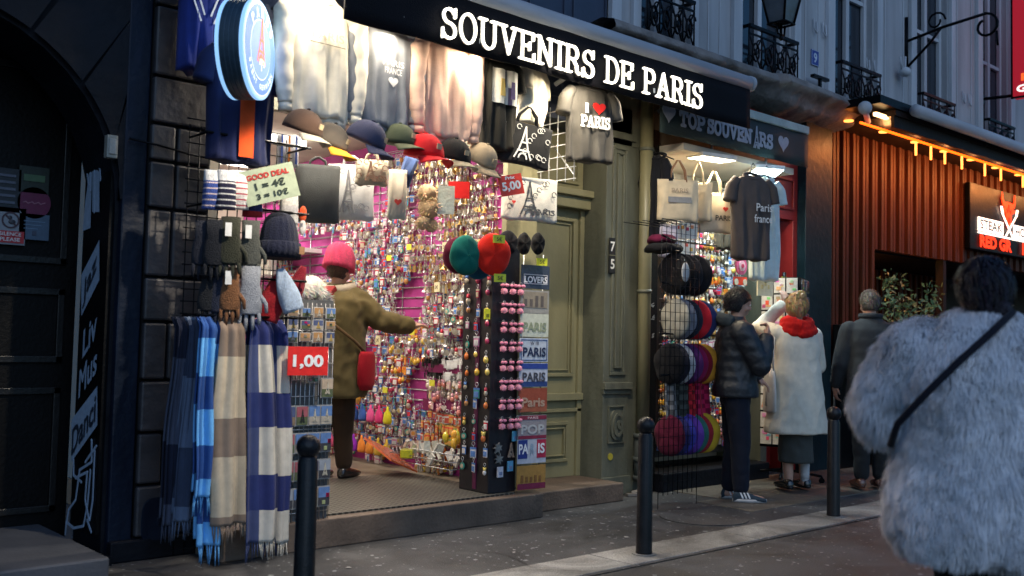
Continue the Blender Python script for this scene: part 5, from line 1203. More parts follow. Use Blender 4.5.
# plate column
PL=[(277,(.045,.055,.085),'dark blue packet reading LOVERS at the top of the plate column','LOVERS',(.75,.75,.78),'lov'),
(302,(.32,.31,.28),'grey plate with a city photograph under the dark blue packet','',None,'pic'),
(325,(.60,.62,.50),'cream licence plate reading PARIS in faded letters','PARIS',(.30,.34,.22),'pl'),
(350,(.50,.55,.62),'pale blue framed licence plate reading PARIS in dark letters','PARIS',(.02,.03,.08),'fr'),
(375,(.50,.53,.62),'licence plate reading PARIS between two blue bands','PARIS',(.06,.06,.08),'bd'),
(400,(.32,.07,.035),'rusty red souvenir plate under the blue banded plate','Paris',(.42,.28,.2),'rd'),
(427,(.30,.27,.28),'grey and maroon souvenir plate with three round letters','POP',(.45,.45,.45),'gm'),
(451,(.50,.52,.58),'blue white and red flag plate reading PARIS','PARIS',(.8,.8,.82),'flag'),
(477,(.42,.22,.05),'ochre souvenir plate with a maroon lower band, lowest in the column','',None,'oc')]
for k,(py,cl,l,txt,tc,kd) in enumerate(PL):
    q=at(533.5,py,5.40); q.x=5.095
    t=thing('souvenir_plate',l,'plate',q); mb,T=flatsign('','',q,.265,.17,cl,R(-4),th=.006); BM(mb,'plate','paint' if kd!='lov' else 'plastic',t,bev=.004)
    mb=MB(); w,h=.265,.17
    fl=lambda x0,z0,x1,z1,c,d=.005: mb.prism([(x0*w,z0*h),(x1*w,z0*h),(x1*w,z1*h),(x0*w,z1*h)],.002,T@TR((0,-d,0)),c)
    if kd=='pic': fl(-.44,-.25,.44,.44,(.28,.24,.18)); [fl(-.4+.2*i,-.2,-.3+.2*i,.1+.25*rr.random(),(.12,.10,.09),.007) for i in range(4)]
    if kd=='fr': strokes(mb,[[(-w*.46,-h*.44),(w*.46,-h*.44),(w*.46,h*.44),(-w*.46,h*.44),(-w*.46,-h*.44)]],.006,T,(.05,.09,.25),.002,.005); put_text(mb,'W 18',T@TR((0,-.004,h*.3)),w=.08,h=.028,col=(.04,.05,.1))
    if kd=='bd': fl(-.5,.27,.5,.5,(.03,.06,.28)); fl(-.5,-.5,.5,-.28,(.03,.06,.2))
    if kd=='gm': fl(-.5,.33,.5,.5,(.22,.02,.05)); fl(-.5,-.5,.5,-.36,(.22,.02,.05)); put_text(mb,'PARIS',T@TR((0,-.005,h*.41)),w=.1,h=.018,col=(.6,.5,.5))
    if kd=='flag': fl(-.5,-.3,-.17,.5,(.02,.04,.22)); fl(.17,-.3,.5,.5,(.42,.02,.06))
    if kd=='oc': fl(-.5,-.5,.5,-.25,(.22,.02,.06)); [fl(-.38+.16*i,-.2,-.3+.16*i,.0+.25*rr.random(),(.25,.11,.03),.007) for i in range(5)]
    if kd=='rd': fl(-.5,-.5,.5,-.3,(.35,.1,.05))
    if kd=='lov': strokes(mb,[[(-w*.42,-h*.3),(w*.42,-h*.3),(w*.42,h*.1),(-w*.42,h*.1),(-w*.42,-h*.3)]],.006,T,(.5,.5,.55),.002,.005); put_text(mb,'LONDRES',T@TR((0,-.004,h*.26)),w=.17,h=.02,col=(.5,.25,.25)) if 0 else None
    if txt:
        if kd=='flag':
            put_text(mb,'PA',T@TR((-.085,-.006,.02)),w=.09,h=.075,col=tc,bold=.03); put_text(mb,'R',T@TR((.0,-.006,.02)),w=.04,h=.075,col=(.3,.4,.5),bold=.03); put_text(mb,'IS',T@TR((.085,-.006,.02)),w=.065,h=.075,col=tc,bold=.03)
        else: put_text(mb,txt,T@TR((0,-.005,-.015 if kd!='lov' else -.02)),w=.22,h=.07 if kd not in('lov',) else .05,col=tc,bold=.03)
    BM(mb,'lettering','paint',t)
b=MB()
for x in (5.0,5.2): b.tube([(x,5.43,.2),(x,5.43,1.95)],.005,5)
o=b.build('plate_wires',M['steel'],base=(5.22,5.43,.2)); tag(o,'pair of thin vertical wires the souvenir plates hang on','wires')
# white wire grid beside awning end
b=MB()
for k in range(5): b.tube([(5.28,5.2+.09*k,2.5),(5.28,5.2+.09*k,3.1)],.004,5); 
for k in range(7): b.tube([(5.28,5.18,2.52+.09*k),(5.28,5.6,2.52+.09*k)],.004,5)
b.tube([(5.28,5.58,2.95),(5.75,FY+.2,2.75)],.006,6); b.tube([(5.28,5.2,2.55),(5.8,FY+.25,2.98)],.006,6)
o=b.build('wire_grid',M['whitewire'],base=(5.28,5.4,2.5)); tag(o,'white wire grid panel beside the olive door under the awning','wire grid')
# rubber mat
m_,nt,bs=_new('perforated_mat'); tc=N(nt,'ShaderNodeTexCoord'); v=N(nt,'ShaderNodeTexVoronoi'); v.inputs['Randomness'].default_value=0; v.inputs['Scale'].default_value=22; nt.links.new(tc.outputs['Object'],v.inputs['Vector'])
mr=N(nt,'ShaderNodeMapRange'); mr.inputs['From Min'].default_value=.28; mr.inputs['From Max'].default_value=.36; nt.links.new(v.outputs['Distance'],mr.inputs[0]); mx=N(nt,'ShaderNodeMixRGB'); mx.inputs[1].default_value=(.02,.018,.014,1); mx.inputs[2].default_value=(.105,.098,.08,1); nt.links.new(mr.outputs[0],mx.inputs[0]); nt.links.new(mx.outputs[0],bs.inputs['Base Color']); bs.inputs['Roughness'].default_value=.5
bp=N(nt,'ShaderNodeBump'); bp.inputs['Strength'].default_value=.6; bp.inputs['Distance'].default_value=.02; nt.links.new(mr.outputs[0],bp.inputs['Height']); nt.links.new(bp.outputs[0],bs.inputs['Normal'])
o=MB().span((3.2,5.42,IZ-.004),(4.95,6.75,IZ+.008)).build('rubber_mat',m_,base=(4.1,6.1,IZ)); tag(o,'perforated rubber mat on the floor of the shop entrance','mat')
# ================================================================== second shop goods
# grid stand with hats
HS2=thing('hat_stand','black wire grid stand carrying rows of hats outside the second shop','display stand',(6.58,5.35,0))
b=MB(); gx0,gx1=6.06,6.52; gy=4.99
for k in range(9): b.tube([(gx0+k*.06,gy,.02 if k in(0,8) else .12),(gx0+k*.06,gy,2.28)],.0032,5)
for k in range(31): b.tube([(gx0,gy,.15+k*.07),(gx1,gy,.15+k*.07)],.002,5)
for k in range(5): b.tube([(gx0,gy+.0+k*.1,2.28),(gx1,gy+k*.1,2.28)],.004,5)
b.build('grid',M['black_metal'],HS2)
for z in (2.05,1.68,1.28,.95): MB().tube([(gx0,gy,z+.1),(gx0+.35,5.16,z+.1),(gx0+1.0,5.2,z+.1)],.008,6).build('rail',M['black_metal'],HS2)
def hatrow(z,cols,x0,dx,r,what,names,Y=5.16,st=1.15):
    for k,c in enumerate(cols):
        beret(names[k],Vector((x0+dx*k,Y+.01*(k%3),z-.0*k)),c,rz=R(-84)+R(7)*k,r=r,name=what,tail=False,thick=.26,stretch=1.12)
BK=(.010,.010,.012)
hatrow(1.87,[BK,BK,(.014,.014,.018),BK],6.42,.095,.148,'brimmed_hat',['black felt hat nearest the grid in the upper hat row','second black felt hat in the upper hat row','black felt hat with a grey lining in the upper row','rightmost black felt hat in the upper hat row'])
hatrow(1.50,[(.36,.34,.28),(.20,.21,.25),(.02,.025,.04),(.60,.02,.03),(.03,.04,.12)],6.45,.088,.142,'felt_hat',['cream felt hat behind the grid in the second hat row','grey felt hat in the second hat row','dark navy felt hat left of the red one in the second row','bright red felt hat in the second hat row','blue felt hat rightmost in the second hat row'])
hatrow(1.13,[BK,(.02,.02,.03),(.42,.42,.44),(.08,.02,.10),(.22,.01,.06),(.20,.01,.02),(.65,.28,.03)],6.38,.075,.145,'wool_beret',['black wool beret nearest the grid in the third row','charcoal wool beret in the third row','pale grey wool beret in the third row','purple wool beret in the third row','plum red wool beret in the third row','dark red wool beret in the third row','orange yellow wool beret ending the third row'])
q=Vector((6.40,5.02,1.88)); o=BM(MB().ell(q,(.05,.012,.08),14,8,(.5,.5,.5)),'hat_lining','cloth',base=q); tag(o,'pale lining showing in the black hat of the upper row','hat lining')
for k,(x,cl,l) in enumerate(((6.44,(.12,.12,.12),'grey plaid scarf folded on the fourth row of the hat stand'),(6.58,(.04,.045,.04),'dark checked scarf folded beside the grey plaid one'),(6.72,(.35,.012,.02),'red plaid scarf folded in the fourth row'),(6.84,(.28,.01,.05),'crimson plaid scarf at the end of the fourth row'))):
    t=thing('folded_scarf',l,'scarf',(x,5.18,.72)); b=MB(); b.sheet(lambda u,v:(x-.075+.15*u,5.18+.02*math.sin(u*9+k)+.01*math.sin(v*5),1.04-.36*v),16,30,lambda u,v:tuple(c_*(1.6 if (int(v*9)+int(u*4))%2 else .7) for c_ in cl)); BM(b,'cloth','cloth',t,solid=.02)
hatrow(.55,[(.10,.01,.03),(.03,.03,.12),(.05,.05,.30),(.10,.04,.28),(.03,.12,.10),(.30,.02,.03),(.55,.35,.03)],6.40,.075,.145,'knit_beret',['red beret at the left of the bottom row','navy beret in the bottom row','royal blue beret in the bottom row','violet beret in the bottom row','bottle green beret in the bottom row','dark red beret near the right of the bottom row','mustard beret at the right end of the bottom row'])
# hats on top of stand
q=at(662,240,5.3); beret('burgundy felt hat on top of the grid stand',q,(.12,.01,.04),rx=0,r=.12,name='felt_hat',tail=False,stretch=1)
q=at(664,249,5.25); beret('black wide brimmed hat on the top basket of the stand',q,BK,rx=0,r=.16,name='brimmed_hat',tail=False,stretch=1)
# coat hanging at the dark strip
t,T,w=garment('dark_jacket','black jacket hanging against the dark strip left of the second shop','jacket',6.62,6.82,5.60,2.15,2.95,(.010,.011,.016),False,seed=17,rz=-1.3)
# totes
q=at(678,180,5.42); tote('cream tote with a grey band hanging leftmost in the second shop',q,.38,.36,(.66,.55,.38),rz=-.55,handles=.17,print_=lambda mb,T,w,h:(mb.box(T@Vector((0,0,-.0)),(w*.55,.004,.05),-.55,(.25,.25,.25)),put_text(mb,'PARIS',T@TR((0,0,.08)),w=w*.4,h=.04,col=(.4,.3,.2))),hcol=(.28,.16,.10))
q=at(698,183,5.45); tote('plain cream tote turned sideways in the second shop',q,.26,.34,(.70,.60,.42),rz=-1.0,handles=.18)
q=at(714,193,5.42); tote('cream tote with red heart and black lettering in the second shop',q,.36,.36,(.70,.60,.44),rz=-.45,handles=.19,print_=lambda mb,T,w,h:(mb.prism([(.09+x*.05,.03+z*.05) for x,z in heart()],.002,T,(.6,.03,.02)),put_text(mb,'PARIS',T@TR((.07,0,-.05)),w=w*.45,h=.05,col=(.06,.05,.04),bold=.02)))
t,T,w=garment('tee_shirt','taupe tee shirt lettered Paris France on a hanger in the second shop','tee shirt',7.22,7.72,5.14,2.06,2.82,(.085,.07,.065),False,rz=-.35,seed=21)
mb=MB(); put_text(mb,'Paris',T@TR((.07,-.10,2.52)),w=.17,h=.07,col=(.75,.72,.68),front=.006); put_text(mb,'france',T@TR((.06,-.10,2.42)),w=.19,h=.07,col=(.75,.72,.68),front=.006); BM(mb,'print','paint',t)
t,T,w=garment('tee_shirt','pale blue tee shirt glowing beneath the cool floodlight','tee shirt',7.66,8.04,5.25,1.90,2.86,(.60,.72,.72),False,rz=-.3,seed=22)
t,T,w=garment('tee_shirt','dark grey folded tee behind the taupe tee shirt','tee shirt',7.62,7.86,5.6,2.2,2.75,(.05,.06,.065),False,rz=-.3,seed=23)
q=at(668,225,5.5); t=tote('pale lilac tote hanging above the hat stand',q,.19,.28,(.55,.50,.58),rz=-.4,handles=0)
pack('white pack with red and orange stars inside the second shop',at(685,228,5.5),.26,.19,(.75,.72,.66),-.3,face=lambda mb,T,w,h:[mb.box(T@Vector((-.08+.05*k,-.009,.03*math.sin(k*3))),(.03,.004,.03),-.3,((.7,.1,.05),(.8,.4,.05),(.7,.05,.1),(.8,.3,.1))[k%4]) for k in range(4)])
pack('white paper fan with coloured flowers above the black hats',at(684,247,5.46),.24,.13,(.72,.70,.62),-.3,face=lambda mb,T,w,h:[mb.box(T@Vector((-.08+.05*k,-.009,.02*math.cos(k*3))),(.03,.004,.03),-.3,((.7,.4,.05),(.3,.4,.1),(.7,.15,.1),(.8,.5,.1))[k%4]) for k in range(4)],name='paper_fan',cat='fan')
b=MB(); b.span((7.02,5.95,.3),(7.14,5.97,2.5)); o=b.build('red_display_strip',mat('red_strip',(.62,.035,.012),.4),base=(7.08,5.96,.3)); tag(o,'vertical red display strip at the left of the second shop trinkets','strip')
# trinket board (faces the street)
o=MB().span((7.14,5.96,.25),(8.45,5.98,2.55)).build('trinket_board',mat('board_dark',(.07,.055,.045),.6),base=(7.8,5.97,.25)); tag(o,'dark board full of small trinkets inside the second shop','board')
random.seed(5); st={'shiny':MB(),'plastic':MB()}; z=2.42; cnt=0
while z>.35:
    x=7.19
    while x<8.42:
        kd=random.choice(['silver','gold','colour','colour','orange','silver'] if z>1.2 else ['colour','orange','colour','silver','pinkish'])
        b_,me=random.choice(TK[kd])
        for d in (0,1):
            xx=x+random.uniform(-.012,.012)+.02*d; 
            if d==0 and z>1.35 and cnt<230:
                inst(me,'charm',(xx,5.87,z+random.uniform(-.01,.01)),PI/2+random.uniform(-.5,.5),'small '+{'silver':'silver','gold':'golden','colour':'colourful','orange':'orange','pinkish':'pink'}[kd]+' charm on the dark board of the second shop','charm',{'silver':'silver','gold':'golden','colour':'colourful','orange':'orange','pinkish':'pink'}[kd]+' charms in the second shop',s=1.1); cnt+=1
            else:
                T=TR((xx,5.91-.03*d,z+random.uniform(-.02,.02)),PI/2+random.uniform(-.5,.5),s=1.15); st['shiny' if kd in('silver','gold') else 'plastic'].add([T@Vector(v) for v in b_.v],b_.f,list(b_.c),False)
        x+=.058
    z-=.105
o=st['shiny'].build('metal_charms',M['shiny']); tag(o,'mass of small metal charms low in the second shop','trinkets',kind='stuff')
o=st['plastic'].build('plastic_charms',M['plastic']); tag(o,'mass of small colourful charms low in the second shop','trinkets',kind='stuff')
b=MB(); z=2.45
while z>.3: b.tube([(7.15,5.90,z),(8.44,5.90,z)],.004,4); z-=.105
o=b.build('hook_rails',M['steel'],base=(7.8,5.9,1)); tag(o,'thin steel rails across the second shop trinket board','rails')
c=at(741,266,5.6); mb=MB(); mb.disc(c,(0,-1,0),.085,.02,30,(.70,.10,.22)); mb.disc(c+Vector((0,-.012,0)),(0,-1,0),.05,.01,24,(.75,.45,.5)); mb.disc(c+Vector((0,-.02,0)),(0,-1,0),.02,.01,16,(.6,.05,.1)); o=BM(mb,'round_plate','plastic',base=c); tag(o,'round pink souvenir plate near the top right of the second shop','plate')
pack('bright red and orange card under the round pink plate',at(740,281,5.6),.17,.08,(.80,.06,.02),-.2,face=lambda mb,T,w,h:[mb.disc(T@Vector((s*.055,-.01,-.01)),(0,-1,0),.03,.006,14,(.7,.6,.45)) for s in (-1,1)])
# postcard carousel before the red door
PR=thing('postcard_carousel','revolving rack of postcards in front of the red doorway','card rack',(8.45,5.42,0))
T0=Vector((8.45,5.42,0)); b=MB(); b.tube([T0+Vector((0,0,.1)),T0+Vector((0,0,2.02))],.02,8)
for a in range(4):
    d=Vector((math.cos(a*PI/2+.5),math.sin(a*PI/2+.5),0)); b.tube([T0+Vector((0,0,.12)),T0+d*.36+Vector((0,0,.07))],.014,6); b.tube([T0+d*.36+Vector((0,0,.07)),T0+d*.36+Vector((0,0,.03))],.012,6); b.disc(T0+d*.36+Vector((0,0,.03)),(d.y,-d.x,0),.028,.02,12)
b.build('stand',M['black_metal'],PR)
mb=MB(); faces=[(-PI/4-.2,.20),(-PI/4-.2+PI/2,.20)]
b=MB(); b.box(T0+Vector((0,0,1.15)),(.36,.36,1.62),.35); b.build('core',M['black_metal'],PR)
rnd=random.Random(31)
def bright_card(i):
    mb,T=flatsign('','',(0,0,0),.105,.145,(.62,.60,.55),th=.004); w,h=.10,.14
    for k in range(4): mb.box(T@Vector((rnd.uniform(-.3,.3)*w,-.004,rnd.uniform(-.35,.35)*h)),(w*rnd.uniform(.2,.5),.003,h*rnd.uniform(.12,.3)),0,(rnd.choice([.7,.5,.75,.2]),rnd.choice([.1,.4,.6,.3]),rnd.choice([.05,.2,.5,.3])))
    return mb.mesh('greeting_card',M['plastic'])
bc=[bright_card(i) for i in range(8)]
for f in range(2):
    ang=.35-PI/2*(1-f)  # face normals
    nrm=Vector((math.sin(0),0,0)); rz=.35 if f==0 else .35-PI/2
    nx=Matrix.Rotation(rz,3,'Z')@Vector((0,-1,0)); ux=Matrix.Rotation(rz,3,'Z')@Vector((1,0,0))
    for r_ in range(10):
        for c in range(3):
            p=T0+nx*.20+ux*(-.118+.118*c)+Vector((0,0,1.88-.16*r_)); me=rnd.choice(bc) if (f==1) else rnd.choice(pcp+bc[:2])
            inst(me,'greeting_card',p,rz,['colour picture postcard on the darker right face of the revolving rack','pale picture postcard on the bright left face of the revolving rack'][f],'postcard',['postcards on the right face of the revolving rack','postcards on the left face of the revolving rack'][f])
for k,(px,py,cl,l) in enumerate(((765,287,(.75,.70,.50),'cream header card on top of the revolving postcard rack'),(787,286,(.45,.55,.06),'lime green header card on top of the revolving postcard rack'))):
    pack(l,at(px,py,5.35),.20,.17,cl,.1 if k else -.2,face=lambda mb,T,w,h:[mb.box(T@Vector((-.04+.04*j,-.008,.03*(j%2))),(.03,.003,.04),0,(.7,.6,.3) if k==0 else (.7,.7,.2)) for j in range(3)],name='header_card',cat='card')
# bollards
def bollard(x,y):
    t=thing('bollard','black bollard','bollard',(x,y,0),'ball topped bollards along the kerb'); b=MB(); c=Vector((x,y,0)); n=24
    rs=[]
    for z,r in ((0,.052),(.02,.052),(.03,.050),(.72,.046),(.735,.040),(.745,.040)): rs.append([c+Vector((r*math.cos(2*PI*j/n),r*math.sin(2*PI*j/n),z)) for j in range(n)])
    b.rings(rs); b.build('post',M['bollard'],t); b=MB(); b.ell(c+Vector((0,0,.79)),(.056,.056,.056),24,16); b.build('ball',M['bollard'],t)
    b=MB(); b.disc(c+Vector((0,0,.006)),(0,0,1),.075,.01,20); b.build('collar',M['granite'],t); return t
for (x,y,l) in ((2.40,4.04,'nearest ball topped bollard before the scarves and postcard rack'),(4.78,4.04,'middle ball topped bollard before the pilaster'),(7.03,4.06,'farthest ball topped bollard before the white coated woman')):
    bollard(x,y)['label']='black '+l
# ================================================================== people
def blob(mb, name, m, parent, voxel=.012, smooth=2, wr=(0,8), col=(.5,.5,.5), colf=None, fine=None):
    me=bpy.data.meshes.new('tmp'); me.from_pydata(mb.v,[],mb.f); o=bpy.data.objects.new('tmp',me); COL.objects.link(o)
    bm=bmesh.new(); bm.from_mesh(me); bmesh.ops.recalc_face_normals(bm,faces=bm.faces); bm.to_mesh(me); bm.free()
    r=o.modifiers.new('r','REMESH'); r.mode='VOXEL'; r.voxel_size=voxel; r.use_smooth_shade=True
    if smooth: s=o.modifiers.new('s','SMOOTH'); s.iterations=smooth; s.factor=.6
    dg=bpy.context.evaluated_depsgraph_get(); dg.update(); out=bpy.data.meshes.new_from_object(o.evaluated_get(dg)); bpy.data.objects.remove(o)
    out.name=name
    if wr[0]:
        ns=[v.normal.copy() for v in out.vertices]
        for v,n in zip(out.vertices,ns):
            p=v.co; a=noise.noise(Vector((p.x*wr[1],p.y*wr[1],p.z*wr[1]*.55)))+.5*noise.noise(Vector((p.x*wr[1]*2.2+7,p.y*wr[1]*2.2,p.z*wr[1]*1.6)))
            a=(1-abs(a)*2)*.6+a*.4
            if fine: a+=fine*math.sin(p.z*PI*2/.085)
            v.co=p+n*a*wr[0]
    out.polygons.foreach_set('use_smooth',[True]*len(out.polygons))
    ca=out.color_attributes.new('Col','FLOAT_COLOR','CORNER'); buf=[]
    for p in out.polygons:
        c=colf(p.center) if colf else col; buf.extend((c[0],c[1],c[2],1.0)*p.loop_total)
    ca.data.foreach_set('color',buf); out.materials.append(m)
    ob=bpy.data.objects.new(name,out); COL.objects.link(ob); ob.parent=parent
    if parent is not None: ob.location=-Vector(world_loc(parent))
    return ob
def limb(mb,T,pts,rr,n=14):
    fine=[];fr=[]
    for i in range(len(pts)-1):
        for k in range(5):
            f=k/5; fine.append(T@(Vector(pts[i]).lerp(Vector(pts[i+1]),f))); fr.append(rr[i]*(1-f)+rr[i+1]*f)
    fine.append(T@Vector(pts[-1])); fr.append(rr[-1])
    mb.tube(fine,fr,n)
    for p,r in zip(pts,rr): mb.ell(T@Vector(p),(r*.99,)*3,12,8)
def torso(mb,T,secs,n=28,p=.85):
    rs=[]
    for (x,y,z,hw,hd) in secs: rs.append([T@Vector((x+hw*(abs(math.cos(a))**p)*(1 if math.cos(a)>0 else -1), y+hd*math.sin(a), z)) for a in [2*PI*j/n for j in range(n)]])
    mb.rings(rs)
def hand(mb,T,w,d,up,curl=.5,s=1.0,side=1):
    """w wrist, d direction of fingers, up = back of the hand, side = thumb side sign"""
    w=Vector(w); d=Vector(d).normalized(); up=Vector(up); up=(up-d*up.dot(d)).normalized(); lt=d.cross(up)*side
    M3=Matrix((lt,d,up)).transposed().to_4x4()
    mb.ell(T@(w+d*.045*s),(.040*s,.052*s,.017*s),12,8,M=(T.to_3x3()@M3.to_3x3()).to_4x4())
    limb(mb,T,[w-d*.02,w+d*.03*s],[.028*s,.030*s])
    for i,(o,l) in enumerate(((-.030,.055),(-.011,.070),(.009,.076),(.028,.066))):
        a=w+d*.078*s+lt*o*s; b=a+(d*math.cos(curl*.6)-up*math.sin(curl*.6))*l*.5*s; c=b+(d*math.cos(curl*1.5)-up*math.sin(curl*1.5))*l*.5*s
        limb(mb,T,[w+d*.045*s+lt*o*.8*s,a,b,c],[.010*s,.0095*s,.0088*s,.0072*s],8)
    a=w+d*.02*s+lt*.034*s; b=a+(d*.55+lt*.7-up*.2)*.035*s; c=b+(d*.85+lt*.1-up*.35)*.032*s
    limb(mb,T,[a,b,c],[.012*s,.011*s,.0085*s],8)
def person(label,x,y,z0,heading,h,arms,coat,coat_m='cloth',legc=(.02,.02,.03),hair=(.02,.015,.012),skirt=None,hem=.85,cw=1.0,lean=0,headturn=0,headtilt=0,shoec=(.02,.02,.02),skin=M['skin'],fur=False,legs=((-.09,0),(.09,.05)),stripes=False,coatw=None,quilt=None,collar=None,hidearm=False,hairfn=None,vox=.013,legw=1.0):
    s=h/1.75; base=Vector((x,y,z0)); t=thing('person',label,'person',base); T=TR(base,R(heading)-PI/2)@Matrix.Scale(s,4)
    ly=lambda z: lean*max(0,z-.9)
    hx,hy=0,ly(1.6)+.02
    b=MB()
    torso(b,T,[(0,0,.86,.13,.10),(0,0,.95,.165,.115),(0,ly(1.1),1.1,.14,.10),(0,ly(1.25),1.25,.165,.115),(0,ly(1.38),1.38,.185,.105),(0,ly(1.45),1.445,.10,.07),(0,ly(1.5),1.49,.055,.055)])
    limb(b,T,[(0,ly(1.42),1.42),(0,ly(1.5)+.01,1.52),(0,hy-.005,1.58)],[.065,.056,.054])
    feet=[]
    for i,(fx,fy) in enumerate(legs):
        sx=-1 if i==0 else 1
        limb(b,T,[(sx*.085,0,.90),(fx,fy*.5+.015,.48),(fx,fy-.01,.09)],[.088*legw,.060*legw,.040])
        limb(b,T,[(fx,fy-.03,.045),(fx+sx*.01,fy+.10,.03),(fx+sx*.015,fy+.16,.025)],[.036,.034,.025]); feet.append((fx,fy,sx))
    Hm=T@TR((hx,hy,1.635),R(headturn))@Matrix.Rotation(headtilt,4,'X')
    He=lambda c,r: b.ell(Hm@Vector(c),[k*s for k in r],18,14,M=Hm.to_3x3().normalized().to_4x4())
    He((0,-.008,.015),(.075,.096,.098)); He((0,.022,-.04),(.060,.070,.072)); He((0,.055,-.082),(.030,.030,.026)); He((0,.062,.035),(.055,.032,.03))
    He((0,.098,-.012),(.011,.018,.022)); He((0,.105,-.024),(.013,.013,.010)); He((0,.088,-.055),(.024,.012,.007)); He((0,.087,-.065),(.020,.012,.008))
    for sx in (-1,1): He((sx*.030,.082,.016),(.018,.012,.009)); He((sx*.076,-.008,-.012),(.008,.020,.031)); He((sx*.04,.06,-.03),(.026,.028,.026))
    for a in arms:
        S,E_,Wr=a['p']; limb(b,T,[S,E_,Wr],[.052,.040,.027])
        if 'hand' in a: hand(b,T,Wr,*a['hand'],side=a.get('side',1))
        else: hand(b,T,Wr,(Vector(Wr)-Vector(E_)),(0,0,1),.6,side=a.get('side',1))
    blob(b,'body',skin,t,voxel=.0075*s,smooth=2)
    for sx in (-1,1):
        e=MB(); e.ell(Hm@Vector((sx*.030,.086,.012)),(.011,.011,.011),12,8,(.65,.62,.6)); e.ell(Hm@Vector((sx*.030,.095,.012)),(.005,.003,.005),8,6,(.02,.012,.01)); e.build('eye',M['paint'],t)
    # trousers / skirt
    if skirt:
        b=MB(); torso(b,T,[(0,0,skirt[1],.155,.15),(0,0,(skirt[1]+hem)/2,.15,.14),(0,0,hem+.1,.14,.12)]); blob(b,'skirt',M['cloth'],t,vox*s,2,(.016,7),skirt[0])
    else:
        b=MB(); torso(b,T,[(0,0,.80,.15,.12),(0,0,1.0,.165,.125)])
        for fx,fy,sx in feet: limb(b,T,[(sx*.09,0,.86),(fx*.98,fy*.5+.01,.48),(fx,fy-.01,.12)],[.108*legw,.082*legw,.066*legw])
        blob(b,'trousers',M['cloth'],t,vox*s,2,(.010,9),legc)
    for fx,fy,sx in feet:
        sh=MB(); rs=[]
        for (yy,w,hh) in ((-.075,.024,.055),(-.06,.036,.085),(-.01,.040,.10),(.05,.043,.075),(.12,.048,.055),(.17,.042,.042),(.195,.022,.03)):
            rs.append([T@Vector((fx+sx*.012+w*math.cos(a),fy+yy,max(.002,hh*.5+hh*.5*math.sin(a)))) for a in [2*PI*j/16 for j in range(16)]])
        sh.rings(rs,True,True,shoec); so=sh.build('shoe',M['plastic'] if not stripes else M['cloth'],t)
        sl=MB(); sl.rings([[T@Vector((fx+sx*.012+w*1.05*math.cos(a),fy+.06+.142*math.sin(a),zz)) for a in [2*PI*j/24 for j in range(24)]] for zz,w in ((.002,.046),(.028,.047))],True,True,(.5,.5,.5) if stripes else tuple(c*.4 for c in shoec)); sl.build('sole',M['paint'],so)
        if stripes:
            st_=MB()
            for k in range(3):
                for sd in (-1,1): st_.add([T@Vector((fx+sx*.012+sd*w_,fy+yy+.028*k,zz)) for yy,w_,zz in ((-.005,.046,.034),(.009,.046,.034),(-.012,.041,.082),(-.026,.041,.082))],[(0,1,2,3)],(.75,.75,.75))
            st_.build('stripe',M['paint'],so)
    # coat
    b=MB(); W=cw; secs=coatw or [(0,0,hem,.20*W,.16*W),(0,0,hem+.05,.205*W,.165*W),(0,0,1.0,.19*W,.15*W),(0,ly(1.15),1.15,.18*W,.145*W),(0,ly(1.3),1.3,.20*W,.15*W),(0,ly(1.4),1.40,.205*W,.13*W),(0,ly(1.45),1.455,.15*W,.105*W),(0,ly(1.5),1.50,.085,.08),(0,ly(1.52),1.525,.075,.07)]
    torso(b,T,secs)
    for a in arms:
        S,E_,Wr=[Vector(k) for k in a['p']]; cu=Wr+(E_-Wr)*.16; r=a.get('r',(.078,.066,.052)); limb(b,T,[S,E_,cu],[k*W**.45 for k in r])
    ct=blob(b,coat['n'],M[coat_m],t,vox*s,3,coat.get('wr',(.011,8)),coat['c'],coat.get('f'),coat.get('fine'))
    return t,T,Hm,ct,b
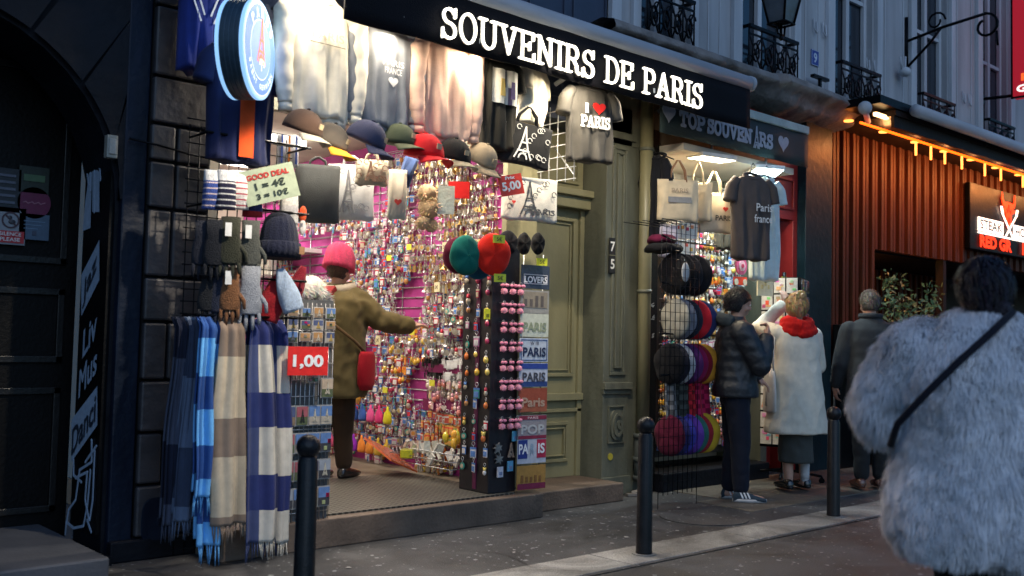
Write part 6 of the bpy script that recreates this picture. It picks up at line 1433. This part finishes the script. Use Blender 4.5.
def hairdo(t,Hm,s,col,bun=None,n=700,length=.05,cover=.35,puff=1.0,name='hair',long=None):
    b=MB(); rnd=random.Random(3)
    def jit(): return tuple(c*rnd.uniform(.6,1.5) for c in col)
    cap_=[]; K=14; n2=32; rs=[]
    for i in range(K+1):
        a=-.95+(PI/2+.95)*i/K
        ring=[]
        for j in range(n2):
            p=2*PI*j/n2; fwd=math.sin(p); lo=-.95 if fwd<.2 else .28
            aa=max(a,lo+.0) ; k=math.cos(aa); nz=1+.05*noise.noise(Vector((math.cos(p)*3,math.sin(p)*3,aa*4)))
            ring.append(Hm@Vector((.088*puff*k*math.cos(p)*nz,-.012+.108*puff*k*math.sin(p)*nz,.018+.108*puff*math.sin(aa)*nz)))
        rs.append(ring)
    b.rings(rs,True,True,col)
    for k in range(n):
        p=rnd.random()*2*PI; a=rnd.uniform(-.8,1.5); 
        if math.sin(p)>.25 and a<.35: continue
        d=Vector((math.cos(a)*math.cos(p),math.cos(a)*math.sin(p),math.sin(a))); q=Vector((.088*puff*d.x,-.012+.108*puff*d.y,.018+.108*puff*d.z))
        dn=(Vector((d.x*.5,-.5-.2*abs(d.y),-.75))); dn=(dn-d*dn.dot(d)*.9).normalized(); sd=d.cross(dn).normalized()*.0035; l=length*rnd.uniform(.5,1.2)
        P=[q+d*.001,q+dn*l*.5+d*.009,q+dn*l+d*.004]
        b.add([Hm@(P[0]+sd),Hm@(P[0]-sd),Hm@(P[1]+sd*.8),Hm@(P[1]-sd*.8),Hm@P[2]],[(0,1,3,2),(2,3,4)],jit(),True)
    if bun:
        c,r=bun
        for k in range(170):
            th=rnd.random()*2*PI; ph=rnd.random()*2*PI; rr=r*.55; pts=[]
            for m_ in range(6):
                u=th+m_*.35; v_=ph+m_*.25; pts.append(Hm@(Vector(c)+Vector(((rr+rr*.7*math.cos(v_))*math.cos(u),rr*.8*math.sin(v_),(rr+rr*.7*math.cos(v_))*math.sin(u)))))
            b.tube(pts,[.004]*5+[.001],4,jit())
        b.ell(Hm@Vector(c),(r*.8,)*3,12,8,col)
    return b.build(name,M['hair'],t)
DN=(0,0,-1)
# --- shopper in the shop: pink beanie, khaki coat, reaching to the pink wall
pb=atz(343,474,IZ)
t,T,Hm,ct,_=person('person in a pink beanie and khaki coat reaching to the pink trinket wall',4.24,6.80,IZ+.012,24,1.74,
 [dict(p=((-.19,.02,1.40),(-.25,.02,1.12),(-.22,.14,.92))), dict(p=((.18,.03,1.40),(.34,.15,1.24),(.50,.36,1.21)),hand=((.5,.6,.1),(0,0,1),.5),side=-1,r=(.085,.072,.056))],
 dict(n='coat',c=(.105,.078,.03),wr=(.020,8)),coat_m='cloth',legc=(.035,.020,.011),hem=.64,cw=1.4,shoec=(.012,.011,.012),legs=((-.08,-.04),(.09,.06)),headtilt=-.25,lean=.03,legw=1.02)
hairdo(t,Hm,1,(.05,.03,.02),n=200)
b=MB(); rs=[]
for i in range(13):
    v=i/12; a=v*PI/2-.1; k=max(.03,math.cos(a)**.7)*1.12; rs.append([Hm@Vector((.112*k*(1+.06*math.sin(p*9+v*5))*math.cos(p),-.015+.120*k*(1+.06*math.sin(p*9+v*5))*math.sin(p)-.03*v,.03+.195*math.sin(a))) for p in [2*PI*j/60 for j in range(60)]])
b.rings(rs,True,True,(.72,.07,.16)); b.build('beanie',M['knit'],t)
b=MB(); b.tube([T@Vector((.10*math.cos(a)*1.15,.03+.09*math.sin(a),1.49+.02*math.sin(a))) for a in [2*PI*k/20 for k in range(21)]],.045,10,(.42,.36,.26)); blob(b,'hood_lining',M['felt'],t,.012,2,(.012,30),(.45,.38,.28))
b=MB(); b.box(T@Vector((-.02,-.15,1.45)),(.19,.05,.14),0,(.30,.03,.03),M=T.to_3x3().normalized().to_4x4()@Matrix.Rotation(-.9,4,'X')); b.build('hood_patch',M['cloth'],t,bev=.01)
bagp=T@Vector((.20,-.20,.80)); sb=thing('shoulder_bag','crimson shoulder bag hanging at the side of the shopper in the pink beanie','bag',bagp)
b=MB(); b.rings([[T@Vector((.31+.05*k*math.cos(p),.0+.10*k*math.sin(p),z+.12)) for p in [2*PI*j/24 for j in range(24)]] for z,k in ((.88,.75),(.85,.95),(.74,1.05),(.63,1.0),(.58,.7),(.575,.4))],True,True,(.30,.008,.016)); b.build('bag_body',M['felt'],sb)
b=MB(); b.tube([T@Vector(p) for p in ((.31,.0,.98),(.27,-.12,1.08),(.12,-.225,1.22),(-.05,-.215,1.38),(-.10,-.06,1.50))],.012,6,(.09,.05,.02)); b.build('strap',M['cloth'],sb)
# --- man in black puffer jacket
t,T,Hm,ct,_=person('person in black puffer jacket and dark jeans, hand at the chin',7.04,4.98,.006,-46,1.76,
 [dict(p=((-.20,.0,1.40),(-.255,.03,1.12),(-.20,.22,1.00)),r=(.095,.085,.065)), dict(p=((.19,.02,1.40),(.20,.17,1.12),(.10,.24,1.37)),hand=((-.25,.1,1),(0,1,.1),1.3),side=1,r=(.095,.082,.062))],
 dict(n='puffer_jacket',c=(.010,.014,.020),wr=(.010,9),fine=.22),coat_m='plastic_jacket' if 'plastic_jacket' in M else 'cloth',legc=(.010,.013,.024),hem=.86,cw=1.14,shoec=(.035,.055,.075),legs=((-.07,-.02),(.08,.05)),stripes=True,headtilt=-.22,headturn=8)
hairdo(t,Hm,1,(.012,.010,.010),n=900,length=.055,puff=1.06)
b=MB(); b.tube([T@Vector((.115*math.cos(a),-.045+.10*math.sin(a),1.475-.03*math.sin(a))) for a in [PI+PI*k/12*1.0 for k in range(13)]],.055,10); blob(b,'hood',M['cloth'],t,.012,3,(.01,12),(.035,.045,.050))
# --- woman in a cream coat with red scarf
t,T,Hm,ct,_=person('person in a long cream coat and red scarf reaching up to the postcard rack',7.97,4.98,.03,62,1.74,
 [dict(p=((-.18,.02,1.39),(-.25,.24,1.45),(.02,.24,1.69)),hand=((.0,.3,.9),(0,-1,.3),.7),side=1,r=(.080,.066,.052)), dict(p=((.18,.02,1.38),(.255,.05,1.10),(.20,.24,1.02)))],
 dict(n='coat',c=(.68,.63,.52),wr=(.016,5)),coatw=[(0,0,.50,.29,.22),(0,0,.54,.29,.22),(0,-.01,.78,.25,.20),(0,0,1.0,.23,.18),(0,0,1.15,.215,.16),(0,0,1.3,.225,.155),(0,0,1.395,.215,.13),(0,0,1.45,.15,.10),(0,0,1.49,.08,.075)],
 skirt=((.055,.06,.055),.24),hem=.5,shoec=(.012,.012,.012),legs=((-.085,-.02),(.09,.02)))
hairdo(t,Hm,1,(.42,.27,.12),bun=((0.0,-.09,.10),.055),n=1000,length=.05,puff=1.08)
b=MB()
for k,(z,r,w) in enumerate(((1.445,.11,.045),(1.49,.095,.045),(1.41,.13,.038))): b.tube([T@Vector((r*1.15*math.cos(a),-.005+r*math.sin(a),z+.02*math.sin(a*2+k))) for a in [2*PI*j/24 for j in range(25)]],w,10)
blob(b,'scarf',M['felt'],t,.012,2,(.014,16),(.50,.012,.010))
for fx in(-.085,.09): b=MB(); limb(b,T,[(fx,0,.30),(fx,-.01,.08)],[.047,.038]); b.build('sock',M['cloth'],t)
wb=thing('shoulder_bag','slim white tote bag on the left side of the cream coated person','bag',T@Vector((-.28,.0,.85)))
b=MB(); b.rings([[T@Vector((-.265+.03*math.cos(p),.0+.11*k*math.sin(p),z)) for p in [2*PI*j/20 for j in range(20)]] for z,k in ((1.08,.55),(1.0,.8),(.85,1),(.70,1.0),(.68,.8))],True,True,(.60,.57,.52)); b.build('bag_body',M['cloth'],wb)
b=MB(); b.tube([T@Vector(p) for p in ((-.265,-.06,1.05),(-.26,-.05,1.25),(-.21,-.0,1.47),(-.25,.07,1.25),(-.265,.06,1.05))],.010,6,(.5,.47,.42)); b.build('strap',M['cloth'],wb)
b=MB(); strokes(b,[[(p[0]*.08,p[1]*.12) for p in q_] for q_ in tower_strokes()],.006,T@TR((-.30,.0,.74),-PI/2),(.2,.2,.2),.002,.0); b.build('print',M['paint'],wb)
# --- man in a grey coat
t,T,Hm,ct,_=person('person in a dark grey overcoat with a walking stick facing the slatted wall',8.62,4.60,.03,48,1.80,
 [dict(p=((-.20,.02,1.40),(-.27,.04,1.10),(-.27,.16,.88)),hand=(DN,(-1,0,0),.7),side=-1), dict(p=((.20,.02,1.40),(.26,.05,1.10),(.20,.22,.95)))],
 dict(n='overcoat',c=(.032,.036,.040),wr=(.009,7)),hem=.62,cw=1.12,legc=(.016,.018,.020),shoec=(.12,.045,.025),legs=((-.09,-.0),(.09,.04)),lean=.05,headtilt=-.18)
hairdo(t,Hm,1,(.14,.11,.085),n=800,length=.03,puff=.98)
b=MB(); b.tube([T@Vector((.085*math.cos(a),.06+.085*math.sin(a)-.03,1.525)) for a in [2*PI*k/20 for k in range(21)]],.026,8); blob(b,'collar',M['cloth'],t,.011,2,(.004,14),(.03,.034,.038))
sp=T@Vector((-.27,.20,0)); ws=MB(); g_=T@Vector((-.27,.19,.86)); ws.tube([Vector((sp.x,sp.y,.03)),g_],.011,8,(.02,.015,.012)); ws.tube([g_,g_+Vector((0,0,.03)),g_+Vector((.04,.03,.045)),g_+Vector((.08,.05,.02))],.011,8,(.02,.015,.012)); o=ws.build('walking_stick',M['paint'],base=sp); tag(o,'thin dark walking stick held by the person in the grey overcoat','walking stick')
# --- woman in a pale fur coat, nearest the camera
hd=24; fx_=atz(985,576,0); dirv=ray(983,300); k=3.62/dirv.dot(CF); bx,by=(CAMP+dirv*k).x,(CAMP+dirv*k).y
t,T,Hm,ct,cb=person('person in a pale grey fur coat seen from behind with a thin dark strap',bx,by,0,hd,1.62,
 [dict(p=((-.23,.02,1.38),(-.345,.06,1.18),(-.22,.26,1.12)),r=(.13,.14,.10)), dict(p=((.23,.02,1.38),(.38,.06,1.12),(.24,.26,1.05)),r=(.135,.15,.10))],
 dict(n='fur_coat',c=(.68,.67,.74),wr=(.016,5)),coat_m='felt',coatw=[(0,0,.64,.31,.24),(0,0,.70,.345,.26),(0,0,.85,.335,.25),(0,0,1.1,.28,.22),(0,0,1.3,.29,.21),(0,0,1.40,.26,.18),(0,0,1.47,.20,.15),(0,.01,1.53,.13,.12),(0,.01,1.555,.10,.09)],
 legc=(.008,.008,.010),hem=.55,headtilt=-.1,headturn=18,vox=.02)
hairdo(t,Hm,1,(.022,.014,.020),bun=((.03,-.115,-.085),.036),n=1600,length=.07,puff=1.10)
# fur strands growing from the coat surface
me=ct.data; rnd=random.Random(5); polys=[p for p in me.polygons]; areas=[p.area for p in polys]; tot=sum(areas); NS=150000; fur=MB(); cum=0
off=Vector(ct.location)+Vector(world_loc(t))
vv=me.vertices; idx=random.Random(2).choices(range(len(polys)),weights=areas,k=NS)
fv=[];ff=[];fc=[]
rl=rnd.random
for i in idx:
    p=polys[i]; vs=[vv[j].co for j in p.vertices]; a_,b_=rl(),rl()
    q=(vs[0]*(1-a_)+vs[1]*a_)*(1-b_)+(vs[-1]*(1-a_)+vs[2]*a_)*b_ if len(vs)==4 else p.center.copy()
    n_=p.normal; cl=noise.noise_vector(q*22)*.35+noise.noise_vector(q*7)*.35
    d=n_*.62+Vector((0,0,-.62))+cl*.75+Vector((rl()-.5,rl()-.5,rl()-.5))*.25; d.normalize()
    l=(.028+.022*rl())*(1+.4*noise.noise(q*9)+.4*noise.noise(q*25)); sd=d.cross(n_); 
    if sd.length<1e-4: continue
    sd=sd.normalized()*.0013; m_=q+d*l*.55+n_*.006; e=q+d*l+Vector((0,0,-l*.22))
    bi=len(fv); fv+= [q+sd,q-sd,m_+sd*.8,m_-sd*.8,e]; ff+=[(bi,bi+1,bi+3,bi+2),(bi+2,bi+3,bi+4)]
    g=.80+.35*rl(); g*=1+.22*noise.noise(q*5)+.15*noise.noise(q*14); c=(.92*g,.90*g,.92*g); fc+=[c,c]
fur.add(fv,ff,fc,True)
fm=fur.mesh('fur',M['felt']); fo=bpy.data.objects.new('fur',fm); COL.objects.link(fo); fo.parent=ct
b=MB(); b.tube([T@Vector(p) for p in ((.10,-.115,1.555),(.02,-.215,1.47),(-.09,-.262,1.36),(-.20,-.285,1.24),(-.30,-.25,1.12),(-.33,-.15,1.03))],.013,8,(.012,.012,.02)); b.build('bag_strap',M['cloth'],t)
# ================================================================== light
W=bpy.data.worlds.new('World'); SC.world=W; W.use_nodes=True; nt=W.node_tree; bg=nt.nodes['Background']
sky=nt.nodes.new('ShaderNodeTexSky'); sky.sky_type='NISHITA'; sky.sun_disc=False; sky.sun_elevation=R(4.0); sky.sun_rotation=R(0); sky.ozone_density=4; sky.air_density=1.2
hs=nt.nodes.new('ShaderNodeMixRGB'); hs.blend_type='MULTIPLY'; hs.inputs[0].default_value=1; hs.inputs[2].default_value=(.80,.90,1.08,1)
nt.links.new(sky.outputs[0],hs.inputs[1]); nt.links.new(hs.outputs[0],bg.inputs['Color']); bg.inputs['Strength'].default_value=.105
sd=bpy.data.lights.new('sun','SUN'); sd.energy=.22; sd.angle=R(60); sd.color=(.72,.83,1); so=bpy.data.objects.new('sun',sd); COL.objects.link(so); so.rotation_euler=(R(58),0,R(-25))
def aim(o,tgt): o.rotation_euler=(Vector(tgt)-Vector(o.location)).to_track_quat('-Z','Y').to_euler()
def lamp(name,kind,loc,pw,col,tgt=None,size=.1,sy=None,spot=None,blend=.3):
    d=bpy.data.lights.new(name,kind); d.energy=pw; d.color=col
    if kind=='AREA': d.size=size; d.shape='RECTANGLE'; d.size_y=sy or size
    else: d.shadow_soft_size=size
    if kind=='SPOT': d.spot_size=R(spot); d.spot_blend=blend
    o=bpy.data.objects.new(name,d); COL.objects.link(o); o.location=loc
    if tgt is not None: aim(o,tgt)
    return o
WARM=(1,.86,.66); COOL=(.75,.95,1)
# floodlights fixed on the inside of the black awning, shining back on the goods
def flood(x,y,z,tgt,pw,col,label,size=(.22,.06),name='flood_lamp'):
    t=thing(name,label,'flood lamp',(x,y,z)); d=(Vector(tgt)-Vector((x,y,z))).normalized(); q=d.to_track_quat('-Z','Y').to_matrix().to_4x4(); T=Matrix.Translation((x,y,z))@q
    b=MB(); b.box((x,y,z),(size[0]+.03,size[1]+.09,.04),M=q); b.build('housing',M['whitewire'],t,bev=.006)
    f=MB(); f.box(T@Vector((0,0,-.022)),(size[0],size[1]+.06,.006),M=q); f.build('lens',emit('lamp_lens_'+str(round(x,1)),col,min(12,pw*.5)),t)
    b=MB(); b.tube([T@Vector((0,0,.02)),T@Vector((0,0,.02))+Vector((0,0,.12))],.012,8); b.build('bracket',M['whitewire'],t)
    l=lamp('lamp_light','AREA',T@Vector((0,0,-.04)),pw,col,tgt,size[0],size[1]+.04)
for i,(x,tx) in enumerate(((3.5,3.4),(4.15,4.1),(5.10,5.1),(5.85,5.95))):
    flood(x,5.03,3.25,(tx,5.12,1.6),(2.0,2.6,3.0,6)[i],WARM,['warm floodlight at the awning edge by the cream sweatshirt','warm floodlight at the middle of the black awning edge','warm floodlight at the awning edge by the grey tee shirt','warm floodlight at the awning edge before the pilaster'][i],(.16,.05))
def added_spot(x,y,z,tgt,pw,ang,label):  # spot and arm added out of view to warm the left rack and door
    t=thing('spot_lamp',label,'spot lamp',(x,y,z)); d=(Vector(tgt)-Vector((x,y,z))).normalized(); q=d.to_track_quat('-Z','Y').to_matrix().to_4x4()
    b=MB(); b.rings([[Vector((x,y,z))-d*k+q.to_3x3()@Vector((r*math.cos(a),r*math.sin(a),0)) for a in [2*PI*j/20 for j in range(20)]] for k,r in ((0,.06),(.05,.058),(.12,.04),(.15,.015))]); b.build('housing',M['black_metal'],t)
    b=MB(); b.disc(Vector((x,y,z))+d*.004,d,.05,.006,20,(1,1,1)); b.build('lens',emit('spot_lens_%d'%int(x*10),WARM,4),t)
    b=MB(); b.tube([Vector((x,y,z))-d*.12,(x,y+.1,z+.14),(x,FY,z+.25)],.014,8); b.build('arm',M['black_metal'],t)
    lamp('spot_light','SPOT',Vector((x,y,z))+d*.03,pw,WARM,tgt,.035,spot=ang,blend=.35)
added_spot(3.05,3.85,3.15,(2.75,5.4,1.25),95,52,'warm spot lamp on a bracket arm above the left end of the awning')
added_spot(4.60,4.15,3.75,(5.5,5.9,1.6),75,46,'warm spot lamp on a bracket arm above the middle of the awning')
for i,(x,y) in enumerate(((4.0,6.6),(4.0,8.0),(4.2,9.4))):
    b=MB(); b.span((x-.6,y-.05,3.02),(x+.6,y+.05,3.075)); o=b.build('ceiling_tube_lamp',emit('ceiling_tube_%d'%i,(1,.92,.82),4),base=(x,y,3.05)); tag(o,['ceiling tube lamp just inside the souvenir shop','ceiling tube lamp in the middle of the shop','ceiling tube lamp at the back of the shop'][i],'ceiling lamp')
    lamp('ceiling_light','AREA',(x,y,3.0),11,(1,.9,.8),(x,y,0),1.2,.1)
for i,x in enumerate((3.3,4.0,4.7)):  # tube row added to brighten the caps and bags behind the clothes
    o=MB().span((x-.25,5.50,3.04),(x+.25,5.55,3.075)).build('entrance_tube_lamp',emit('entrance_tube_%d'%i,(1,.9,.75),3),base=(x,5.52,3.05)); tag(o,['tube lamp over the left of the shop entrance behind the clothes','tube lamp over the middle of the shop entrance','tube lamp over the entrance by the olive door'][i],'ceiling lamp')
    lamp('entrance_light','AREA',(x,5.525,3.03),6,(1,.88,.72),(x,5.35,0),.5,.05)
flood(2.96,5.0,3.47,(3.02,5.18,1.6),5,WARM,'warm floodlight under the roller tube above the cream sweatshirt',(.16,.05))
q1=at(716,150,5.62); q2=at(766,163,5.5)
flood(7.32,5.46,3.0,(7.35,5.6,0.5),13,(1,.85,.6),'warm rectangular floodlight under the green awning',(.38,.14))
flood(8.12,5.42,2.98,(7.85,4.9,.6),11,COOL,'bright cool floodlight under the green awning at its right end',(.28,.10))
for k in range(9): lamp('canopy_light','POINT',(10.25+k*.75,5.3,3.62),1.8,(1,.42,.14),size=.03)
for k,x in enumerate((10.5,11.7,12.9,14.1)): lamp('strip_light','AREA',(x,5.16,3.58),4,(1,.28,.06),(x,5.5,3.0),1.2,.03)
lamp('terrace_light','POINT',(11.3,6.6,2.3),5,(1,.45,.08),size=.06)
lamp('awning_letter_light','AREA',(5,AY-.12,3.3),.8,(1,.93,.8),(5,4.0,2.8),3.0,.1)
# camera
cd=bpy.data.cameras.new('camera'); cam=bpy.data.objects.new('camera',cd); COL.objects.link(cam); SC.camera=cam
cd.sensor_width=36; cd.lens=36*F_PX/1024; cd.clip_start=.05; cd.clip_end=800
Mx=Matrix((CR,CU,-CF)).transposed().to_4x4(); Mx.translation=CAMP; cam.matrix_world=Mx
cd.dof.use_dof=True; cd.dof.focus_distance=7.8; cd.dof.aperture_fstop=2.0
SC.view_settings.view_transform='Standard'; SC.view_settings.look='None'; SC.view_settings.gamma=1; SC.view_settings.exposure=1.5
SC.cycles.max_bounces=6; SC.cycles.diffuse_bounces=3; SC.cycles.glossy_bounces=3
SC.cycles.use_denoising=True; SC.cycles.sample_clamp_indirect=4
